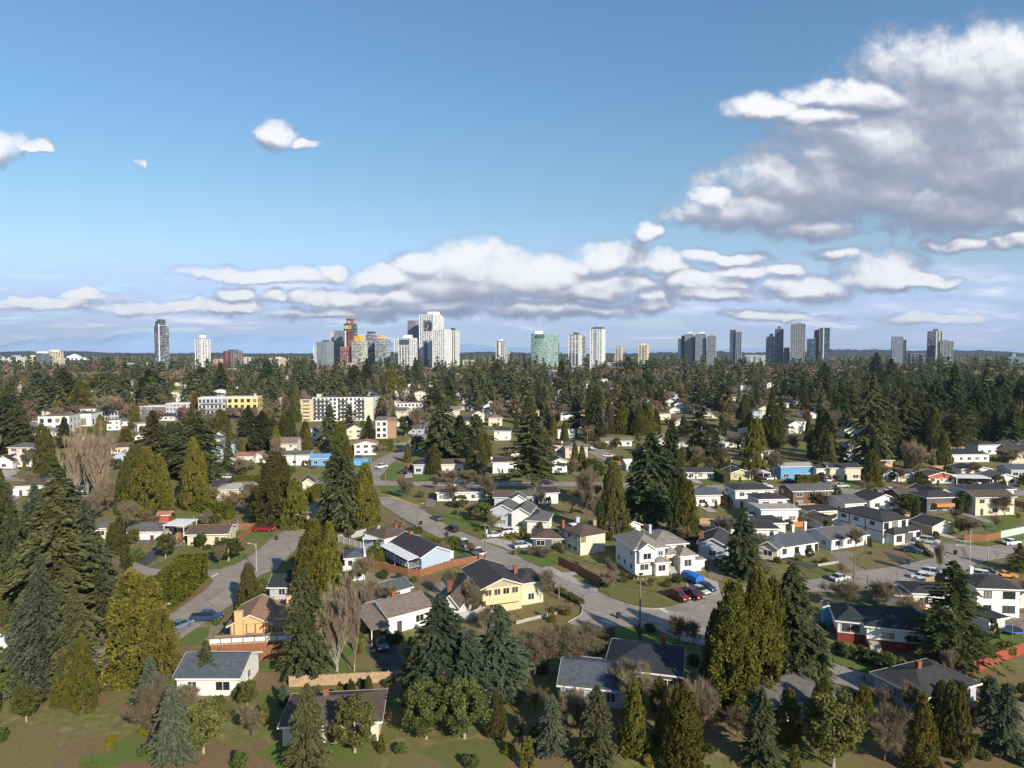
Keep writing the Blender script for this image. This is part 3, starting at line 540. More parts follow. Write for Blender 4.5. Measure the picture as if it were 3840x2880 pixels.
w2 = N(gt, 'ShaderNodeVectorMath', operation='MULTIPLY'); L(gt, w1.outputs[0], w2.inputs[0]); w2.inputs[1].default_value = (.10, .038, 0)
w3 = N(gt, 'ShaderNodeVectorMath', operation='ADD'); L(gt, w2.outputs[0], w3.inputs[0]); L(gt, gi.outputs[0], w3.inputs[1])
sep = N(gt, 'ShaderNodeSeparateXYZ'); L(gt, w3.outputs[0], sep.inputs[0])
cu = N(gt, 'ShaderNodeCombineXYZ'); cv = N(gt, 'ShaderNodeCombineXYZ')
for i in range(3): L(gt, sep.outputs[0], cu.inputs[i]); L(gt, sep.outputs[1], cv.inputs[i])
def VM(op, a, b):
    n = N(gt, 'ShaderNodeVectorMath', operation=op)
    for i, q in enumerate((a, b)):
        if isinstance(q, tuple): n.inputs[i].default_value = q
        else: L(gt, q, n.inputs[i])
    return n.outputs[0]
acc = None
for k in range(0, len(B), 3):
    b = B[k:k + 3]; T3 = lambda f: tuple(f(q) for q in b)
    du = VM('MULTIPLY', VM('SUBTRACT', cu.outputs[0], T3(lambda q: q[0])), T3(lambda q: 1 / q[2])); dv = VM('SUBTRACT', cv.outputs[0], T3(lambda q: q[1]))
    a = VM('MULTIPLY', VM('MAXIMUM', dv, (0., 0., 0.)), T3(lambda q: 1 / q[3])); c = VM('MULTIPLY', VM('MINIMUM', dv, (0., 0., 0.)), T3(lambda q: 1 / q[4]))
    s = VM('ADD', VM('ADD', VM('MULTIPLY', a, a), T3(lambda q: q[5])), VM('ADD', VM('MULTIPLY', c, c), VM('MULTIPLY', du, du)))
    acc = s if acc is None else VM('MINIMUM', acc, s)
s3 = N(gt, 'ShaderNodeSeparateXYZ'); L(gt, acc, s3.inputs[0])
def MA(t, op, *a):
    n = N(t, 'ShaderNodeMath', operation=op)
    for i, q in enumerate(a):
        if isinstance(q, (int, float)): n.inputs[i].default_value = q
        else: L(t, q, n.inputs[i])
    return n.outputs[0]
mn = MA(gt, 'MINIMUM', MA(gt, 'MINIMUM', s3.outputs[0], s3.outputs[1]), s3.outputs[2])
fn = N(gt, 'ShaderNodeTexNoise', ins={'Scale': 26.0, 'Detail': 10.0, 'Roughness': .62, 'Distortion': .2}); L(gt, gi.outputs[0], fn.inputs['Vector'])
bn = N(gt, 'ShaderNodeTexNoise', ins={'Scale': 9.0, 'Detail': 2.0, 'Roughness': .5}); L(gt, gi.outputs[0], bn.inputs['Vector'])
nz = MA(gt, 'ADD', MA(gt, 'MULTIPLY', MA(gt, 'SUBTRACT', fn.outputs[0], .5), 2.1), MA(gt, 'MULTIPLY', MA(gt, 'SUBTRACT', bn.outputs[0], .5), .9))
val = MA(gt, 'ADD', MA(gt, 'MAXIMUM', MA(gt, 'SUBTRACT', 1.0, mn), -1.2), nz)
L(gt, MA(gt, 'MINIMUM', MA(gt, 'MAXIMUM', val, -.4), 1.3), go.inputs[0])
val2 = MA(gt, 'ADD', MA(gt, 'MAXIMUM', MA(gt, 'SUBTRACT', 1.0, mn), -1.2), MA(gt, 'ADD', MA(gt, 'MULTIPLY', MA(gt, 'SUBTRACT', fn.outputs[0], .5), .34), MA(gt, 'MULTIPLY', MA(gt, 'SUBTRACT', bn.outputs[0], .5), .75)))
L(gt, MA(gt, 'MINIMUM', MA(gt, 'MAXIMUM', val2, -.06), 1.3), go.inputs[1])
tc = N(nt, 'ShaderNodeTexCoord'); sp = N(nt, 'ShaderNodeSeparateXYZ'); L(nt, tc.outputs['Generated'], sp.inputs[0])
yy = MA(nt, 'MAXIMUM', MA(nt, 'ABSOLUTE', sp.outputs[1]), .2)
U = MA(nt, 'DIVIDE', sp.outputs[0], yy); V = MA(nt, 'DIVIDE', sp.outputs[2], yy)
uv = N(nt, 'ShaderNodeCombineXYZ'); L(nt, U, uv.inputs[0]); L(nt, V, uv.inputs[1])
def field(off):
    g_ = N(nt, 'ShaderNodeGroup', node_tree=gt); a = N(nt, 'ShaderNodeVectorMath', operation='ADD'); L(nt, uv.outputs[0], a.inputs[0]); a.inputs[1].default_value = off; L(nt, a.outputs[0], g_.inputs[0]); return g_.outputs
F0 = field((0, 0, 0)); f0 = F0[0]; s0 = F0[1]; f1 = field((.004, .010, 0))[1]; f2 = field((.012, .030, 0))[1]; f3 = field((.028, .065, 0))[1]
def SM(x, a, b, lo=0., hi=1., smooth=True):
    n = N(nt, 'ShaderNodeMapRange', interpolation_type='SMOOTHSTEP' if smooth else 'LINEAR', ins={'From Min': a, 'From Max': b, 'To Min': lo, 'To Max': hi}); L(nt, x, n.inputs[0]); return n.outputs[0]
dens = MA(nt, 'MULTIPLY', SM(f0, -.34, .82), .97)
lit = MA(nt, 'ADD', MA(nt, 'MULTIPLY', MA(nt, 'SUBTRACT', s0, f3), .30), MA(nt, 'ADD', MA(nt, 'MULTIPLY', MA(nt, 'SUBTRACT', s0, f1), .8), MA(nt, 'MULTIPLY', MA(nt, 'SUBTRACT', s0, f2), .55)))
litc = SM(lit, -.50, .75)
cr = N(nt, 'ShaderNodeValToRGB'); L(nt, litc, cr.inputs[0]); e = cr.color_ramp.elements
e[0].position = 0; e[0].color = (.20, .235, .32, 1); e[1].position = 1; e[1].color = (.74, .74, .755, 1)
x = e.new(.38); x.color = (.29, .315, .395, 1); x = e.new(.60); x.color = (.41, .425, .49, 1); x = e.new(.80); x.color = (.58, .585, .63, 1)
# low, layered cloud towards the horizon
mp = N(nt, 'ShaderNodeMapping'); mp.inputs['Scale'].default_value = (3.2, 24, 1); L(nt, uv.outputs[0], mp.inputs['Vector'])
sn = N(nt, 'ShaderNodeTexNoise', ins={'Scale': 1.6, 'Detail': 7.0, 'Roughness': .6, 'Distortion': .3}); L(nt, mp.outputs[0], sn.inputs['Vector'])
band = MA(nt, 'MULTIPLY', SM(V, -.02, .02), SM(V, .155, .07))
sden = MA(nt, 'MULTIPLY', SM(sn.outputs[0], .33, .52), MA(nt, 'MULTIPLY', band, .92))
scol = N(nt, 'ShaderNodeValToRGB'); L(nt, sn.outputs[0], scol.inputs[0]); e = scol.color_ramp.elements; e[0].position = .42; e[0].color = (.36, .48, .74, 1); e[1].position = .68; e[1].color = (.84, .84, .88, 1)
x = e.new(.56); x.color = (.48, .56, .77, 1)
bg = N(nt, 'ShaderNodeBackground'); bg.inputs['Strength'].default_value = .15
sky_gain = 1.25
tint = N(nt, 'ShaderNodeMix', data_type='RGBA', blend_type='MULTIPLY'); tint.inputs[0].default_value = 1; gn = N(nt, 'ShaderNodeVectorMath', operation='SCALE'); gn.inputs['Scale'].default_value = sky_gain; L(nt, sky.outputs[0], gn.inputs[0]); L(nt, gn.outputs[0], tint.inputs[6]); tr_ = N(nt, 'ShaderNodeValToRGB'); L(nt, MA(nt, 'MULTIPLY', V, 1.25), tr_.inputs[0]); e_ = tr_.color_ramp.elements
e_[0].position = 0; e_[0].color = (.37, .45, .66, 1); e_[1].position = 1; e_[1].color = (.40, .49, .54, 1)
for p_, c_ in ((.139, (.42, .44, .52, 1)), (.2, (.47, .486, .50, 1)), (.275, (.455, .51, .50, 1)), (.367, (.44, .53, .53, 1)), (.459, (.42, .54, .57, 1)), (.7, (.44, .56, .61, 1))): x = e_.new(p_); x.color = c_
L(nt, tr_.outputs[0], tint.inputs[7]); L(nt, tint.outputs[2], bg.inputs[0])
b2 = N(nt, 'ShaderNodeBackground'); L(nt, scol.outputs[0], b2.inputs[0]); b3 = N(nt, 'ShaderNodeBackground'); L(nt, cr.outputs[0], b3.inputs[0])
m1 = N(nt, 'ShaderNodeMixShader'); L(nt, sden, m1.inputs[0]); L(nt, bg.outputs[0], m1.inputs[1]); L(nt, b2.outputs[0], m1.inputs[2])
m2 = N(nt, 'ShaderNodeMixShader'); L(nt, MA(nt, 'MULTIPLY', dens, SM(V, 0.0, .05)), m2.inputs[0]); L(nt, m1.outputs[0], m2.inputs[1]); L(nt, b3.outputs[0], m2.inputs[2])
wo = N(nt, 'ShaderNodeOutputWorld'); L(nt, m2.outputs[0], wo.inputs[0])
SC.view_settings.view_transform = 'Standard'; SC.view_settings.look = 'None'; SC.view_settings.exposure = .46; SC.view_settings.gamma = 1
# ------------------------------------------------------------------ small builders: windows, doors
def pane_mat():
    m = bpy.data.materials.new('window_glass'); m.use_nodes = True; nt = m.node_tree; b = nt.nodes['Principled BSDF']
    oi = N(nt, 'ShaderNodeObjectInfo'); r = N(nt, 'ShaderNodeValToRGB'); L(nt, oi.outputs['Random'], r.inputs[0]); e = r.color_ramp.elements
    r.color_ramp.interpolation = 'CONSTANT'
    e[0].position = 0; e[0].color = (.022, .026, .032, 1); e[1].position = .75; e[1].color = (.22, .21, .19, 1); x = e.new(.45); x.color = (.06, .065, .07, 1)
    L(nt, r.outputs[0], b.inputs['Base Color']); b.inputs['Roughness'].default_value = .12; b.inputs['Specular IOR Level'].default_value = .6; return m
PANE = pane_mat()
TRIMS = dict(white=WHITE, black=mat('black_trim', (.025, .025, .028), .6, .1), brown=mat('brown_trim', (.10, .055, .035), .7, .2), cream=mat('cream_trim', (.6, .55, .42), .7, .1), grey=mat('grey_trim', (.3, .3, .31), .7, .1))
_wc = {}
def window_meshes(w, h, trim):
    k = (round(w, 1), round(h, 1), trim)
    if k not in _wc:
        f = .09; mb = MB()
        mb.box(-w / 2 - f, -w / 2, -.05, .02, -f, h + f).box(w / 2, w / 2 + f, -.05, .02, -f, h + f).box(-w / 2, w / 2, -.05, .02, -f, 0).box(-w / 2, w / 2, -.05, .02, h, h + f)
        if w > 1.0: mb.box(-.035, .035, -.045, .02, 0, h)
        _wc[k] = (mb.mesh('window', TRIMS[trim]), MB().box(-w / 2, w / 2, -.02, .015, 0, h).mesh('pane', PANE))
    return _wc[k]
HS = []
class House:
    def __init__(s, name, P, ang, label, cat='house', group=None):
        s.o = empty(name, P, ang); tag(s.o, label, cat, group); s.ang = ang; s.P = Vector(P); s.roofs = []
    def at(s, x, y): c, n = math.cos(s.ang), math.sin(s.ang); return Vector((s.P.x + x * c - y * n, s.P.y + x * n + y * c, 0))
    def win(s, face, u, z, w, h, box, trim='white'):
        x0, y0, W_, D_ = box; fr, pn = window_meshes(w, h, trim)
        if face == 'f': loc, rz = (x0 + u, y0 - .012, z), 0
        elif face == 'l': loc, rz = (x0 - .012, y0 + u, z), -PI / 2
        elif face == 'b': loc, rz = (x0 + u, y0 + D_ + .012, z), PI
        else: loc, rz = (x0 + W_ + .012, y0 + u, z), PI / 2
        o = link('window', fr, s.o, loc, rz); link('pane', pn, o); return o
    def vol(s, x0, y0, w, d, z0, h, roof='gable_x', rh=1.5, wall=WHITE, rm=None, trim='white', ov=.5, wins=True, base=None, fascia=True, door=False, wall_name='wall', back=False, wt=None):
        x1, y1, z1 = x0 + w, y0 + d, z0 + h; c = s.o; mb = MB()
        OCC.append((*s.at(x0 + w / 2, y0 + d / 2)[:2], min(w, d) / 2))
        if w > d * 1.5: OCC.append((*s.at(x0 + w * .2, y0 + d / 2)[:2], d / 2)); OCC.append((*s.at(x0 + w * .8, y0 + d / 2)[:2], d / 2))
        if d > w * 1.5: OCC.append((*s.at(x0 + w / 2, y0 + d * .2)[:2], w / 2)); OCC.append((*s.at(x0 + w / 2, y0 + d * .8)[:2], w / 2))
        mb.box(x0, x1, y0, y1, z0, z1)
        if roof == 'gable_x':
            ym = (y0 + y1) / 2; mb.add([(x0, y0, z1), (x0, y1, z1), (x0, ym, z1 + rh)], [(0, 2, 1)]); mb.add([(x1, y0, z1), (x1, y1, z1), (x1, ym, z1 + rh)], [(0, 1, 2)])
        if roof == 'gable_y':
            xm = (x0 + x1) / 2; mb.add([(x0, y0, z1), (x1, y0, z1), (xm, y0, z1 + rh)], [(0, 1, 2)]); mb.add([(x0, y1, z1), (x1, y1, z1), (xm, y1, z1 + rh)], [(0, 2, 1)])
        mb.build(wall_name, wall, c)
        if base: MB().box(x0 - .03, x1 + .03, y0 - .03, y1 + .03, z0, z0 + base[0]).build('base_wall', base[1], c)
        X0, X1, Y0, Y1 = x0 - ov, x1 + ov, y0 - ov, y1 + ov; zt = z1 + .02; th = .16; mb = MB()
        if roof == 'flat':
            mb.box(X0, X1, Y0, Y1, zt, zt + .28)
        elif roof in ('gable_x', 'gable_y'):
            if roof == 'gable_x': a, b, lo, hi, m_ = Y0, Y1, X0, X1, (Y0 + Y1) / 2; mk = lambda q, z: [(lo, q, z), (hi, q, z)]; half = d / 2
            else: a, b, lo, hi, m_ = X0, X1, Y0, Y1, (X0 + X1) / 2; mk = lambda q, z: [(q, hi, z), (q, lo, z)]; half = w / 2
            sl = rh / half; ze = zt - ov * sl
            # underside and top as one closed shape
            v = mk(a, ze) + mk(m_, zt + rh) + mk(b, ze) + mk(a, ze + th) + mk(m_, zt + rh + th) + mk(b, ze + th)
            mb.add(v, [(0, 2, 3, 1), (2, 4, 5, 3), (6, 7, 9, 8), (8, 9, 11, 10), (0, 1, 7, 6), (5, 4, 10, 11), (0, 6, 8, 2), (2, 8, 10, 4), (1, 3, 9, 7), (3, 5, 11, 9)])
        elif roof == 'hip':
            ww, dd = X1 - X0, Y1 - Y0; i = min(ww, dd) / 2 * .98
            if ww >= dd: r = [(X0 + i, (Y0 + Y1) / 2), (X1 - i, (Y0 + Y1) / 2)]
            else: r = [((X0 + X1) / 2, Y0 + i), ((X0 + X1) / 2, Y1 - i)]
            v = [(X0, Y0, zt), (X1, Y0, zt), (X1, Y1, zt), (X0, Y1, zt), (X0, Y0, zt + th), (X1, Y0, zt + th), (X1, Y1, zt + th), (X0, Y1, zt + th), (*r[0], zt + th + rh), (*r[1], zt + th + rh)]
            f = [(0, 3, 2, 1), (0, 1, 5, 4), (1, 2, 6, 5), (2, 3, 7, 6), (3, 0, 4, 7)]
            f += [(4, 5, 9, 8), (5, 6, 9), (6, 7, 8, 9), (7, 4, 8)] if ww >= dd else [(4, 5, 8), (5, 6, 9, 8), (6, 7, 9), (7, 4, 8, 9)]
            mb.add(v, f)
        ro = mb.build('roof', rm, c); s.roofs.append(ro)
        if fascia:
            fb = MB(); q = .03
            tm = TRIMS[trim] if isinstance(trim, str) else trim
            if roof in ('hip', 'flat'):
                hh = .24 if roof == 'hip' else .34; zz = zt - .06
                fb.box(X0 - q, X1 + q, Y0 - q, Y0 - .004, zz, zz + hh).box(X0 - q, X1 + q, Y1 + .004, Y1 + q, zz, zz + hh).box(X0 - q, X0 - .004, Y0 - .003, Y1 + .003, zz, zz + hh).box(X1 + .004, X1 + q, Y0 - .003, Y1 + .003, zz, zz + hh)
            elif roof == 'gable_x':
                for Yq in ((Y0 - q, Y0 - .004), (Y1 + .004, Y1 + q)): fb.box(X0 - q, X1 + q, *Yq, ze - .05, ze + .2)
                for Xa, Xb in ((X0 - q, X0 - .004), (X1 + .004, X1 + q)):
                    for ya in (Y0, Y1):
                        p = [(ya, ze - .06), (m_, zt + rh - .06), (m_, zt + rh + th + .05), (ya, ze + th + .05)]
                        fb.add([(Xa, *k) for k in p] + [(Xb, *k) for k in p], [(0, 1, 2, 3), (7, 6, 5, 4), (0, 4, 5, 1), (3, 2, 6, 7)])
            else:
                for Xq in ((X0 - q, X0 - .004), (X1 + .004, X1 + q)): fb.box(*Xq, Y0 - q, Y1 + q, ze - .05, ze + .2)
                for Ya, Yb in ((Y0 - q, Y0 - .004), (Y1 + .004, Y1 + q)):
                    for xa in (X0, X1):
                        p = [(xa, ze - .06), (m_, zt + rh - .06), (m_, zt + rh + th + .05), (xa, ze + th + .05)]
                        fb.add([(k[0], Ya, k[1]) for k in p] + [(k[0], Yb, k[1]) for k in p], [(0, 1, 2, 3), (7, 6, 5, 4), (0, 4, 5, 1), (3, 2, 6, 7)])
            fb.build('fascia', tm, ro)
        bx = (x0, y0, w, d); wt = wt or (trim if isinstance(trim, str) else 'white')
        if wins:
            nst = max(1, int(h / 2.6)); sh = h / nst; R_ = random.Random(int(abs(s.P.x) * 10 + w * 7 + x0 * 3))
            for k in range(nst):
                zz = z0 + k * sh + .95; wh = min(1.25, sh - 1.35)
                nf = max(1, int(w / 3.4)); dcell = R_.randrange(nf)
                for i in range(nf):
                    ww = R_.choice([1.2, 1.6, 2.0]) if w / nf > 2.6 else 1.0
                    if door and k == 0 and i == dcell: s.door('f', (i + .5) * w / nf, z0, bx); continue
                    s.win('f', (i + .5) * w / nf, zz, ww, wh, bx, wt)
                ns = max(1, int(d / 4.2))
                for i in range(ns):
                    for fc in ('l', 'r'):
                        if R_.random() < .8: s.win(fc, (i + .5) * d / ns, zz, R_.choice([.9, 1.2]), wh * .9, bx, wt)
        return s
    def door(s, face, u, z, box, m=None, w=.95, h=2.05, name='door'):
        x0, y0, W_, D_ = box; m = m or DOORM
        loc, rz = {'f': ((x0 + u, y0 - .012, z), 0), 'l': ((x0 - .012, y0 + u, z), -PI / 2), 'r': ((x0 + W_ + .012, y0 + u, z), PI / 2)}[face]
        if name == 'door':
            o = MB().box(-w / 2, w / 2, -.04, .02, .1, h).build('door', m, s.o, loc, rz); MB().box(w / 2 - .16, w / 2 - .08, -.08, -.041, 1.0, 1.12).build('handle', TRIMS['grey'], o)
        else:
            mb = MB().box(-w / 2, w / 2, -.03, .02, .05, h)
            for k in range(1, 4): mb.box(-w / 2 + .05, w / 2 - .05, -.045, -.031, h * k / 4 + .04, h * (k + 1) / 4 - .05)
            o = mb.build('garage_door', m, s.o, loc, rz)
        return o
    def chimney(s, x, y, z0, z1, m, w=.7, d=.6, parent=None):
        mb = MB().box(x - w / 2, x + w / 2, y - d / 2, y + d / 2, z0, z1).box(x - w / 2 - .06, x + w / 2 + .06, y - d / 2 - .06, y + d / 2 + .06, z1 + .002, z1 + .14)
        return mb.build('chimney', m, parent or s.roofs[0])
    def vents(s, pts):
        for x, y, z in pts: MB().box(x - .12, x + .12, y - .12, y + .12, z, z + .45).build('vent', TRIMS['grey'], s.roofs[0])
DOORM = mat('dark_door', (.09, .06, .05), .6, .15)
def house(name, t, a, b, depth, h=2.9, roof='gable_x', rh=1.5, wall=None, rm=None, label='', chim=None, z=0, **kw):
    P, Q = gp(t, *a), gp(t, *b); d = Q - P; w = d.length; rh *= .82; depth *= .88; H_ = House(name, P, math.atan2(d.y, d.x), label, kw.pop('cat', 'house'))
    H_.vol(0, 0, w, depth, 0, h, roof, rh, wall, rm, **kw); H_.w = w; H_.d = depth; H_.h = h; HS.append((label, H_, w, depth))
    if chim: H_.chimney(chim[0] * w, chim[1] * depth, h - .2, h + rh + chim[2], chim[3] if len(chim) > 3 else BRICK)
    LAND.append((label, *to_px(H_.at(w / 2, depth / 2) + Vector((0, 0, h))))); return H_
BRICK = mat('brick', (.26, .10, .065), .9, .3, 8, fscale=30, fine=.2)
def roofm(n, c, c2=None): return mat(n, c, .92, .28, 1.4, col2=c2, stretch=(1, 1, 1), fine=.16, fscale=9)
RDARK = roofm('charcoal_shingles', (.048, .047, .050)); RGREY = roofm('grey_shingles', (.115, .112, .112)); RSLATE = roofm('slate_blue_shingles', (.085, .098, .118)); RBROWN = roofm('brown_shingles', (.105, .078, .062)); RTAUPE = roofm('taupe_shingles', (.19, .155, .13))
RWEATH = roofm('weathered_shakes', (.26, .235, .20), (.15, .135, .12)); RTAN = roofm('tan_shingles', (.33, .20, .125), (.24, .14, .09)); RPALE = roofm('pale_roofing', (.36, .34, .31)); RWHITE = roofm('white_roofing', (.72, .72, .72)); RRED = roofm('faded_red_tiles', (.36, .14, .10)); RNAVY = roofm('blue_black_and_shade_shingles', (.030, .036, .046))  # blue-black roofing also carries painted tree shade on the bottom centre house
def wallm(n, c, v=.1): return mat(n, c, .85, v, 1.0, stretch=(1, 1, 3), fine=.05, fscale=5)
WWHT = wallm('white_siding', (.71, .70, .67)); WCRM = wallm('cream_stucco', (.62, .55, .41)); WBEI = wallm('beige_siding', (.62, .55, .42)); WBLU = wallm('light_blue_siding', (.36, .45, .54)); WGRY = wallm('grey_siding', (.42, .45, .50)); WYEL = wallm('yellow_stucco', (.66, .51, .29))
WTAN = wallm('tan_siding', (.40, .35, .28)); WSKY = wallm('sky_blue_siding', (.13, .32, .52)); WORG = wallm('orange_cream_stucco', (.62, .40, .20)); WLIM = wallm('yellow_green_siding', (.48, .47, .24)); WPNK = wallm('pinkish_siding', (.66, .55, .47)); WRED = wallm('dark_red_brick', (.17, .035, .03)); WDGR = wallm('dark_grey_and_shade_siding', (.10, .10, .11)); WTEL = wallm('teal_siding', (.10, .27, .24)); WREDP = wallm('red_siding', (.40, .09, .05)); WBRN = wallm('brown_siding', (.16, .10, .07))  # dark grey siding also carries painted tree shade on the bottom centre house
# ------------------------------------------------------------------ carports, tarps, sheds
def carport(t, a, b, depth, h, rm, label, slope=.15, posts=4):
    P, Q = gp(t, *a), gp(t, *b); d = Q - P; w = d.length; o = empty('carport', P, math.atan2(d.y, d.x)); tag(o, label, 'carport')
    MB().add([(-.3, -.3, h), (w + .3, -.3, h), (w + .3, depth + .3, h + slope), (-.3, depth + .3, h + slope), (-.3, -.3, h + .16), (w + .3, -.3, h + .16), (w + .3, depth + .3, h + slope + .16), (-.3, depth + .3, h + slope + .16)],
             [(0, 3, 2, 1), (4, 5, 6, 7), (0, 1, 5, 4), (1, 2, 6, 5), (2, 3, 7, 6), (3, 0, 4, 7)]).build('roof', rm, o)
    pm = MB().box(-.08, .08, -.08, .08, 0, h + .02).mesh('post', WHITE)
    for x in (0, w): 
        for y in (0, depth): link('post', pm, o, (x, y, 0))
    LAND.append((label, *to_px(P + Vector((0, 0, h))))); return o
# ------------------------------------------------------------------ cars
TYRE = mat('tyre_rubber', (.02, .02, .02), .9, .1); RIM = mat('wheel_rim', (.45, .45, .46), .35, .1, metal=.7); CGL = mat('car_glass', (.02, .025, .03), .08, .05, spec=.6); HL = mat('headlamp_glass', (.75, .75, .72), .2, .05); TL = mat('tail_lamp', (.45, .02, .02), .3, .05); PLAS = mat('black_plastic', (.03, .03, .03), .6, .1)
def paint(n, c): return mat('paint_' + n, c, .28, .04, 1, spec=.6, fine=.02)
CP = dict(white=paint('white', (.80, .80, .79)), silver=paint('silver', (.48, .50, .52)), black=paint('black', (.018, .018, .022)), red=paint('red', (.22, .015, .02)), blue=paint('blue', (.02, .045, .12)), slate=paint('slate', (.13, .19, .26)), orange=paint('orange', (.75, .32, .02)), grey=paint('grey', (.12, .12, .125)), maroon=paint('maroon', (.12, .012, .018)))
_cc = {}
def prof_solid(mb, prof, wy, taper=0, mi=0):      # side profile in x,z extruded across y; taper pulls the upper points inward
    n = len(prof); zs = [p[1] for p in prof]; z0, z1 = min(zs), max(zs); w = lambda z: wy - taper * (z - z0) / max(z1 - z0, .01)
    bev = .06; vs = []
    for s_ in (-1, 1):
        for x, z in prof: vs.append((x, s_ * w(z), z))
    cx = sum(p[0] for p in prof) / n; cz = sum(zs) / n
    mb.add(vs, [tuple(range(n)), tuple(range(2 * n - 1, n - 1, -1))] + [(i, n + i, n + (i + 1) % n, (i + 1) % n) for i in range(n)], mi)
def car_meshes(kind):
    if kind in _cc: return _cc[kind]
    Lh, wy = {'sedan': (2.3, .89), 'suv': (2.3, .94), 'pickup': (2.8, .98), 'coupe': (2.1, .86)}[kind]
    if kind == 'sedan': body = [(-2.3, .35), (-2.33, .75), (-2.2, .92), (-1.5, .98), (1.0, .96), (2.1, .80), (2.32, .62), (2.3, .35), (2.15, .24), (-2.15, .24)]; cab = [(-1.75, .95), (-1.05, 1.40), (-.1, 1.46), (.45, 1.38), (1.2, .95)]
    elif kind == 'coupe': body = [(-2.1, .35), (-2.12, .8), (-1.9, .9), (1.0, .86), (1.9, .7), (2.12, .5), (2.1, .3), (-2.0, .22)]; cab = [(-1.5, .87), (-.8, 1.22), (0, 1.26), (.9, .86)]
    elif kind == 'suv': body = [(-2.3, .42), (-2.34, .9), (-2.25, 1.08), (-1.5, 1.1), (1.15, 1.08), (2.15, .98), (2.34, .78), (2.32, .42), (2.15, .3), (-2.15, .3)]; cab = [(-2.2, 1.07), (-1.95, 1.62), (-1.4, 1.72), (.1, 1.72), (.5, 1.64), (1.25, 1.07)]
    else: body = [(-2.8, .5), (-2.82, 1.12), (-2.75, 1.18), (1.35, 1.18), (2.55, 1.10), (2.82, .95), (2.82, .5), (2.65, .38), (-2.65, .38)]; cab = [(-.95, 1.17), (-.85, 1.74), (-.6, 1.84), (.55, 1.84), (.9, 1.76), (1.5, 1.17)]
    mb = MB(); prof_solid(mb, body, wy, .06)
    top = max(p[1] for p in cab); roofp = [p for p in cab if p[1] > top - .12]; xs = [p[0] for p in roofp]
    tw = wy - .22
    mb.box(min(xs) + .02, max(xs) - .02, -tw, tw, top + .004, top + .05)
    for sx in (-1, 1): 
        mb.box(-.45, -.35, sx * (wy - .12) - .04, sx * (wy - .12) + .04, cab[0][1], top - .1)
    if kind == 'pickup':
        mb.box(-2.7, -1.0, -wy + .05, -wy + .13, 1.181, 1.26).box(-2.7, -1.0, wy - .13, wy - .05, 1.181, 1.26)
    g = MB(); prof_solid(g, cab, wy - .05, .17)
    bed = MB().box(-2.65, -1.05, -wy + .16, wy - .16, 1.183, 1.2).mesh('bed', PLAS) if kind == 'pickup' else None
    wr = .33 if kind in ('sedan', 'coupe') else .39; wx = Lh - .9
    ty = MB().tube([(0, -.11, 0), (0, .11, 0)], wr, 14).mesh('tyre', TYRE); ri = MB().tube([(0, -.12, 0), (0, .12, 0)], wr * .58, 10).mesh('rim', RIM)
    hl = MB().box(-.03, .03, -.2, .2, -.08, .08).mesh('headlight', HL); tl = MB().box(-.03, .03, -.18, .18, -.1, .1).mesh('tail_light', TL)
    bp = MB().box(-.05, .06, -wy + .1, wy - .1, -.13, .13).mesh('bumper', PLAS)
    _cc[kind] = (mb, g.mesh('windows', CGL), ty, ri, hl, tl, bp, bed, Lh, wy, wr, wx, body); return _cc[kind]
def car(t, x, y, head, kind, col, label, cat='car', z=ROADZ + .01, group=None):
    mb, g, ty, ri, hl, tl, bp, bed, Lh, wy, wr, wx, body = car_meshes(kind); P = gp(t, x, y); nm = {'sedan': 'parked_car', 'suv': 'parked_suv', 'pickup': 'pickup_truck', 'coupe': 'parked_car'}[kind]
    o = empty(nm, (P.x, P.y, z), math.radians(head)); tag(o, label, cat, group)
    key = (kind, col)
    if key not in _cc: _cc[key] = mb.mesh('body', CP[col])
    bo = link('body', _cc[key], o)
    link('windows', g, o)
    if bed: link('bed', bed, o)
    for sx in (-1, 1):
        for sy_ in (-1, 1):
            w = link('wheel', ri, o, (sx * wx, sy_ * (wy - .08), wr)); link('tyre', ty, w)
    zb = body[0][1]
    for sy_ in (-1, 1):
        link('headlight', hl, o, (Lh + .02, sy_ * (wy - .3), zb + .32)); link('tail_light', tl, o, (-Lh - .03, sy_ * (wy - .26), zb + .4))
    link('bumper', bp, o, (Lh + .03, 0, zb + .02)); link('bumper', bp, o, (-Lh - .04, 0, zb + .02))
    LAND.append((label, *to_px(P + Vector((0, 0, 1))))); return o
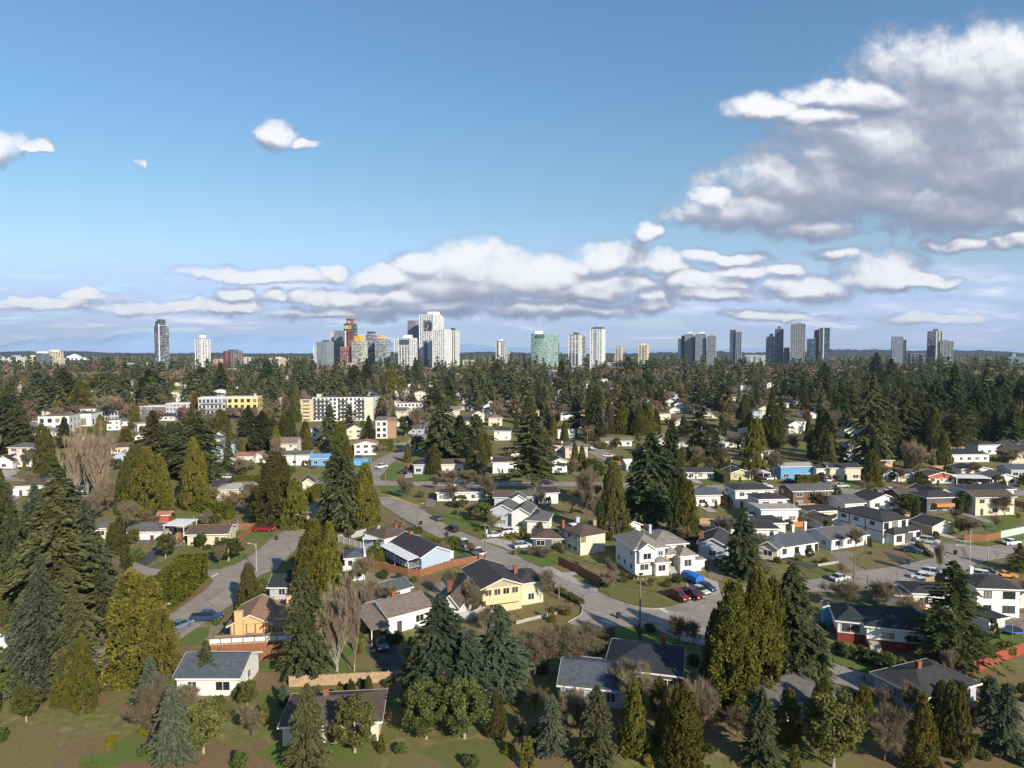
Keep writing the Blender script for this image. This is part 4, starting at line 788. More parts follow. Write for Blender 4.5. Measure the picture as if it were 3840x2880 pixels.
# ------------------------------------------------------------------ poles, lamps, fences
POLEW = mat('pole_wood', (.20, .15, .105), .9, .25, 3, stretch=(1, 1, .2)); GALV = mat('galvanised_steel', (.42, .42, .40), .5, .1, metal=.2); CER = mat('transformer_grey', (.5, .5, .48), .5, .1)
POLES = {}
def pole(key, t, x, yb, yt, label, arm=True, lamp=None, xform=False, wood=True):
    P = gp(t, x, yb); H = hgt(tpx(t, x, yt)[1], P.y); name = 'utility_pole' if wood else 'street_lamp'
    o = empty(name, P); tag(o, label, 'utility pole' if wood else 'street lamp'); m = POLEW if wood else GALV
    MB().tube([(0, 0, 0), (0, 0, H)], [.17, .11] if wood else [.13, .08], 9).build('pole', m, o)
    if wood and arm:
        MB().box(-1.2, 1.2, -.06, .06, H - .75, H - .62).build('crossarm', m, o)
        im = MB().tube([(0, 0, 0), (0, 0, .22)], .06, 6).mesh('insulator', CER)
        for q in (-1.1, -.4, .4, 1.1): link('insulator', im, o, (q, 0, H - .62))
    if xform: MB().tube([(.35, -.1, H - 2.6), (.35, -.1, H - 1.6)], .25, 10).build('transformer', CER, o)
    if lamp:
        dx, dy, dz = lamp
        MB().tube([(0, 0, H - .9 + dz), (dx * .4, dy * .4, H - .3 + dz), (dx, dy, H - .15 + dz)], .045, 6).build('lamp_arm', GALV, o)
        MB().box(dx - .35, dx + .2, dy - .13, dy + .13, H - .24 + dz, H - .09 + dz).build('lamp_head', CER, o)
    POLES[key] = (P, H); return o
WIRE = mat('wire', (.03, .03, .03), .6, .05)
def wires(a, b, label, n=3, r=.028):
    (P, H), (Q, G) = POLES[a], POLES[b]; mb = MB()
    for k in range(n):
        off = (-1.1, .4, 1.1, 0)[k]; z = (-.4, -.4, -.4, -2.2)[k]; pts = []
        for i in range(13):
            f = i / 12; p = P.lerp(Q, f); pts.append((p.x + off - P.x, p.y - P.y, H + z + (G - H) * f - 4 * .9 * f * (1 - f)))
        mb.tube(pts, r, 4, cap=False)
    tag(mb.build('power_line', WIRE, loc=P), label, 'power line')
def fence(t, pts, h, m, label, name='wooden_fence', post=True, step=2.4, pm=None, th=.08):
    P = [p if isinstance(p, Vector) else gp(t, *p) if not isinstance(p[0], str) else gp(*p) for p in pts]; o = empty(name, P[0]); tag(o, label, 'fence'); mb = MB(); c = P[0]; posts = []
    for a, b in zip(P[:-1], P[1:]):
        d = b - a; ln = d.length; d.normalize(); n = Vector((-d.y, d.x, 0)) * th / 2; k = max(1, round(ln / step)); A = a - c
        nb = max(1, int(ln / .30))
        for i in range(nb):      # boards with small gaps and uneven tops
            f0_, f1_ = i * ln / nb + .012, (i + 1) * ln / nb - .012; hh = h + rt.uniform(-.03, .03)
            q = [A + d * f0_ - n, A + d * f1_ - n, A + d * f1_ + n, A + d * f0_ + n]
            mb.add([(v.x, v.y, .06) for v in q] + [(v.x, v.y, hh) for v in q], [(0, 3, 2, 1), (4, 5, 6, 7), (0, 1, 5, 4), (1, 2, 6, 5), (2, 3, 7, 6), (3, 0, 4, 7)])
        for i in range(k + 1): posts.append(A + d * (ln * i / k) + n * 2.2)
    mb.build('boards', m, o)
    if post:
        me = MB().box(-.07, .07, -.07, .07, 0, h + .12).mesh('post', pm or m)
        for q in posts[:40]: link('post', me, o, q)
    return o
FBRN = mat('fence_brown', (.27, .12, .065), .9, .25, 2); FRED = mat('fence_red', (.34, .075, .05), .9, .2, 2); FMNT = mat('fence_mint', (.50, .60, .52), .8, .1, 2); FGRY = mat('fence_grey', (.42, .42, .41), .9, .15, 2); FORG = mat('fence_orange', (.50, .22, .08), .9, .2, 2); FTAN = mat('fence_tan', (.42, .30, .18), .9, .25, 2)
def bin_(t, x, y, m, label):
    P = gp(t, x, y); o = empty('wheelie_bin', (P.x, P.y, ROADZ * .8), rt.uniform(0, 3)); tag(o, label, 'wheelie bin')
    MB().add([(-.25, -.28, .06), (.25, -.28, .06), (.25, .28, .06), (-.25, .28, .06), (-.32, -.36, .98), (.32, -.36, .98), (.32, .36, .98), (-.32, .36, .98)], [(0, 3, 2, 1), (4, 5, 6, 7), (0, 1, 5, 4), (1, 2, 6, 5), (2, 3, 7, 6), (3, 0, 4, 7)]).build('body', m, o)
    MB().box(-.34, .34, -.38, .40, .985, 1.06).build('lid', PLAS, o); wm = MB().tube([(-.3, 0, 0), (-.2, 0, 0)], .11, 8).mesh('wheel', TYRE)
    link('wheel', wm, o, (0, .3, .11)); link('wheel', wm, o, (.5, .3, .11))
# ------------------------------------------------------------------ towers
def glassm(name, dark, light, frac=.4, rough=.25, sx=3.2, sz=3.1):
    if name in MATS: return MATS[name]
    m = bpy.data.materials.new(name); m.use_nodes = True; nt = m.node_tree; b = nt.nodes['Principled BSDF']; b.inputs['Roughness'].default_value = rough; b.inputs['Specular IOR Level'].default_value = .6
    tc = N(nt, 'ShaderNodeTexCoord'); dv = N(nt, 'ShaderNodeVectorMath', operation='DIVIDE'); L(nt, tc.outputs['Object'], dv.inputs[0]); dv.inputs[1].default_value = (sx, sx, sz)
    fl = N(nt, 'ShaderNodeVectorMath', operation='FLOOR'); L(nt, dv.outputs[0], fl.inputs[0]); wn = N(nt, 'ShaderNodeTexWhiteNoise'); L(nt, fl.outputs[0], wn.inputs['Vector'])
    r = N(nt, 'ShaderNodeMapRange', ins={'From Min': 1 - frac, 'From Max': 1.0}); L(nt, wn.outputs['Value'], r.inputs[0])
    mx = N(nt, 'ShaderNodeMix', data_type='RGBA'); mx.inputs[6].default_value = (*dark, 1); mx.inputs[7].default_value = (*light, 1); L(nt, r.outputs[0], mx.inputs[0]); L(nt, mx.outputs[2], b.inputs['Base Color'])
    MATS[name] = m; return m
G_DK = glassm('dark_grey_glass', (.035, .045, .055), (.42, .44, .45)); G_BL = glassm('navy_and_cloud_shade_glass', (.03, .055, .10), (.14, .21, .30), .5); G_GR = glassm('grey_green_glass', (.055, .085, .090), (.25, .30, .29), .6); G_TL = glassm('teal_glass', (.10, .19, .20), (.30, .40, .36), .9, .2)  # navy glass also carries painted cloud shade on the right-hand towers
G_LT = glassm('pale_glass', (.12, .15, .17), (.55, .56, .55), .7); G_WN = glassm('warm_glass', (.10, .085, .075), (.50, .44, .36), .6); G_BG = glassm('blue_grey_glass', (.08, .12, .19), (.25, .32, .41), .7)
CW = mat('tower_white', (.74, .74, .73), .8, .05, .1); CG = mat('tower_grey', (.27, .29, .33), .8, .08, .1); CC = mat('tower_cream', (.66, .60, .46), .8, .05, .1); CRD = mat('tower_red', (.20, .05, .05), .8, .1, .1); CDK = mat('charcoal_and_cloud_shade', (.08, .095, .125), .7, .1, .1); CPK = mat('tower_pink', (.58, .42, .35), .8, .08, .1); COR = mat('formwork_orange', (.75, .36, .06), .8, .1, .2); CLV = mat('tower_lavender', (.52, .52, .60), .8, .05, .1); CRS = mat('crane_red', (.40, .06, .05), .6, .1, .5); CWC = mat('crane_white', (.7, .7, .68), .6, .1, .5); CCO = mat('copper_cladding', (.48, .22, .15), .6, .1, .1)  # charcoal also carries painted cloud shade on the right-hand tower piers
YAW0 = -24
def tower(x0, x1, yt, D, label, glass=G_LT, slab=CW, pier=None, npier=3, step=3.1, pent=None, cap=None, yaw=YAW0, dr=1.0, name='tower_block', cat='tower', sideC=None, proud=.35, parts=(), zb=0):
    """square-ish tower: core glass, floor slabs, piers, penthouse"""
    W_ = (x1 - x0) / F * D; a = math.radians(abs(yaw)); w = W_ / (math.cos(a) + dr * math.sin(a)); d = w * dr
    xc = ((x0 + x1) / 2 - 1920) / F * D; H = hgt(yt, D); o = empty(name, (xc, D, 0), math.radians(yaw)); tag(o, label, cat)
    hw, hd = w / 2, d / 2
    MB().box(-hw, hw, -hd, hd, zb, H).build('facade', glass, o)
    n = int((H - zb) / step); sb = MB()
    if slab is not None:
        for k in range(1, n + 1): z = zb + k * step; sb.box(-hw - proud, hw + proud, -hd - proud, hd + proud, z - .38, z + .38) if z < H - .4 else None
        sb.build('floor_slabs', slab, o)
    if pier is not None:
        pb = MB()
        for k in range(npier + 1):
            x = -hw + w * k / npier; pb.box(x - .9, x + .9, -hd - proud - .25, -hd + .1, zb, H + .3); y = -hd + d * k / npier; pb.box(-hw - proud - .25, -hw + .1, y - .9, y + .9, zb, H + .2); pb.box(hw - .1, hw + proud + .25, y - .9, y + .9, zb, H + .2)
        pb.build('piers', pier, o)
    MB().box(-hw - proud - .1, hw + proud + .1, -hd - proud - .1, hd + proud + .1, H + .35, H + 1.4).build('parapet', cap or slab or CG, o)
    if pent:
        f0_, f1_, py, pm = pent; zt = hgt(py, D); MB().box(-hw + w * f0_, -hw + w * f1_, -hd * .7, hd * .7, H + 1.4, zt).build('penthouse', pm, o)
    for nm, fx0, fx1, z0f, z1f, m, pr in parts:     # extra coloured strips on the front: fractions of width and height
        MB().box(-hw + w * fx0, -hw + w * fx1, -hd - proud - pr, -hd + .2, zb + (H - zb) * z0f, zb + (H - zb) * z1f).build(nm, m, o)
    LAND.append((label, (x0 + x1) / 2, (yt + 1380) / 2)); OCC.append((xc, D, max(w, d) * .7)); return o
FENQ = []
# ------------------------------------------------------------------ houses of the foreground (corners traced on the ground)
h = house('bungalow', 'A', (1060, 318), (1400, 312), 8.5, 2.9, 'hip', 1.9, WWHT, RGREY, 'white bungalow with grey hip roof beside a flat white patio cover', base=(.9, WDGR), door=True)
carport('A', (1420, 300), (1590, 305), 6, 4.2, RWHITE, 'flat white patio cover between the grey-roofed and brown-roofed bungalows')
h = house('bungalow', 'A', (1620, 335), (1960, 328), 8, 2.9, 'gable_x', 1.6, WCRM, RBROWN, 'cream bungalow with dark brown roof beside the left road', chim=(.95, .6, .6), door=True)
h = house('shed', 'A', (1735, 166), (1855, 162), 4, 2.0, 'gable_x', .8, WREDP, RDARK, 'small red shed behind the cream bungalow', cat='shed', wins=False)
h = house('shed', 'A', (1370, 135), (1460, 132), 3, 2.2, 'gable_x', .8, WREDP, RRED, 'orange-red shed behind the grey-roofed bungalow', cat='shed', wins=False)
# half-timbered house
h = House('half_timbered_house', gp('A', 1990, 1215), math.radians(8), 'orange-cream half-timbered house with tan roof, tall chimney and raised deck'); tag(h.o, cat='house')
h.vol(0, 0, 6.6, 9, 0, 3.8, 'gable_y', 1.6, WORG, RTAN, trim='cream', wt='brown'); h.vol(6.6, 2.2, 7.0, 7.6, 0, 3.7, 'hip', 1.7, WORG, RTAN, trim='cream', wt='white')
h.chimney(1.6, -.45, 0, 6.2, WORG, 1.3, .7); h.chimney(8.8, 5, 4, 6.4, WORG, .8, .8, h.roofs[1])
MB().box(.4, 6.2, -.05, -.005, 3.82, 3.86).build('gable_boards', WBRN, h.o)
for x in (.1, 1.2, 2.7, 4.1, 5.4, 6.4): MB().box(x - .09, x + .09, -.07, -.006, 2.2, 3.8).build('timber', WBRN, h.o)
dk = MB().box(-2.2, 12, -4.2, -.5, 2.2, 2.4).build('deck', FTAN, h.o); rl = MB()
for x in np.arange(-2.2, 12.1, 1.77): rl.box(x - .06, x + .06, -4.2, -4.08, 2.4, 3.45)
rl.box(-2.2, 12, -4.2, -4.1, 3.35, 3.45); rl.build('railing', WBRN, dk); MB().box(-2.1, 11.9, -4.12, -4.09, 2.5, 3.2).build('railing_panels', WWHT, dk); MB().box(-2.0, 11.8, -4.0, -3.9, .02, 2.18).build('deck_skirt', FBRN, dk)
LAND.append(('orange-cream half-timbered house with tan roof, tall chimney and raised deck', 960, 2330))
fence('A', [(1900, 1330), ('B', 330, 1330)], 1.9, FBRN, 'long brown plank fence below the half-timbered house')
h = house('bungalow', 'A', (1530, 1640), (2060, 1640), 9, 2.9, 'gable_x', 2.0, WWHT, RSLATE, 'blue-grey roofed house at the bottom, right of the twin cedars'); LAND.pop(); LAND.append(('blue-grey roofed house at the bottom edge', 780, 2500))
h = house('bungalow', 'A', (-240, 1330), (130, 1268), 9, 2.9, 'gable_y', 2.6, WWHT, RBROWN, 'white house with brown gable roof cut by the left edge', wins=True)
h = house('bungalow', 'A', (780, 280), (960, 276), 7, 2.8, 'hip', 1.5, WCRM, RGREY, 'small cream house half hidden left of the grey hip-roofed bungalow')
h = house('shed', 'B', (120, 800), (330, 800), 7, 2.6, 'gable_x', 1.8, WGRY, RNAVY, 'shaded house with dark slate roof above the half-timbered house', wins=True, cat='house')
# centre left
h = house('bungalow', 'B', (1110, 385), (1330, 325), 9, 3.0, 'hip', 2.0, WWHT, RBROWN, 'white house with dark brown hip roof behind the light blue house', chim=(.75, .4, .5))
carport('B', (930, 372), (1075, 372), 5, 2.7, RWHITE, 'small white patio cover behind the hip-roofed house')
h = House('light_blue_house', gp('B', 1430, 575), math.radians(36), 'light blue gabled house with black roof and long white deck side', 'house')
h.vol(0, 0, 7.6, 15, 0, 3.7, 'gable_y', 1.7, WBLU, RDARK, wins=False); h.chimney(3.8, 12.5, 4.6, 6.2, BRICK)
for q in (2.5, 5, 8, 11, 14): h.win('l', q, 2.1, 1.6, 1.1, (0, 0, 7.6, 16))
for q in (3, 9): h.win('l', q, .35, 1.4, .9, (0, 0, 7.6, 16))
dk = MB().box(-3.0, -.02, .5, 14.5, 1.45, 1.62).build('deck', TRIMS['grey'], h.o); rl = MB()
for q in np.arange(.5, 14.6, 1.5): rl.box(-3.0, -2.9, q - .05, q + .05, 1.62, 2.5)
rl.box(-3.02, -2.88, .5, 14.5, 2.45, 2.55); rl.build('railing', WHITE, dk)
ps = MB().box(-.08, .08, -.08, .08, 0, 3.35).mesh('post', WHITE)
for q in (1, 7.5, 14): link('post', ps, h.o, (-2.9, q, 0))
MB().add([(-3.3, .2, 3.35), (-.4, .2, 3.62), (-.4, 14.8, 3.62), (-3.3, 14.8, 3.35), (-3.3, .2, 3.45), (-.4, .2, 3.72), (-.4, 14.8, 3.72), (-3.3, 14.8, 3.45)], [(0, 3, 2, 1), (4, 5, 6, 7), (0, 1, 5, 4), (1, 2, 6, 5), (2, 3, 7, 6), (3, 0, 4, 7)]).build('deck_cover', RWHITE, h.o)
MB().box(7.6, 9.6, 2, 6, 0, 2.6).build('porch', WHITE, h.o)
LAND.append((h.o['label'], 1560, 2080))
h = House('white_balcony_house', gp('B', 770, 645), math.radians(14), 'narrow white two-storey house with balcony and dark turret roof', 'house')
h.vol(0, 0, 4.2, 6, 0, 4.9, 'hip', 1.1, WWHT, RSLATE, wins=False, ov=.3); bx = (0, 0, 4.2, 7)
for q in (1.1, 3.0): h.win('f', q, .9, .9, 1.1, bx); h.win('f', q, 3.4, .9, 1.1, bx)
MB().box(-.6, 4.8, -1.7, -.02, 2.75, 2.95).build('balcony', WHITE, h.o); MB().box(-.6, 4.8, -1.72, -1.62, 2.96, 3.9).build('balcony_rail', WHITE, h.o)
MB().box(4.0, 4.5, -.2, 6.2, 4.92, 5.8).build('parapet', WHITE, h.o); LAND.append((h.o['label'], 1320, 2110))
h = house('garage', 'B', (1088, 868), (1335, 795), 6.5, 2.5, 'gable_x', 1.3, WWHT, RSLATE, 'small white garage with slate-blue gable roof in the back yard', wins=True, cat='garage', wt='black')
h = house('bungalow', 'B', (1150, 1110), (1500, 1010), 9.5, 3.2, 'gable_x', 1.9, WWHT, RTAUPE, 'long white bungalow with taupe roof above the black driveway', chim=(.42, .6, .8), door=True)
carport('B', (1000, 1195), (1140, 1160), 8, 2.6, RTAUPE, 'carport with taupe roof above the black driveway', slope=1.3)
h = house('bungalow', 'B', (1610, 985), (1745, 1000), 11, 3.2, 'gable_y', 2.1, WWHT, RBROWN, 'white gabled house with brown roof behind the taupe bungalow', chim=(-.1, .5, .9)); 
h = House('yellow_house', gp('B', 1955, 928), math.radians(20), 'large tan and yellow two-storey house with dark roof and front balcony', 'house')
h.vol(0, 0, 8.0, 12.5, 0, 4.9, 'gable_y', 1.5, WTAN, RDARK, wins=False, trim='cream'); bx = (0, 0, 8, 15)
MB().box(.1, 7.9, -.08, -.02, 0, 4.85).build('front_wall', WYEL, h.o)
MB().box(0.2, 7.6, -1.6, -.1, 2.2, 2.4).build('balcony', WYEL, h.o)
MB().box(0.2, 7.6, -1.62, -1.5, 2.4, 3.2).build('balcony_rail', WYEL, h.o)
for q in (1.2, 3.0, 4.8, 6.6): o = h.win('f', q, 3.4, 1.2, 1.1, (0, -.08, 8, 15), 'cream')
h.win('f', 2.2, .8, 1.6, 1.0, (0, -.08, 8, 15), 'cream')
for q in (4, 9): h.win('l', q, 3.6, .7, .7, bx, 'brown')
h.win('l', 7, .9, .7, .7, bx, 'brown')
h.vol(8.0, 1.6, 5.2, 7.5, 0, 4.3, 'hip', 1.2, WCRM, RDARK, trim='white'); h.chimney(8.9, 6, 4.5, 6.4, BRICK, .7, .7, h.roofs[1]); LAND.append((h.o['label'], 1900, 2210))
fence('B', [(1750, 1000), (1900, 975), (1960, 915)], 1.8, FGRY, 'pale grey board fence right of the white gabled house')
fence('B', [(925, 505), (1310, 600), (1420, 608), (1700, 520), (1990, 470)], 1.7, FBRN, 'brown plank fence round the light blue house')
fence('C', [(400, 500), (590, 590), (760, 690)], 2.0, FBRN, 'long dark red-brown fence beside the sidewalk')
fence('C', [(35, 1020), (410, 925)], .7, CONC, 'low pale garden wall below the yellow house', name='garden_wall', post=False)
# centre
h = House('grey_white_house', gp('B', 2040, 172), math.radians(-12), 'grey and white two-storey house with many small gables beside the dark bungalow', 'house')
h.vol(0, 0, 6, 8, 0, 4.9, 'gable_y', 1.5, WGRY, RGREY); h.vol(6, -1.5, 5, 9, 0, 4.7, 'gable_y', 1.4, WWHT, RGREY, back=True); h.vol(11, -4.5, 5.5, 9, 0, 3.4, 'hip', 1.5, WWHT, RGREY); LAND.append((h.o['label'], 1940, 1930))
h = house('bungalow', 'C', (180, 365), (450, 370), 9, 2.7, 'hip', 1.7, WDGR, RBROWN, 'dark bungalow with brown hip roof beside the beige two-storey house', chim=(.9, .5, 1.0))
h = House('beige_house', gp('C', 590, 425), math.radians(30), 'beige two-storey house with dark brown hip roof and brick chimney', 'house')
h.vol(0, 0, 7.6, 9.5, 0, 4.9, 'hip', 1.4, WBEI, RBROWN, wins=False, trim='brown'); bx = (0, 0, 7.6, 10.5)
h.win('f', .9, 3.3, 1.2, 1.4, bx, 'brown')
for q in (2, 4.5, 7.5): h.win('l', q, 3.4, 1.6, 1.1, bx, 'white'); h.win('l', q, .8, 1.4, 1.0, bx, 'white')
h.chimney(-.0, 7.6, 4.6, 7.0, BRICK); h.chimney(4.6, 7.8, 5.4, 7.2, WGRY, 1.1, .8); MB().box(1.4, 3.4, 5.6, 7.2, 6.05, 6.25).build('skylight', RWHITE, h.roofs[0]); LAND.append((h.o['label'], 2190, 2030))
h = House('large_white_house', gp('C', 1063, 603), math.radians(14), 'large white two-storey house with weathered shake roof and orange front door', 'house')
h.vol(0, 0, 7.2, 11, 0, 6.0, 'hip', 2.2, WWHT, RWEATH, wins=False, ov=.6); h.vol(5.5, 2.2, 8.0, 9.5, 0, 5.9, 'hip', 2.0, WWHT, RWEATH, wins=False, ov=.6)
h.vol(.6, -1.0, 3.6, 3, 3.3, 2.9, 'gable_y', 1.2, WWHT, RWEATH, wins=False, ov=.4); h.vol(4.4, -1.2, 3.2, 3.6, 0, 3.0, 'hip', 1.2, WWHT, RWEATH, wins=False, ov=.4)
h.vol(10.2, -1.6, 3.6, 5, 0, 4.2, 'hip', 1.6, WWHT, RWEATH, wins=False, ov=.5); h.vol(7.7, .2, 2.6, 3, 3.55, .6, 'hip', 1.5, WWHT, RWEATH, wins=False, ov=.5)
h.vol(13.6, .2, 3.6, 5.5, 0, 2.4, 'hip', 1.0, WWHT, RWEATH, wins=False, ov=.35)
bx = (0, 0, 7.2, 11)
h.win('f', 2.4, 4.0, 1.8, 1.3, (0, -1.0, 7.2, 11)); h.win('f', 2.2, 1.3, 2.0, 1.3, bx); h.win('f', 1.4, .15, 1.0, .6, bx); h.win('f', 5.9, 1.2, 1.6, 1.3, (0, -1.2, 7, 3)); h.win('f', 6.1, 4.3, 1.1, 1.0, (0, 0, 7.2, 11))
for q in (2, 5.5, 9): h.win('l', q, 4.2, 1.0, 1.0, bx); h.win('l', q, 1.2, 1.0, 1.0, bx)
h.win('f', 1.8, 1.9, 1.7, 1.5, (10.2, -1.6, 3.6, 5)); h.win('r', 2, 4.2, 1.4, 1.1, (5.5, 2.2, 8, 9.5))
MB().box(-.55, .55, -.05, .03, 0, 2.2).build('front_door', mat('orange_door', (.62, .29, .03), .5, .1), h.o, (8.6, 1.1, 1.35))
MB().box(7.6, 10.2, .0, 2.2, .0, 1.35).build('porch', CONC, h.o)
for x in (7.85, 9.95): MB().box(-.13, .13, -.13, .13, 1.35, 3.6).build('column', WHITE, h.o, (x, .4, 0))
st = MB()
for k in range(7): st.box(7.9, 9.6, -.3 * (k + 1), -.3 * k - .003, 0, 1.35 - .19 * (k + 1) + .02)
st.build('steps', CONC, h.o); h.door('f', 1.8, 0, (13.6, .2, 3.6, 5.5), WHITE, 2.6, 2.1, 'garage'); h.chimney(6.6, 6.6, 7.5, 9.4, WGRY, .6, .6)
LAND.append((h.o['label'], 2450, 2060))
# blue tarp over a trailer
TARP = mat('blue_tarp', (.02, .14, .52), .45, .2, 1.5, spec=.5, bump=.4)
P = gp('C', 1560, 655); o = empty('covered_trailer', P, math.radians(-65)); tag(o, 'bright blue tarp stretched over a trailer by the white garage', 'trailer')
xs = np.linspace(-2.4, 2.4, 9); ys = np.linspace(-1.1, 1.1, 5); vs = [(x, y, 2.35 - .25 * abs(y) ** 2 - .10 * abs(x) + .09 * math.sin(x * 4 + y * 3)) for x in xs for y in ys]
n0 = len(vs); fs = [(i * 5 + j, (i + 1) * 5 + j, (i + 1) * 5 + j + 1, i * 5 + j + 1) for i in range(8) for j in range(4)]
rim = [i * 5 for i in range(9)] + [40 + j for j in range(1, 5)] + [(8 - i) * 5 + 4 for i in range(1, 9)] + [4 - j for j in range(1, 4)]
for i in rim: v = vs[i]; vs.append((v[0] * 1.06, v[1] * 1.08, .9 + .12 * math.sin(v[0] * 5)))
fs += [(rim[k], rim[(k + 1) % len(rim)], n0 + (k + 1) % len(rim), n0 + k) for k in range(len(rim))]
MB().add(vs, fs).build('tarp', TARP, o); wm = MB().tube([(0, -.1, 0), (0, .1, 0)], .36, 12).mesh('wheel', TYRE); MB().box(-2.3, 2.3, -.95, .95, .5, .8).build('trailer_bed', PLAS, o)
for q in (-1, 1): link('wheel', wm, o, (0, q * 1.02, .36))
h = house('shed', 'C', (975, 258), (1110, 235), 6, 2.6, 'gable_y', 1.4, WWHT, RGREY, 'small white gabled garage behind the large white house', cat='garage')
h = house('bungalow', 'C', (1610, 440), (1850, 470), 12, 3.6, 'gable_y', 1.8, WGRY, RDARK, 'grey house with black roof in shade, right of the large white house', chim=(.05, .3, .6), trim='white')
h = house('bungalow', 'C', (1780, 275), (1960, 275), 8, 3.0, 'gable_x', 1.4, WWHT, RDARK, 'white house with black roof behind the shaded grey house')
h = house('bungalow', 'C', (2070, 300), (2300, 300), 9, 3.2, 'flat', .5, WWHT, RDARK, 'white house with flat black roof behind the tall spruce')
h = house('bungalow', 'C', (2130, 440), (2290, 470), 10, 3.0, 'gable_y', 1.6, WPNK, RSLATE, 'house with slate-blue roof right behind the tall spruce')
# bottom centre; the hip-roofed house has tree shade put into its dark colours
h = house('bungalow', 'C', (820, 1560), (1450, 1640), 11, 3.0, 'hip', 2.4, WDGR, RNAVY, 'house with blue-black hip roof coloured for shade at the bottom centre', chim=(.75, .8, .3)); LAND.pop(); LAND.append(('blue-black roofed house coloured for shade at the bottom centre', 2450, 2460))
h = house('bungalow', 'C', (420, 1700), (1000, 1760), 10, 2.8, 'gable_x', 1.8, WGRY, RSLATE, 'slate-blue roof cut by the bottom edge beside the bare thicket'); LAND.pop()
# right side
h = house('bungalow', 'D', (88, 452), (402, 400), 9.5, 2.7, 'gable_x', 1.9, WWHT, RSLATE, 'white bungalow with slate-grey roof, left one of the pair along the street', wt='black'); h.chimney(10.8, 6, 2, 5.6, WHITE)
h = house('bungalow', 'D', (548, 380), (852, 330), 10.5, 2.7, 'gable_x', 1.9, WWHT, RGREY, 'white bungalow with mid-grey roof, right one of the pair along the street'); h.chimney(-.5, 8, 1, 5.4, WHITE)
for p in ((3, 6, 4.2), (7, 6, 4.2)): h.vents([p])
h = House('modern_house', gp('D', 1088, 336), math.radians(23), 'modern white two-storey house with black trim and dark hip roof', 'house')
h.vol(0, 0, 3.9, 2.4, 0, 3.0, 'hip', 1.2, WWHT, RDARK, wins=False, trim='black'); h.vol(-1.2, 2.5, 9.6, 14, 0, 5.8, 'hip', 1.4, WWHT, RDARK, wins=False, trim='black'); h.vol(4.0, 1.2, 7.2, 6, 0, 2.9, 'hip', 1.1, WWHT, RDARK, wins=False, trim='black', ov=.6)
bx = (-1.2, 2.5, 9.6, 15)
for q, w_ in ((1.4, 1.6), (4.6, 1.9), (7.9, 1.4)): h.win('f', q, 3.7, w_, 1.6, bx, 'black')
h.win('f', 1.9, .8, 1.9, 1.5, (0, 0, 3.9, 17), 'black'); h.door('f', 2.1, 0, (4.9, 1.2, 7.2, 6), WDGR, 3.4, 2.3, 'garage'); h.win('f', 5.6, .8, 1.2, 1.3, (4.9, 1.2, 7.2, 6), 'black')
for q in (3, 8, 12): h.win('l', q, 4.3, 1.3, .8, bx, 'black')
MB().box(-1.24, -1.2, 2.5, 17.5, 2.9, 3.1).box(-1.24, -1.2, 7.5, 7.7, 0, 5.75).box(-1.24, -1.2, 12.5, 12.7, 0, 5.75).box(-1.26, -1.1, 2.4, 2.49, 0, 5.75).build('black_bands', TRIMS['black'], h.o)
LAND.append((h.o['label'], 3350, 1970))
h = house('garage', 'D', (1418, 242), (1602, 222), 7.5, 2.3, 'gable_y', 1.5, WCRM, RDARK, 'cream gabled garage with dark roof beside the modern house', cat='garage', wins=False); h.door('f', h.w / 2, 0, (0, 0, h.w, 7.5), WHITE, 3.6, 2.0, 'garage')
h = house('outbuilding', 'D', (355, 135), (632, 118), 8, 2.9, 'flat', .4, WCRM, RDARK, 'cream flat-roofed building behind the two white bungalows', cat='building')
h = house('bungalow', 'D', (480, 215), (655, 205), 10, 2.4, 'gable_y', 1.4, WWHT, RBROWN, 'white gabled garage with brown roof behind the right white bungalow', cat='garage')
h = house('bungalow', 'D', (-40, 245), (150, 238), 9, 3.0, 'flat', .4, WWHT, RDARK, 'white flat-roofed house directly behind the left white bungalow')
h = house('modern_box_house', 'D', (-60, 150), (260, 145), 9, 4.2, 'flat', .4, WWHT, RPALE, 'pale two-storey house with flat roof above the orange fence', cat='house')
h = house('tall_house', 'D', (-80, 100), (160, 95), 9, 5.6, 'hip', 1.2, WWHT, RDARK, 'white two-storey house with dark roof on the near side of the cross street')
fence('D', [(70, 190), (300, 175)], 1.6, FORG, 'orange plank fence behind the left white bungalow')
h = House('red_brick_house', gp('D', 850, 1225), math.radians(-16), 'white and dark red brick bungalow with black hip roof in shade', 'house')
h.vol(0, 0, 12.6, 9, 0, 3.8, 'hip', 2.1, WWHT, RNAVY, wins=False, base=(1.7, WRED)); bx = (0, 0, 12.6, 9)
h.vol(-4.2, 1.5, 4.2, 7, 0, 3.7, 'hip', 1.5, WWHT, RNAVY, wins=False, base=(1.7, WRED)); h.win('f', 2.0, 1.9, 2.9, 1.4, (-4.2, 1.5, 4.2, 7))
h.win('f', 3.2, 2.0, 2.0, 1.1, bx); h.win('f', 6.8, 2.1, 1.8, .9, bx); h.win('f', 9.6, 2.1, 1.4, .9, bx); h.door('f', 1.0, 1.6, bx, WHITE)
st = MB()
for k in range(7): st.box(.3, 2.0, -.3 * (k + 1) - .04, -.3 * k - .043, 0, 1.6 - .2 * (k + 1) + .05)
st.build('steps', CONC, h.o); h.chimney(10, 6, 5, 6.6, BRICK, .5, .5); LAND.append((h.o['label'], 3320, 2350))
h = house('shed', 'D', (475, 1040), (560, 1050), 3.2, 3.6, 'gable_y', .5, WSKY, RGREY, 'tall narrow blue shed with pale metal roof', cat='shed', wins=False, ov=.12)
h = House('white_corner_house', gp('D', 1250, 880), math.radians(-6), 'white two-storey house with dark roof behind the spreading deodar', 'house')
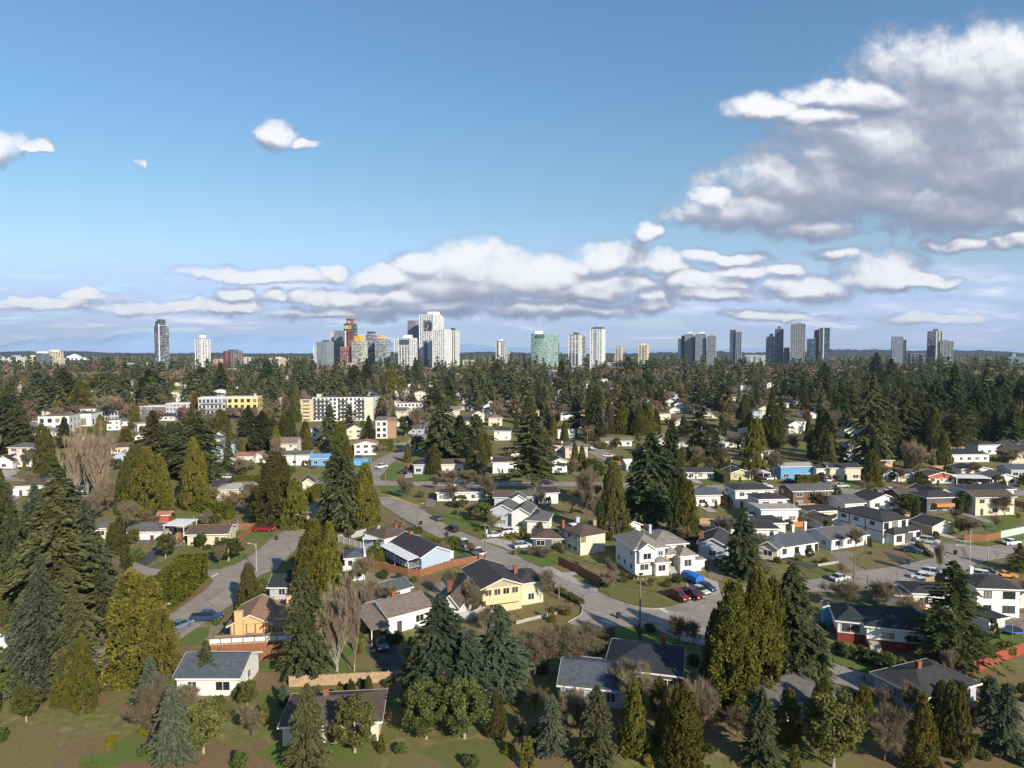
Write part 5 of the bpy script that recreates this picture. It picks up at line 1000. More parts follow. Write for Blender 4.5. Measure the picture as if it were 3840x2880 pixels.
h.vol(10, -3, 7.5, 8, 0, 5.4, 'hip', 1.3, WWHT, RDARK, wt='black'); h.vol(0, 0, 8, 6.5, 0, 3.0, 'hip', 1.2, WWHT, RDARK); h.chimney(12, 3, 5.6, 7.6, WHITE, .6, .6); LAND.append((h.o['label'], 3640, 2260))
h = house('garage', 'D', (960, 870), (1200, 880), 5, 2.5, 'flat', .4, WDGR, RNAVY, 'low dark-roofed garage behind the red brick bungalow', cat='garage', wins=False)
h = house('bungalow', 'D', (2080, 900), (2330, 860), 9, 3.0, 'hip', 1.6, WPNK, RBROWN, 'pinkish house with dark roof at the right edge behind the white corner house', chim=(.2, .4, .6))
h = house('shed', 'D', (1905, 1105), (2045, 1080), 4.5, 2.5, 'flat', .3, WWHT, RNAVY, 'small white flat-roofed shed beside the trampoline', cat='shed', wins=False)
P = gp('D', 2098, 1098); o = empty('trampoline', P); tag(o, 'round blue trampoline with safety net by the white shed', 'trampoline')
NET = mat('net', (.05, .05, .06), .8, .1); ringv = [(1.8 * math.cos(k * PI / 12), 1.8 * math.sin(k * PI / 12), .85) for k in range(25)]
MB().tube(ringv, .12, 6).build('pad', TARP, o); MB().add(ringv[:24], [tuple(range(24))]).build('mat', NET, o); pm = MB().tube([(0, 0, 0), (0, 0, 2.6)], .04, 6).mesh('pole', GALV)
for k in range(6): link('pole', pm, o, (1.85 * math.cos(k * PI / 3), 1.85 * math.sin(k * PI / 3), 0))
nb_ = MB()
for k in range(48):
    a = k * PI / 24; nb_.box(1.84 * math.cos(a) - .008, 1.84 * math.cos(a) + .008, 1.84 * math.sin(a) - .008, 1.84 * math.sin(a) + .008, .9, 2.5)
nb_.tube([(1.84 * math.cos(k * PI / 12), 1.84 * math.sin(k * PI / 12), 2.5) for k in range(25)], .03, 4); nb_.build('net', NET, o)
fence('D', [(1780, 1440), (1870, 1400), (2000, 1345), (2130, 1300), (2300, 1240)], 1.9, FRED, 'bright red plank fence in the bottom right corner')
fence('D', [(1695, 300), (1880, 305), (2010, 275)], 1.9, FBRN, 'reddish brown plank fence at the right, left of the mint fence')
fence('D', [(2012, 273), (2330, 205)], 1.9, FMNT, 'pale mint green fence at the right edge')
fence('D', [(430, 520), (608, 492)], .7, CONC, 'low concrete wall in the lawn of the left white bungalow', name='garden_wall', post=False)
h = house('two_storey_house', 'D', (1790, 78), (2125, 70), 9, 5.6, 'gable_x', 1.6, WCRM, RBROWN, 'long white two-storey house with brown roof near the right edge', door=True)
h = house('wood_deck_house', 'D', (1370, 60), (1680, 50), 9, 4.8, 'hip', 1.6, WDGR, RDARK, 'dark house with red-brown balcony left of the long white house'); MB().box(2, 8, -1.8, -.1, 2.3, 3.3).build('balcony', FORG, h.o)
# near side of the cross street
def hh(t, a, b, dp, ht, rf, rh, wm, rm, lb, **k): return house(k.pop('name', 'house'), t, a, b, dp, ht, rf, rh, wm, rm, lb, **k)
hh('G', (1590, 1425), (1800, 1420), 9, 3.6, 'gable_x', 1.7, WWHT, RSLATE, 'white house with grey-blue roof below the teal-gabled bungalow')
hh('G', (1930, 1440), (2260, 1432), 10, 5.6, 'hip', 1.5, WWHT, RDARK, 'broad white two-storey house with black hip roof near the cross street', door=True)
hh('H', (215, 1440), (545, 1430), 10, 5.4, 'gable_x', 1.6, WBRN, RGREY, 'brown and cream two-storey house with balcony near the cross street', wt='white'); 
hh('H', (665, 1500), (830, 1490), 12, 3.4, 'gable_x', 1.7, WWHT, RGREY, 'white house with wide grey roof right of the brown and cream house')
hh('H', (880, 1460), (1130, 1450), 10, 3.0, 'gable_y', 2.2, WWHT, RDARK, 'white house whose black gable faces the camera')
hh('H', (1160, 1430), (1330, 1425), 10, 3.2, 'gable_x', 2.0, WBRN, RBROWN, 'brown house with taupe roof left of the bay-windowed white gable')
hh('H', (1415, 1440), (1600, 1430), 12, 3.9, 'gable_y', 2.2, WWHT, RDARK, 'white gabled house with tall bay windows near the round dark tree', door=True)
hh('E', (110, 1340), (390, 1330), 10, 3.4, 'hip', 2.1, WWHT, RBROWN, 'white house with brown hip roof at the far left', door=True)
hh('C', (2, 60), (110, 60), 5, 4.6, 'gable_y', 1.4, WWHT, RGREY, 'small white gable behind the grey and white house')
hh('G', (-10, 1420), (200, 1415), 9, 2.9, 'gable_x', 1.4, WGRY, RGREY, 'low grey-roofed house left of the white bungalow with brick chimney')
hh('G', (228, 1405), (398, 1400), 9, 3.6, 'gable_x', 1.3, WWHT, RDARK, 'white bungalow with black roof and brick chimney below the large fir', chim=(-.1, .3, .9))
hh('G', (1050, 1430), (1340, 1425), 10, 3.0, 'gable_x', 1.4, WCRM, RBROWN, 'low cream house half hidden behind the two tall firs')
hh('F', (1565, 1385), (2010, 1378), 9, 2.9, 'flat', .4, WWHT, RTAUPE, 'long low white house with flat roof and chimneys below the cross street', chim=(.35, .5, 1.6, WHITE))
hh('F', (2060, 1450), (2230, 1450), 9, 3.8, 'gable_x', 1.8, WGRY, RBROWN, 'brown roofed house right of the long flat-roofed one')
hh('H', (1710, 1440), (2120, 1430), 9, 5.6, 'flat', .4, WWHT, RDARK, 'long white two-storey house with dark flat roof behind the round dark tree')
# far side of the cross street
hh('G', (1510, 1192), (1745, 1190), 9, 2.7, 'gable_x', 1.5, WWHT, RDARK, 'white bungalow with teal gable and dark roof', wt='white')
hh('G', (1885, 1203), (2065, 1200), 9, 2.9, 'gable_y', 1.7, WLIM, RDARK, 'yellow-green gabled house with wide brick chimney', chim=(.75, -.02, .4))
carport('G', (2080, 1200), (2230, 1198), 6, 2.7, RWHITE, 'white carport with dark car beside the yellow-green gabled house', slope=.1)
hh('H', (110, 1195), (388, 1190), 9, 5.0, 'gable_x', 1.2, WSKY, RPALE, 'blue and white house with pale roof in the middle row', base=(.1, WWHT))
hh('H', (418, 1200), (520, 1198), 8, 4.6, 'gable_x', 1.0, WWHT, RDARK, 'narrow white house between the blue house and the cream house')
hh('H', (535, 1205), (800, 1202), 9, 5.0, 'gable_x', 1.3, WCRM, RDARK, 'cream two-storey house with dark grey roof in the middle row', door=True)
hh('H', (960, 1213), (1115, 1210), 9, 2.9, 'gable_y', 1.7, WWHT, RDARK, 'small white gabled house left of the large bare tree')
hh('H', (1125, 1213), (1235, 1210), 8, 2.9, 'gable_x', 1.5, WCRM, RDARK, 'cream house just behind the large bare tree')
hh('H', (1385, 1232), (1610, 1228), 8, 3.0, 'gable_y', 1.6, WREDP, RBROWN, 'red gabled bungalow with brick chimney', chim=(.62, -.02, .6), base=(1.9, WWHT))
carport('H', (1630, 1245), (1920, 1250), 6, 2.8, RWHITE, 'long white carport right of the red gabled bungalow', slope=.1)
hh('H', (1670, 1170), (1930, 1168), 9, 3.0, 'gable_y', 1.5, WWHT, RDARK, 'white gabled house behind the long carport')
hh('H', (1940, 1248), (2160, 1246), 9, 2.9, 'gable_y', 1.8, WWHT, RGREY, 'white gabled bungalow at the right behind the dark shrub')
hh('H', (2100, 1180), (2330, 1180), 9, 3.2, 'gable_x', 1.7, WGRY, RSLATE, 'grey house with slate roof at the right edge of the middle row')
hh('H', (1565, 1045), (1910, 1040), 10, 3.4, 'hip', 1.8, WWHT, RNAVY, 'white house with broad blue-black hip roof in the right middle distance', door=True)
hh('H', (1815, 980), (2010, 976), 9, 4.6, 'hip', 1.5, WWHT, RDARK, 'white two-storey house behind the blue-black roofed house')
hh('H', (700, 962), (885, 958), 9, 4.0, 'gable_x', 1.1, WBLU, RDARK, 'pale blue house with white chimney in the right middle distance', chim=(.4, .4, .8, WHITE))
hh('H', (660, 830), (830, 826), 9, 4.4, 'gable_y', 2, WCRM, RNAVY, 'cream and black gabled house half hidden by firs')
hh('H', (615, 1060), (790, 1056), 9, 3.0, 'gable_y', 2.0, WGRY, RPALE, 'grey gabled house behind the cream two-storey house')
hh('H', (940, 1085), (1080, 1083), 8, 2.8, 'gable_x', 1.3, WORG, RBROWN, 'orange-cream house between the cedar and the large bare tree')
hh('H', (230, 770), (330, 768), 9, 5.4, 'gable_x', 1.3, WWHT, RGREY, 'white house between dark firs, left of the cream and black gabled house')
hh('H', (130, 570), (300, 566), 10, 4.0, 'gable_x', 1.4, WWHT, RGREY, 'long white roofed house far behind the middle row')
hh('G', (785, 912), (1035, 908), 10, 3.0, 'gable_x', 1.5, WWHT, RTAUPE, 'white bungalow with taupe roof beside the side street', door=True)
hh('G', (370, 980), (520, 975), 9, 4.4, 'gable_x', 1.5, WPNK, RBROWN, 'pinkish house with tall chimney right of the large fir', chim=(.4, .0, .8, WPNK))
hh('G', (350, 1140), (475, 1135), 10, 4.8, 'gable_y', 1.4, WWHT, RDARK, 'white two-storey house with dark garage right of the large fir')
hh('G', (990, 1120), (1200, 1115), 9, 3.0, 'gable_x', 1.5, WWHT, RWHITE, 'white house glimpsed between the two tall firs')
hh('G', (1255, 680), (1370, 676), 9, 4.4, 'gable_x', 1.4, WCRM, RBROWN, 'cream house between firs in the centre distance')
hh('G', (1405, 600), (1490, 598), 9, 5.5, 'gable_y', 1.8, WWHT, RBROWN, 'white gabled house with balcony among firs in the centre distance')
hh('G', (1800, 920), (1980, 918), 9, 3.0, 'gable_x', 1.4, WWHT, RGREY, 'white bungalow behind the bare trees in the right centre')
hh('G', (1395, 730), (1490, 728), 9, 3.0, 'gable_x', 1.5, WPNK, RPALE, 'pale roofed house below the white gabled house with balcony')
hh('F', (850, 985), (1050, 980), 9, 5.2, 'gable_y', 1.7, WWHT, RRED, 'white gabled house with small red roof above the blue tarps', wins=True)
hh('F', (200, 1075), (465, 1070), 9, 4.6, 'gable_x', 1.5, WWHT, RGREY, 'white house with grey roof left of the blue house')
hh('F', (-60, 1050), (80, 1050), 9, 2.8, 'gable_y', 1.6, WWHT, RTAN, 'small white gabled house with tan roof left of the pair by the blue house')
hh('F', (475, 1078), (640, 1074), 9, 3.2, 'gable_x', 1.8, WSKY, mat('blue_roofing', (.14, .32, .52), .6, .2, 1), 'bright blue house with blue roof beside blue tarps')
hh('F', (1600, 1150), (1805, 1146), 9, 4.2, 'gable_x', 1.7, WPNK, RBROWN, 'pinkish white house with brown roof above the cross street', base=(1.5, WBRN))
hh('F', (1365, 1148), (1520, 1144), 9, 3.8, 'hip', 1.8, WGRY, RNAVY, 'shaded house with blue-black roof above the cross street', trim='white')
hh('F', (1045, 1420), (1046, 1420), 1, 1, 'flat', 1, WWHT, RDARK, 'x') if False else None
hh('F', (395, 1300), (500, 1295), 9, 3.0, 'gable_y', 1.9, WCRM, RBROWN, 'cream gabled house between the cedars on the left')
hh('F', (2045, 1145), (2250, 1142), 9, 4.8, 'gable_x', 1.4, WWHT, RDARK, 'white two-storey house with dark roof left of the large fir', chim=(-.03, .3, .5, WHITE))
hh('F', (1340, 515), (1500, 512), 12, 7.0, 'gable_y', 3.0, WPNK, RGREY, 'large tan gabled house in the centre distance')
hh('F', (975, 490), (1085, 488), 9, 5.5, 'gable_x', 2.0, WWHT, RSLATE, 'white house behind the white flats')
hh('F', (1690, 500), (1800, 498), 10, 6, 'hip', 2.0, WWHT, RGREY, 'white house among firs in the centre distance, right of the tan gabled house')
hh('F', (1960, 600), (2090, 596), 10, 6, 'gable_y', 2.2, WWHT, RGREY, 'white gabled house among firs, left part of the distant cluster')
hh('F', (2160, 620), (2260, 616), 10, 5, 'gable_x', 2, WORG, RBROWN, 'tan house among firs beside the distant white cluster')
hh('E', (-40, 1105), (110, 1102), 9, 3.2, 'gable_y', 2.6, WWHT, RDARK, 'white gabled house with black roof at the left edge')
hh('E', (110, 1090), (270, 1085), 11, 4.2, 'gable_y', 2.8, WWHT, RDARK, 'taller white gabled house with black roof beside the tall cedar')
hh('E', (990, 1075), (1095, 1070), 9, 4.0, 'gable_y', 2.2, WBLU, RPALE, 'pale blue-white gabled house behind the bare poplars', chim=(.3, .3, .8))
hh('E', (1980, 1075), (2190, 1070), 9, 3.8, 'hip', 1.7, WWHT, RRED, 'white house with faded red roof in the left middle distance', door=True)
hh('E', (1870, 1360), (2240, 1350), 10, 2.9, 'hip', 1.8, WPNK, RPALE, 'bungalow with broad pale grey roof above the tall green hedge', door=True)
hh('E', (1840, 900), (1945, 896), 9, 4.5, 'gable_y', 2.6, WWHT, RBROWN, 'white gabled house with brown roof between firs on the left')
hh('E', (1490, 860), (1630, 856), 10, 3.2, 'gable_x', 1.8, WBLU, RSLATE, 'blue-grey roofed house between firs on the left')
hh('E', (1165, 860), (1290, 856), 10, 3.6, 'hip', 1.8, WWHT, RSLATE, 'white house with slate hip roof behind the round green tree')
hh('E', (640, 1320), (860, 1290), 9, 2.8, 'gable_x', 1.4, WWHT, RGREY, 'low white house behind the bare poplars')
hh('E', (1190, 790), (1265, 785), 12, 5, 'flat', .4, WWHT, RPALE, 'white block left of the grey flats under construction')
hh('E', (920, 770), (1040, 765), 10, 6, 'flat', .4, WWHT, RTAUPE, 'three-storey white flats with dark balconies behind the poplars')
hh('E', (1470, 480), (1640, 478), 12, 5, 'gable_x', 2, WCRM, RTAN, 'cream roofed house far behind the grey flats')
hh('E', (1820, 475), (1990, 472), 12, 5, 'gable_y', 3, WWHT, RGREY, 'white gabled house above the yellow flats')
hh('E', (1590, 440), (1650, 438), 10, 6, 'flat', 1, WWHT, RNAVY, 'tiny white house above the grey flats')
# large low buildings
def block(name, t, a, b, depth, htop, wall, rm, label, cat='apartment block', floors=4, wcol='black', cols=10, parap=WHITE, extra=None, sides=True):
    P, Q = gp(t, *a), gp(t, *b); d = Q - P; w = d.length; o = House(name, P, math.atan2(d.y, d.x), label, cat); H = hgt(tpx(t, 0, htop)[1], (P.y + Q.y) / 2)
    o.vol(0, 0, w, depth, 0, H, 'flat', .4, wall, rm, wins=False, ov=.15, trim=parap); fh = H / floors
    n = 0
    for k in range(floors):
        for i in range(cols):
            if n < 96: o.win('f', (i + .5) * w / cols, k * fh + .8, w / cols * .5, fh * .55, (0, 0, w, depth), wcol); n += 1
    for k in range(floors if sides else 0):
        for i in range(3):
            if n < 99: o.win('r', (i + .5) * depth / 3, k * fh + .8, 1.5, fh * .5, (0, 0, w, depth), wcol); n += 1
    o.w = w; o.H = H; LAND.append((label, *to_px(o.at(w / 2, 0) + Vector((0, 0, H * .6))))); return o
b = block('apartment_block', 'F', (490, 690), (1013, 685), 16, 488, WWHT, RGREY, 'six-storey white flats with dark balconies in the left centre', floors=6, cols=15)
bm = MB()
for k in range(1, 6):
    for u in (.07, .16, .25, .47, .53, .76, .82): bm.box(b.w * u - 1.6, b.w * u + 1.6, -1.3, -.05, k * b.H / 6, k * b.H / 6 + 1.1)
bm.build('balconies', WDGR, b.o); MB().box(b.w * .87, b.w, -.25, -.02, 1, b.H - .3).build('cream_panel', WCRM, b.o)
b2 = block('apartment_wing', 'F', (380, 690), (489, 692), 20, 505, WBEI, RGREY, 'cream end wing of the white six-storey flats', floors=6, cols=1, wcol='brown', sides=False)
for k in range(1, 6): MB().box(1, 9, -.2, -.02, b2.H * k / 6 - 1.1, b2.H * k / 6 - .1).build('yellow_panel', WYEL, b2.o)
MB().box(b.w * .05, b.w * .12, 4, 9, b.H + .4, b.H + 2.4).build('rooftop_box', mat('pale_green', (.5, .62, .42), .8, .1), b.o)
b = block('grey_flats', 'E', (1205, 670), (1435, 668), 14, 565, WDGR, RWHITE, 'low grey flats with orange trim, left part of the building site', floors=3, cols=8, wcol='white')
b = block('grey_flats', 'E', (1436, 668), (1680, 665), 14, 540, WGRY, RWHITE, 'grey flats with stepped balconies on the building site', floors=4, cols=8, wcol='white')
b = block('grey_flats', 'E', (1715, 690), (1955, 685), 16, 490, WGRY, RWHITE, 'dark grey four-storey flats left of the yellow sheathed block', floors=4, cols=7, wcol='black')
bm = MB()
for k in range(1, 4): bm.box(2, b.w - 2, -1.5, -.05, k * b.H / 4, k * b.H / 4 + .9)
bm.build('balconies', TRIMS['grey'], b.o)
YSH = mat('yellow_sheathing', (.60, .53, .20), .8, .08, .3); BSH = mat('dark_sheathing', (.09, .07, .06), .85, .2, .4)
b = block('unfinished_flats', 'E', (1962, 690), (2230, 686), 16, 486, YSH, RWHITE, 'half-built flats sheathed bright yellow above dark brown', floors=4, cols=5, wcol='black')
MB().box(-.1, b.w, -.2, -.03, 0, b.H * .58).build('dark_sheathing', BSH, b.o); MB().box(b.w * .15, b.w * .4, -.3, -.21, b.H * .32, b.H * .38).box(b.w * .55, b.w * .7, -.3, -.21, b.H * .48, b.H * .58).build('yellow_patches', YSH, b.o); MB().box(b.w * .5, b.w * .9, -.35, -.22, 0, b.H * .18).build('orange_sheathing', WORG, b.o)
b = block('timber_frame_flats', 'F', (5, 610), (212, 606), 16, 500, FTAN, RWHITE, 'timber-framed flats under construction right of the yellow block', floors=4, cols=9, wcol='cream')
b = block('low_flats', 'F', (1035, 840), (1135, 838), 26, 690, WWHT, RTAUPE, 'low white flats with flat taupe roof beside the north road', floors=3, cols=2); MB().box(b.w + .02, b.w + 5, 0, 26, 0, b.H - .2).build('brick_wing', mat('tan_brick', (.36, .22, .14), .9, .2, 2), b.o)
block('office', 'F', (1215, 632), (1470, 628), 18, 538, WWHT, RPALE, 'low white office block with ribbon windows in the centre', floors=3, cols=8, cat='office building')
block('brick_block', 'F', (1015, 655), (1095, 652), 12, 592, WORG, RTAN, 'small brick block right of the white six-storey flats', floors=2, cols=3)
block('warehouse', 'E', (330, 775), (600, 768), 20, 652, WWHT, RTAUPE, 'long white warehouse with taupe roof at the left', floors=2, cols=4, cat='warehouse')
block('warehouse', 'E', (612, 735), (790, 732), 18, 630, WWHT, RBROWN, 'white windowless warehouse left of the poplars', floors=1, cols=1, cat='warehouse')
block('warehouse', 'E', (790, 690), (1020, 686), 16, 605, WGRY, RWHITE, 'grey shop row behind the two poplars', floors=2, cols=8, cat='shop')
block('warehouse', 'E', (180, 590), (540, 585), 30, 520, WGRY, RTAUPE, 'broad taupe roofed building at the left', floors=1, cols=6, cat='warehouse')
# blue tarps beside the blue house
for i, (x0, x1, y0, y1) in enumerate(((655, 790, 1068, 1020), (800, 985, 1070, 1030))):
    P = gp('F', (x0 + x1) / 2, y0); w = (gp('F', x1, y0) - gp('F', x0, y0)).length; o = empty('tarp_shelter', P); tag(o, ('left', 'right')[i] + ' one of two sky-blue tarps sheltering a yard beside the blue house', 'tarp', 'blue tarps')
    xs = np.linspace(-w / 2, w / 2, 12); ys = np.linspace(-4, 4, 8); rs = np.random.RandomState(i)
    mb = MB().add([(x, y, 3.0 - .15 * abs(y) + .35 * math.sin(x * .9 + i) * math.cos(y) + rs.randn() * .12 - (1.8 if abs(y) > 3.9 else 0)) for x in xs for y in ys], [(a * 8 + c_, (a + 1) * 8 + c_, (a + 1) * 8 + c_ + 1, a * 8 + c_ + 1) for a in range(11) for c_ in range(7)])
    mb.build('sheet', mat('sky_blue_tarp', (.12, .32, .54), .5, .25, .8), o); pm = MB().box(-.06, .06, -.06, .06, 0, 2.6).mesh('pole', GALV)
    for x in (-w / 2 + .5, w / 2 - .5):
        for y in (-3, 3): link('pole', pm, o, (x, y, 0))
# ------------------------------------------------------------------ hedges
hedge([('A', 1450, 930), ('A', 1660, 760), ('A', 1795, 612)], 5.5, 5.4, 'very tall yellow-green cedar hedge beside the left road', dens=16, ls=.5, side=1)
hedge([('E', 1560, 1430), ('A', 2000, 110)], 2.5, 4.2, 'tall clipped green hedge behind the bungalows on the left', ls=.45, dens=14)
hedge([('E', 2010, 1235), ('E', 2212, 1232), ('F', 80, 1232)], 2.0, 3.2, 'clipped yellow-green hedge beside the parking pad', ls=.5, dens=12)
hedge([('B', 920, 492), ('B', 1115, 468)], 1.6, 3.0, 'clipped green hedge wall behind the light blue house')
hedge([('B', 1440, 352), ('B', 1640, 372)], 2.4, 2.6, 'olive hedge along the lawn beside the main street')
hedge([('B', 1645, 372), ('B', 1735, 352)], 2.6, 2.8, 'box-shaped hedge nearest the parked white pickups')
hedge([('B', 1300, 245), ('B', 1425, 225)], 1.8, 1.6, 'low bright green hedge by the street light', m=BROD)
hedge([('B', 390, 1330), ('B', 530, 1250)], 2, 2.2, 'light green hedge left of the cream gabled house', m=BROD) if False else None
hedge([('F', 395, 1410), ('F', 540, 1320)], 3, 3.4, 'bright yellow-green hedge beside the cream gabled house')
hedge([('G', 1755, 1180), ('G', 1850, 1230)], 2, 3.4, 'dark hedge between the teal-gabled and yellow-green houses', m=CEDD)
hedge([('H', 240, 1252), ('H', 420, 1252)], 2.2, 4.0, 'dark green hedge in front of the blue and white house', m=CEDM, ls=.45)
hedge([('F', 1055, 950), ('F', 1180, 945)], 6, 5.5, 'rounded green hedge beside the low flats', ls=.6, dens=8)
hedge([('C', 395, 735), ('C', 600, 850)], 1.6, .9, 'low clipped hedge along the corner kerb', m=BROD)
hedge([('D', 1290, 330), ('D', 1420, 445)], .9, .9, 'low dark hedge beside the modern house driveway', m=CEDD)
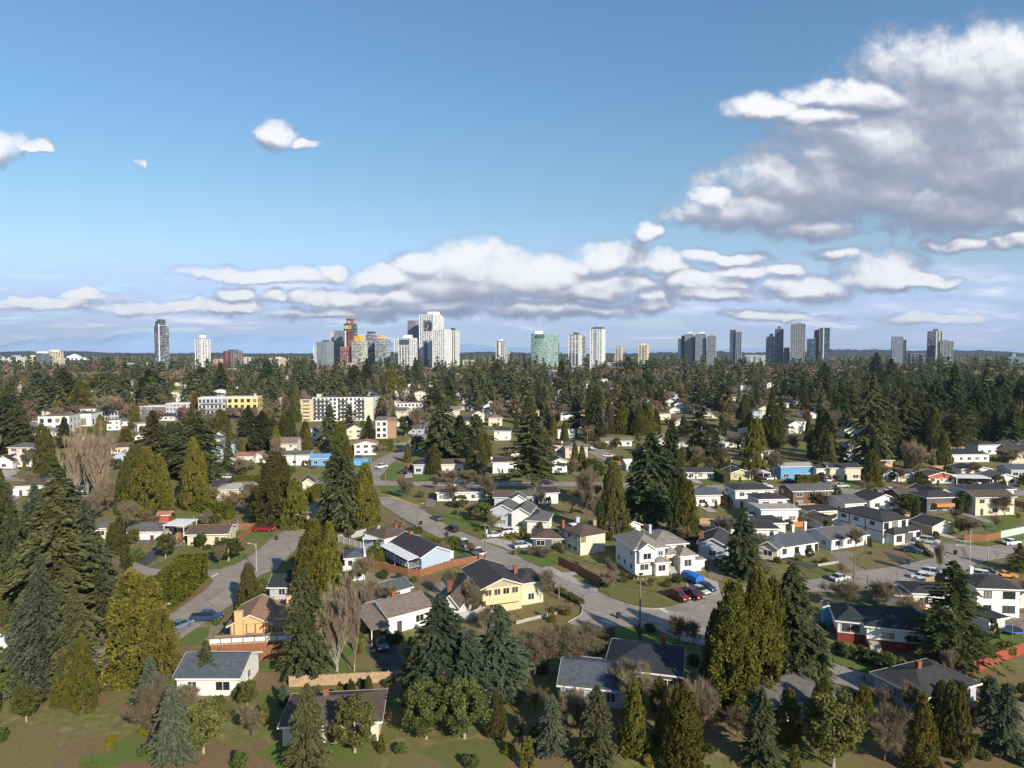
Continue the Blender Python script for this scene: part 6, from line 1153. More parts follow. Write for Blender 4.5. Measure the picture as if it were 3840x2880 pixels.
# ------------------------------------------------------------------ traced trees: kind tile x ytop ybase half-width
TT = """fir A 500 -230 1250 330|fir A 60 -190 1120 190|bluefir A 760 -60 900 190|fir A 130 -60 1180 130|bare A 960 400 700 80|darkcedar A 1040 90 560 110|cedar A 1150 560 1500 310|cedar A 1400 880 1560 210|darkcedar A 2150 490 880 105
broadleaf A 1430 215 445 85|broadleaf A 1975 250 470 140|bush A 1175 350 470 70|broadleaf A 170 1040 1210 75|broadleaf A 140 1250 1640 200|cedar A 590 1215 1700 130|bluefir A 1300 1290 1750 120|fir A 1780 1150 1560 110|bush A 2100 800 900 70|bush A 1790 320 370 40|bush A 1690 280 330 45
cedar B 500 120 820 190|cedar B 640 145 830 130|fir B 430 530 1480 190|poplar B 700 560 1420 170|poplar B 850 650 1420 90|fir F 700 930 1620 160|fir F 800 990 1640 140|cedar F 950 1060 1640 125|fir F 770 950 1590 130|darkcedar F 180 960 1580 210|cedar F 330 1180 1620 140|bush B 350 390 480 60
bluefir B 1600 760 1640 260|bluefir B 2100 850 1660 230|bluefir B 1850 1060 1700 210|fir B 1380 1110 1660 120|goldbush B 1340 1120 1240 60|bush B 1110 640 740 65|bush B 1240 560 640 40|bush B 1100 530 620 50|bush B 1210 1070 1170 80|bare B 1680 520 810 90|bush B 1370 590 650 30|column B 40 780 850 30
bare C 310 520 865 110|bare C 150 330 420 60|barered C 290 350 450 70|barered C 230 330 430 50|bush C 60 600 760 70|barered C 120 640 760 90|barered C 470 820 950 90|goldbush C 470 850 940 60|darkcedar C 800 565 690 42|column C 780 580 690 26|bare C 860 430 670 60|bush C 400 300 380 40|bush C 330 270 350 35
fir C 2000 55 595 170|cedar C 1900 640 1720 290|cedar C 2110 560 1690 230|darkcedar C 1750 900 1720 150|fir D 200 500 1560 250|cedar D 20 600 1600 170|fir D 450 1050 1640 120|barered C 1440 920 1190 130|barered C 1570 1000 1200 90|bush C 1190 1000 1080 60|barered C 1110 1000 1160 60|bush C 960 600 650 50|bush C 1040 570 630 45|bush C 1420 590 660 50|bush C 1330 640 690 50|barered C 1200 600 700 50
barered C 300 1030 1400 160|barered C 480 1020 1320 170|barered C 650 1030 1260 150|barered C 810 1020 1200 110|bare C 200 1080 1480 140|barered C 560 1130 1420 180|barered C 740 1120 1330 140|bush C 260 1340 1440 70|broadleaf C 560 1375 1600 110
darkcedar G 870 1045 1700 140|bare G 650 1080 1560 150|cedar G 1480 1165 1690 120|darkcedar G 1420 1200 1680 90|fir G 1200 780 1570 200|fir G 1370 680 1560 130|fir G 1090 880 1500 110|fir G 180 620 1330 200|bare C 1480 150 290 60
deodar D 1580 465 1370 400|bare D 620 600 880 170|bare D 1480 300 620 60|bare D 1560 1220 1500 110|bare D 1740 70 260 110|deodar D 2170 310 560 130|broadleaf D 1620 1080 1340 150|bush D 2050 1140 1290 80|bush D 590 1150 1260 60|bush D 680 1170 1300 80|bush D 790 1190 1320 90|bush D 900 1220 1370 90|bush D 1000 1250 1420 100|bush D 1110 1270 1450 120|bush D 1000 830 910 70|bush D 1100 850 930 70|bush D 950 830 890 40|barered D 900 1140 1230 50
poplar E 660 680 1360 105|poplar E 860 665 1420 135|poplar E 760 800 1400 60|darkcedar E 1170 900 1480 150|cedar E 1270 930 1500 180|cedar E 1390 980 1480 90|cedar E 1680 850 1450 120|cedar E 1760 960 1440 60|fir E 1330 600 1190 160|fir E 1720 610 1210 180|fir E 1500 700 1190 120|cedar E 1100 745 950 78|darkcedar E 370 715 1140 90|fir E 60 470 960 160|fir E 180 560 960 120|fir E 560 650 920 70
fir E 330 270 530 110|fir E 430 300 540 100|fir E 560 230 560 120|cedar E 690 340 620 110|cedar E 530 420 620 70|darkcedar E 1090 255 450 65|fir E 1300 235 560 120|fir E 1400 300 540 80|fir E 1750 225 440 90|fir E 1910 180 420 80|fir E 2150 560 940 110|cedar E 1900 585 810 70|fir E 1540 700 860 70|bare E 940 465 690 180|bare E 90 425 560 110|bare E 1840 620 800 80|fir E 660 330 560 90|broadleaf E 880 280 470 150|bare E 2100 980 1170 110|bush E 2080 1080 1160 50|broadleaf E 530 950 1130 110|fir E 520 1090 1480 190|fir E 380 1280 1560 150|bare E 950 1150 1480 110|bare E 1090 1100 1400 90|bare E 2000 1290 1500 140|bare E 2160 1270 1520 130|bush E 1640 1370 1440 70
darkcedar F 340 330 700 55|fir F 640 545 920 85|cedar F 740 690 990 100|fir F 810 540 780 55|darkcedar F 290 600 940 95|fir F 60 600 930 120|fir F 150 640 930 80|darkcedar F 430 690 940 60|fir F 975 640 850 50|darkcedar F 1165 495 670 55|broadleaf F 1295 625 820 68|broadleaf F 1400 800 970 70|fir F 1620 500 1020 150|fir F 1760 640 1010 150|fir F 1900 630 1000 150|darkcedar F 1540 660 1010 100|darkcedar F 1540 890 1150 70|cedar F 1990 795 1040 55|column F 1313 885 1045 30|cedar F 1185 235 440 65|fir F 850 200 440 90|fir F 960 145 430 60|fir F 60 600 900 90|bare F 1390 555 830 90|bare F 170 820 1060 70|fir F 1380 140 380 50|fir F 100 150 420 90|broadleaf F 500 400 520 110|bare F 1700 1090 1230 100|bare F 1590 1110 1220 40|bare F 1860 1090 1250 120|barered F 1290 1170 1360 70|barered F 1560 1150 1280 50|broadleaf F 1760 1320 1440 80|bush F 1420 1290 1350 40|broadleaf F 1960 1380 1560 110|fir F 1660 300 560 80|fir F 2080 180 420 80|fir F 1560 430 640 80|barered F 1330 1190 1330 50|bare F 2010 1130 1400 90
fir G 555 455 825 95|fir G 720 390 860 85|darkcedar G 840 500 800 50|fir G 990 390 790 110|cedar G 950 535 800 80|cedar G 1080 560 810 70|cedar G 1180 540 800 90|fir G 1280 400 600 60|darkcedar G 150 480 720 75|fir G 300 540 790 50|fir G 660 440 820 50|fir G 1620 560 1050 130|cedar G 1590 780 1050 70|fir G 1820 370 650 90|darkcedar G 2020 465 770 60|cedar G 2115 660 1110 105|bare G 1880 635 800 90|bare G 1740 740 1010 70|bare G 1910 790 950 110|fir G 430 150 440 50|fir G 1000 130 330 70|fir G 1170 250 500 70|poplar G 985 280 480 30|poplar G 1050 270 470 35|poplar G 1690 290 540 45|bare G 380 290 460 80|darkcedar G 40 570 760 22|bush G 780 860 930 50|bare G 540 1010 1180 60|broadleaf G 690 1000 1130 90|broadleaf G 750 1050 1180 60|bare G 370 600 800 60|bush G 640 820 960 30|fir G 1480 640 900 60|bush G 920 980 1030 60
fir H 880 285 1070 140|fir H 960 430 1040 130|fir H 1180 415 870 110|fir H 1060 560 880 90|fir H 480 190 560 80|darkcedar H 470 590 1020 100|broadleaf H 400 730 1010 80|fir H 170 330 500 60|fir H 330 330 560 60|bare H 230 770 1010 110|bare H 60 890 1220 100|bare H 1250 855 1230 170|bare H 2110 890 1120 120|cedar H 890 940 1250 80|darkcedar H 1430 570 980 80|cedar H 1440 800 980 60|fir H 1640 490 970 100|fir H 1950 600 900 55|darkcedar H 1760 560 850 70|fir H 2110 520 920 110|fir H 1600 200 700 110|fir H 1450 330 720 110|cedar H 1560 220 500 90|fir H 1800 380 840 110|fir H 2000 280 720 90|darkcedar H 1880 240 560 60|fir H 2180 300 700 90|fir H 1300 500 860 90|darkcedar H 1300 650 870 50|fir H 700 370 640 90|darkcedar H 740 380 620 50|fir H 100 480 820 90|darkcedar H 30 520 900 120|broadleaf H 1680 1285 1480 90|broadleaf H 1200 1310 1480 110|broadleaf H 1990 1140 1300 60|bush H 860 1150 1230 30|fir H 1060 150 420 70|fir H 930 100 400 80|bare H 620 880 1040 70|bare H 340 560 760 50|bare H 500 500 700 50|bush H 1330 1180 1240 80|column H 1570 1040 1100 28|barered H 1130 1290 1400 60|darkcedar H 1740 760 860 35|darkcedar D 1280 -80 160 45
fir A 260 60 1010 150|bluefir A 380 420 1640 170|fir A 880 520 1180 120|fir A 820 300 1000 120|darkcedar A 20 560 1230 120|fir A 660 700 1650 170|bluefir A 240 760 1640 160|cedar A 720 1120 1760 120|broadleaf A 60 1180 1500 130|bare A 980 480 760 90|fir A 150 380 1200 140|fir A 30 -330 800 150|bluefir A 330 -200 840 150|bare A 900 650 980 80|fir A 560 -60 900 150|bare A 1100 -60 230 120|bare A 820 -200 120 110|darkcedar A 1060 -320 60 70|barered A 1080 330 540 70"""
for ln in TT.replace('\n', '|').split('|'):
    k_, t_, x_, a_, b_, w_ = ln.split(); x_, a_, b_, w_ = map(float, (x_, a_, b_, w_)); tree(k_, t_, x_, a_, b_, w_)
house('bungalow', 'A', (900, 2250), (1500, 2260), 8, 2.7, 'hip', 1.7, WCRM, RBROWN, 'brown hip-roofed bungalow at the bottom edge, left', door=True) if False else None
for X_, Y_, a_, w_, m_, r_, l_ in ((-29, 84, 6, 12, WCRM, RBROWN, 'cream bungalow with brown hip roof at the bottom left'), (33, 88, 20, 12, WWHT, RGREY, 'white bungalow with grey hip roof at the bottom right'), (-12, 92, 12, 10, WBEI, RTAUPE, 'beige bungalow with taupe hip roof at the bottom centre'), (56, 91, 22, 11, WGRY, RDARK, 'grey bungalow with charcoal hip roof at the bottom right corner')):
    h = House('bungalow', (X_, Y_, 0), math.radians(a_), l_, 'house'); h.vol(0, 0, w_, 7.5, 0, 2.6, 'hip', 1.6, m_, r_, door=True); HS.append((l_, h, w_, 7.5)); h.chimney(w_ * .4, 4, 3, 5.2, BRICK)
# trees and roofs just below the photographed strip
rb = random.Random(21); kk_ = ['cedar', 'fir', 'darkcedar', 'bare', 'bare', 'bluefir', 'bush', 'bush', 'goldbush', 'barered', 'bush', 'bush', 'bush', 'column', 'broadleaf']
for i_ in range(420):
    Y = rb.uniform(79, 101); X = rb.uniform(-.78, .78) * Y; lim = 50 - .483 * Y
    if abs(X + 58 + (Y - 95) * .0) < 7 or not all((a - X) ** 2 + (b - Y) ** 2 > (c + 1.6) ** 2 for a, b, c in OCC): continue
    k_ = rb.choice(kk_); H = {'bush': rb.uniform(.9, 2), 'goldbush': 1.4, 'column': rb.uniform(2, 4), 'barered': rb.uniform(3, 4.5)}.get(k_, lim * rb.uniform(.7, .97))
    if H > lim: k_ = 'bush'; H = min(lim, 1.6)
    put_tree(k_, Vector((X, Y, 0)), max(H, .8), max(H, .8) * {'fir': .26, 'bluefir': .27, 'cedar': .27, 'darkcedar': .27, 'broadleaf': .42, 'bare': .45, 'barered': .5, 'bush': .65, 'column': .22, 'goldbush': .65}[k_])
for i_ in range(1500):
    py_ = rb.uniform(1830, 2500); px_ = rb.uniform(-40, 3880); P_ = gpx(px_, py_)
    if inpoly(P_.x, P_.y) or not all((a - P_.x) ** 2 + (b - P_.y) ** 2 > (c + 1.4) ** 2 for a, b, c in OCC): continue
    k_ = rb.choice(['bush', 'bush', 'bush', 'bush', 'barered', 'barered', 'bare', 'column', 'goldbush']); H = {'bush': rb.uniform(.8, 1.9), 'goldbush': 1.4, 'barered': rb.uniform(2, 4.2), 'column': rb.uniform(2, 4), 'bare': rb.uniform(4, 7.5)}[k_]
    put_tree(k_, P_, H, H * {'bush': .65, 'goldbush': .65, 'barered': .5, 'column': .22, 'bare': .42}[k_]); nsh = globals().get('nsh', 0) + 1
    if nsh > 170: break
nm2 = 0
for i_ in range(2500):
    py_ = rb.uniform(1600, 1835); px_ = rb.uniform(-40, 3880); P_ = gpx(px_, py_)
    if 1795 < py_ < 1832 or inpoly(P_.x, P_.y) or not all((a - P_.x) ** 2 + (b - P_.y) ** 2 > (c + 1.8) ** 2 for a, b, c in OCC) or any((q.x - P_.x) ** 2 + (q.y - P_.y) ** 2 < 40 for q in up + cross): continue
    k_ = rb.choice(['bush', 'bush', 'broadleaf', 'bush', 'barered', 'column', 'goldbush']); H = {'bush': rb.uniform(1.2, 3), 'goldbush': 1.8, 'barered': rb.uniform(3, 6), 'column': rb.uniform(2.5, 5), 'broadleaf': rb.uniform(3.5, 6.5)}[k_]
    put_tree(k_, P_, H, H * {'bush': .65, 'goldbush': .65, 'barered': .5, 'column': .22, 'broadleaf': .42}[k_]); nm2 += 1
    if nm2 > 120: break
# lots: driveways, side and back fences, small sheds, all round the traced houses
def occ_ok(p, r): return all((a - p.x) ** 2 + (b - p.y) ** 2 > (c + r) ** 2 for a, b, c in OCC)
def wsheet(name, P_, m, label):
    sheetz[0] += .0004; c = P_[0]; tag(MB().add([(p.x - c.x, p.y - c.y, 0) for p in P_], [tuple(range(len(P_)))]).build(name, m, loc=(c.x, c.y, sheetz[0])), label, kind='structure')
sheetz[0] = .055 if sheetz[0] < .05 else sheetz[0]
shed_m = {}
for n_, (lb_, H_, w_, d_) in enumerate(list(HS)):
    Y = H_.P.y; lw_ = clean(lb_, 9)
    if Y > 420 or w_ < 5: continue
    at = H_.at; near_ = Y < 330
    u_ = rb.choice([-3.6, w_ + .8, .6]); q_ = [at(u_, -9), at(u_ + 3, -9), at(u_ + 3, -.2 if 0 < u_ < w_ else 4), at(u_, -.2 if 0 < u_ < w_ else 4)]
    m_ = (q_[0] + q_[2]) / 2
    if occ_ok(at(u_ + 1.5, -5), 1.5) and not inpoly(m_.x, m_.y): wsheet('driveway', q_, rb.choice([CONC, ASPH, ASPHD, GRAV]), 'driveway beside the ' + lw_)
    if rb.random() < .7: wsheet('patio', [at(1, d_ + .1), at(w_ * .7, d_ + .1), at(w_ * .7, d_ + 4), at(1, d_ + 4)], rb.choice([CONC, GRAV]), 'patio behind the ' + lw_)
    if rb.random() < .6: wsheet('flower_bed', [at(.2, -1.3), at(w_ - .5, -1.6), at(w_ - .2, -.1), at(.2, -.1)], SOIL, 'soil bed in front of the ' + lw_)
    fm, fn_ = rb.choice([(FBRN, 'brown'), (FTAN, 'weathered tan'), (FTAN, 'weathered tan'), (FGRY, 'grey')])
    b1, b2 = at(-2.5, d_ + 8), at(w_ + 2.5, d_ + 8)
    okf = lambda a_, b_: not any(inpoly(*(a_.lerp(b_, f))[:2]) or not occ_ok(a_.lerp(b_, f), .2) for f in (0, .2, .4, .6, .8, 1))
    if near_ and rb.random() < .75 and okf(b1, b2): fence(None, [b1, b2], 1.7, fm, f'{fn_} plank fence behind the {lw_}', post=False) if False else FENQ.append((b1, b2, fm, f'{fn_} plank fence behind the {lw_}'))
    for sx_ in (-2.6, w_ + 2.6):
        a_, c_ = at(sx_, rb.uniform(-2, 3)), at(sx_, d_ + 8)
        if near_ and rb.random() < .5 and okf(a_, c_): FENQ.append((a_, c_, fm, f'{fn_} side fence {"left" if sx_ < 0 else "right"} of the {lw_}'))
    sp_ = at(rb.uniform(0, w_), d_ + 6)
    if near_ and rb.random() < .5 and occ_ok(sp_, 1.6) and not inpoly(sp_.x, sp_.y):
        sh = House('garden_shed', sp_, H_.ang, f'small garden shed behind the {lw_}', 'shed'); sh.vol(0, 0, 2.6, 2.2, 0, 2.0, 'gable_x', .6, rb.choice([WTAN, WWHT, WBRN, WGRY]), rb.choice([RGREY, RDARK, RBROWN]), wins=False, ov=.15, trim='grey'); sh.door('f', 1.3, 0, (0, 0, 2.6, 2.2))
for a_, b_, m_, l_ in FENQ: fence(None, [a_, b_], 1.7, m_, l_)
for i_ in range(280):
    p_ = gpx(rb.uniform(-50, 3900), rb.uniform(1700, 2880)); r_ = rb.uniform(2, 6); nm_, m_, d_ = rb.choice([('soil_patch', SOIL, 'bare brown soil'), ('soil_patch', SOIL, 'bare brown soil'), ('grass_patch', LAWN, 'rough grass'), ('grass_patch', LAWNG, 'greener grass'), ('turf_patch', DIRT, 'mossy turf'), ('gravel_patch', GRAV, 'gravel')])
    if inpoly(p_.x, p_.y): continue
    if m_ == GRAV and p_.y < 112: continue
    pts_ = [p_ + Vector((math.cos(k * PI / 7) * r_ * rb.uniform(.6, 1.3) * 1.4, math.sin(k * PI / 7) * r_ * rb.uniform(.6, 1.3), 0)) for k in range(14)]
    sheetz[0] += .0001; z_ = .0035 + i_ * .00002; c = pts_[0]; tag(MB().add([(q.x - c.x, q.y - c.y, 0) for q in pts_] + [(p_.x - c.x, p_.y - c.y, 0)], [(k, (k + 1) % 14, 14) for k in range(14)]).build(nm_, m_, loc=(c.x, c.y, z_)), f'{d_} patch between the houses', kind='structure')
# garden shrubs round the traced houses
for lb_, ho_, hw_, hd_ in HS:
    for q in range(rb.choice([2, 3, 4])):
        sd_ = rb.random(); u_ = rb.uniform(-2, hw_ + 2); p_ = ho_.at(u_, -rb.uniform(1.2, 3.5)) if sd_ < .6 else ho_.at(rb.choice([-2.2, hw_ + 2.2]), rb.uniform(0, hd_)) if sd_ < .8 else ho_.at(u_, hd_ + rb.uniform(2, 6))
        if not all((a - p_.x) ** 2 + (b - p_.y) ** 2 > (c + .8) ** 2 for a, b, c in OCC[-400:]): continue
        k_ = rb.choice(['bush', 'bush', 'bush', 'goldbush', 'barered', 'column', 'broadleaf', 'bare']); H = {'bush': rb.uniform(1, 2), 'goldbush': 1.4, 'barered': rb.uniform(2.5, 4.5), 'column': rb.uniform(2, 4), 'broadleaf': rb.uniform(3, 5), 'bare': rb.uniform(5, 8)}[k_]
        put_tree(k_, Vector((p_.x, p_.y, 0)), H, H * {'bush': .65, 'goldbush': .65, 'barered': .5, 'column': .22, 'broadleaf': .42, 'bare': .42}[k_])
# ------------------------------------------------------------------ cars
car('A', 1552, 1055, 62, 'sedan', 'slate', 'small slate-blue car driving on the left road', 'car'); car('A', 1785, 990, 8, 'pickup', 'blue', 'dark blue pickup parked beside the half-timbered house', 'pickup truck')
car('B', 70, 215, -5, 'pickup', 'red', 'dark red pickup parked at the end of the left road', 'pickup truck')
car('B', 1697, 215, 125, 'suv', 'black', 'black suv driving down the main street'); car('B', 1797, 345, 118, 'pickup', 'white', 'upper one of two white pickups parked nose to tail by the light blue house', 'pickup truck'); car('B', 1912, 420, 122, 'pickup', 'white', 'lower one of two white pickups parked nose to tail by the light blue house', 'pickup truck')
car('B', 1810, 485, 30, 'sedan', 'blue', 'dark blue car parked beside the light blue house'); car('B', 2060, 265, 18, 'sedan', 'silver', 'silver car parked on the drive above the main street'); car('B', 2190, 235, 18, 'suv', 'white', 'white suv parked beside the grey and white house'); car('B', 2005, 548, 125, 'sedan', 'black', 'black car parked by the yellow house')
car('C', 1430, 800, -62, 'pickup', 'red', 'red pickup, leftmost of the row below the large white house', 'pickup truck'); car('C', 1548, 785, -62, 'pickup', 'maroon', 'dark maroon pickup, second of the row below the large white house', 'pickup truck'); car('C', 1620, 750, -58, 'sedan', 'silver', 'silver car right of the maroon pickup'); car('C', 1672, 720, -55, 'sedan', 'blue', 'dark blue car at the right end of the row by the blue tarp'); car('C', 1825, 525, -60, 'suv', 'grey', 'grey suv in shade between the white house and the spruce')
car('D', 1395, 320, -38, 'suv', 'silver', 'silver suv on the drive of the modern house'); car('D', 1345, 635, -40, 'sedan', 'white', 'white car parked on the right street, nearer one of two'); car('D', 1425, 600, -40, 'suv', 'white', 'white car parked on the right street, farther one of two'); car('D', 1875, 625, -38, 'suv', 'white', 'white suv by the tall street lamp at the right'); car('D', 1905, 590, -38, 'sedan', 'black', 'black car just behind the white suv at the right'); car('D', 2055, 610, -20, 'coupe', 'orange', 'bright orange sports car near the right edge')
car('E', 385, 1180, 5, 'sedan', 'black', 'black car on the lawn at the far left'); car('E', 1840, 1215, 60, 'suv', 'grey', 'grey suv on the parking pad beside the hedge'); car('E', 1975, 1185, 10, 'sedan', 'silver', 'silver-blue car parked behind the clipped hedge'); car('F', 1082, 1098, 55, 'pickup', 'white', 'white pickup driving on the north road', 'pickup truck'); car('F', 1285, 1142, 10, 'suv', 'black', 'black suv parked beside the shaded house above the cross street')
car('B', 1560, 118, 127, 'sedan', 'grey', 'grey car parked along the upper main street'); car('H', 640, 1262, 5, 'sedan', 'silver', 'silver car on the forecourt of the cream two-storey house'); car('H', 1060, 1300, 3, 'sedan', 'white', 'white car on the cross street below the large bare tree', 'car'); car('H', 330, 1280, 3, 'suv', 'grey', 'grey suv on the cross street below the dark hedge'); car('G', 1660, 1285, 4, 'sedan', 'red', 'red car on the cross street by the teal-gabled bungalow'); car('D', 1010, 60, 20, 'sedan', 'black', 'black car behind the right white bungalow')
car('F', 1760, 1225, 3, 'sedan', 'white', 'white car on the cross street by the pinkish white house'); car('G', 300, 1240, 3, 'suv', 'black', 'black suv on the cross street below the large fir'); car('D', 620, 640, 24, 'sedan', 'silver', 'silver car on the street in front of the left white bungalow'); car('D', 2100, 330, 14, 'sedan', 'white', 'white car at the far right on the shaded street'); car('A', 1480, 360, 35, 'sedan', 'grey', 'grey car on the dark driveway of the grey-roofed bungalow'); car('C', 90, 360, 20, 'suv', 'silver', 'silver suv on the driveway of the dark bungalow')
car('F', 1230, 960, 60, 'sedan', 'black', 'black car driving up the north road'); car('G', 830, 1000, -30, 'sedan', 'white', 'white car parked on the side street'); car('D', 1240, 395, -40, 'sedan', 'blue', 'blue car on the long dark driveway of the modern house'); car('B', 1085, 1215, -70, 'sedan', 'grey', 'grey car just below the taupe carport')
car('G', 688, 938, 10, 'sedan', 'silver', 'silver car at the start of the side street'); car('H', 505, 1212, -85, 'sedan', 'white', 'white car in front of the narrow white house'); car('H', 1795, 1240, -80, 'suv', 'white', 'white suv under the long carport'); car('H', 190, 1222, 20, 'sedan', 'black', 'black car parked by the blue and white house'); car('G', 2150, 1212, -80, 'sedan', 'black', 'black car under the white carport'); car('H', 20, 1198, 20, 'sedan', 'white', 'white car beside the bare tree left of the blue house'); car('G', 2190, 1265, 5, 'sedan', 'white', 'white car parked on the cross street'); car('F', 2150, 1195, 8, 'sedan', 'grey', 'grey car parked in front of the white two-storey house'); car('H', 1900, 1255, 5, 'sedan', 'blue', 'dark blue car beside the long carport'); car('A', 1395, 345, 20, 'sedan', 'black', 'black car by the grey-roofed bungalow') if False else None
for t_, x_, y_, m_, l_ in (('B', 178, 290, PLAS, 'black wheelie bin on the left road'), ('B', 1425, 160, PLAS, 'dark wheelie bin across the street from the lawn'), ('B', 1650, 255, PLAS, 'dark wheelie bin beside the black suv'), ('D', 1210, 500, PLAS, 'black wheelie bin beside the long dark driveway'), ('D', 1420, 558, PLAS, 'black wheelie bin behind the parked white cars'), ('D', 1620, 418, PLAS, 'black wheelie bin at the corner of the right street'), ('C', 12, 420, PLAS, 'black wheelie bin at the concrete driveway'), ('C', 920, 968, PLAS, 'lone dark bin standing in the middle of the junction')): bin_(t_, x_, y_, m_, l_)
# ------------------------------------------------------------------ poles
pole('a', 'A', 1408, 975, 830, 'pale street lamp beside the tall cedar hedge', wood=False, lamp=(1.3, 0, 0)); pole('b', 'B', 443, 215, 30, 'utility pole with transformer and lamp arm above the double cedar', xform=True, lamp=(-3, .5, -1.2)); pole('c', 'B', 1396, 185, -20, 'wooden pole with lamp beside the main street bank', lamp=(1.8, 0, .5))
pole('d', 'B', 1980, 515, 135, 'tall utility pole with grey transformer by the white pickups', xform=True); pole('e', 'C', 1105, 1150, 595, 'tall wooden utility pole on the near side of the junction', xform=False); pole('f', 'D', 742, 672, 352, 'wooden utility pole in front of the two white bungalows', arm=False); pole('g', 'D', 1738, 607, 195, 'tall metal street lamp beside the right street', wood=False, lamp=(-3.2, -.5, -3.2))
pole('h', 'D', 860, 735, 590, 'short pole stub beside the brown yard', arm=False); pole('i', 'F', 1117, 1200, 900, 'utility pole at the corner of the north road'); pole('j', 'F', 1905, 1190, 940, 'utility pole left of the white two-storey house'); pole('k', 'F', 340, 1075, 935, 'utility pole in front of the white house with grey roof'); pole('l', 'G', 652, 990, 760, 'utility pole beside the side street', lamp=(1.5, 0, 0)); pole('m', 'G', 1885, 1255, 985, 'utility pole with transformer in front of the yellow-green gabled house', xform=True)
pole('n', 'H', 498, 1255, 1035, 'utility pole in front of the narrow white house', xform=True); pole('o', 'H', 1436, 1160, 925, 'thin utility pole behind the red gabled bungalow'); pole('p', 'H', 1722, 945, 835, 'utility pole left of the distant blue-black roof'); pole('q', 'B', 4, 560, 310, 'pale lamp post beside the left road junction', wood=False, lamp=(-1.5, 0, 0)); pole('r', 'F', 1420, 830, 690, 'pale lamp post beside the low flats', wood=False, lamp=(1.2, 0, 0)); pole('s', 'E', 145, 1160, 930, 'thin pole in front of the white gabled houses'); pole('t', 'E', 1672, 1500, 1465, 'x', arm=False) if False else None
pole('u', 'A', 1675, 160, 80, 'thin white flagpole beside the red shed', wood=False); pole('v', 'D', 1898, 480, 350, 'thin post with dark sign at the right corner', wood=False); pole('w', 'C', 405, 800, 670, 'thin wooden stake pole in the corner garden', arm=False)
wires('e', 'd', 'power line from the junction pole up the main street'); wires('d', 'c', 'power line along the upper main street'); wires('i', 'j', 'power line above the cross street, left span'); wires('m', 'n', 'power line above the cross street, right span'); wires('q', 'b', 'power line along the left road', 2)
# ------------------------------------------------------------------ skyline (left to right)
def T(*a, **k): return tower(*a, **k)
for i, (x0, x1, ap, yb, lb) in enumerate(((-30, 30, 1333, 1353, 'white peaked tent roof cut by the left edge'), (245, 318, 1326, 1350, 'large white pyramid roof left of the tall dark tower'))):
    D = 2300; w = (x1 - x0) / F * D; o = empty('peaked_hall', (((x0 + x1) / 2 - 1920) / F * D, D, 0)); tag(o, lb, 'building'); hb, ha = hgt(yb, D), hgt(ap, D)
    MB().box(-w * .42, w * .42, -w * .42, w * .42, 0, hb).build('wall', CG, o); MB().add([(-w / 2, -w / 2, hb + .1), (w / 2, -w / 2, hb + .1), (w / 2, w / 2, hb + .1), (-w / 2, w / 2, hb + .1), (0, 0, ha)], [(0, 3, 2, 1), (0, 1, 4), (1, 2, 4), (2, 3, 4), (3, 0, 4)]).build('roof', CW, o)
T(40, 84, 1342, 2000, 'pale low tower with peaked grey roof at the far left', G_GR, CW, CW, 4, pent=(.2, .8, 1331, CG)); T(98, 140, 1338, 2000, 'cream low tower left of the blue glass block', G_WN, CC, CC, 3, pent=(.4, .8, 1332, CC)); T(139, 181, 1325, 1950, 'blue glass office block with white top at the far left', G_BL, CG, None, cap=CW, pent=(.05, .95, 1318, CW)); T(181, 231, 1320, 1980, 'cream and green stepped tower, tallest of the far left cluster', G_WN, CC, CC, 4, pent=(.2, .75, 1312, CC)); T(200, 244, 1345, 1900, 'lower cream block in front of the stepped tower', G_WN, CC, CC, 4)
T(586, 632, 1222, 1700, 'tall slender dark grey tower on the left with white stripe', G_DK, CG, None, npier=3, pent=(.3, .72, 1198, CDK), cap=CW, parts=(('white_fin', .70, .80, 0, 1.04, CW, 1.2), ('dark_crown', .26, .68, .86, 1.10, CDK, .8)))
T(488, 588, 1363, 1800, 'long low white building left of the tall dark tower', G_LT, CW, None, name='office', cat='building'); T(630, 668, 1373, 1800, 'low flat white roofed building right of the tall dark tower', G_LT, CW, None, name='office', cat='building')
T(738, 785, 1270, 1750, 'slim white gridded tower left of the red tower', G_LT, CW, CW, 3, cap=CG, pent=(.3, .62, 1257, CW), parts=(('white_fin', .82, 1.0, 0, .98, CW, .8),)); T(786, 843, 1348, 1800, 'low pinkish building between the white and red towers', G_WN, CPK, CPK, 5, name='office', cat='building')
T(844, 905, 1318, 1700, 'dark red tower with teal glass centre and rooftop mast', G_TL, CRD, CRD, 4, pent=(.35, .8, 1311, CDK), parts=(('red_panel', 0, .26, .05, 1, CRD, .9), ('red_panel', .62, .78, .05, 1, CRD, .9))); T(906, 938, 1342, 1750, 'small white block joined to the right of the red tower', G_WN, CW, CW, 3)
T(1014, 1078, 1345, 1700, 'low cream block between the red tower and the dense cluster', G_WN, CC, CC, 5, pent=(.3, .5, 1339, CC), name='office', cat='building')
T(1178, 1194, 1300, 1900, 'narrow white block at the left edge of the dense cluster', G_LT, CW, CW, 2); T(1192, 1248, 1284, 1650, 'dark blue-grey tower with pale vertical ribs', G_BG, None, CG, 7, pent=(.5, .7, 1275, CDK)); T(1246, 1264, 1253, 1760, 'thin bright white slab tower', G_LT, CW, CW, 2); T(1258, 1304, 1242, 1730, 'grey ribbed tower left of the construction tower', G_DK, None, CG, 7, cap=CG)
T(1294, 1338, 1216, 1640, 'dark red unfinished tower behind the tower crane', G_DK, CDK, CDK, 3, pent=(.2, .7, 1196, CRD), parts=(('yellow_screens', 0, 1, .90, .97, YSH, .8), ('red_hoist_side', .42, .66, 0, .9, CRD, .7), ('white_wall', .1, .3, .3, .86, CW, .7)))
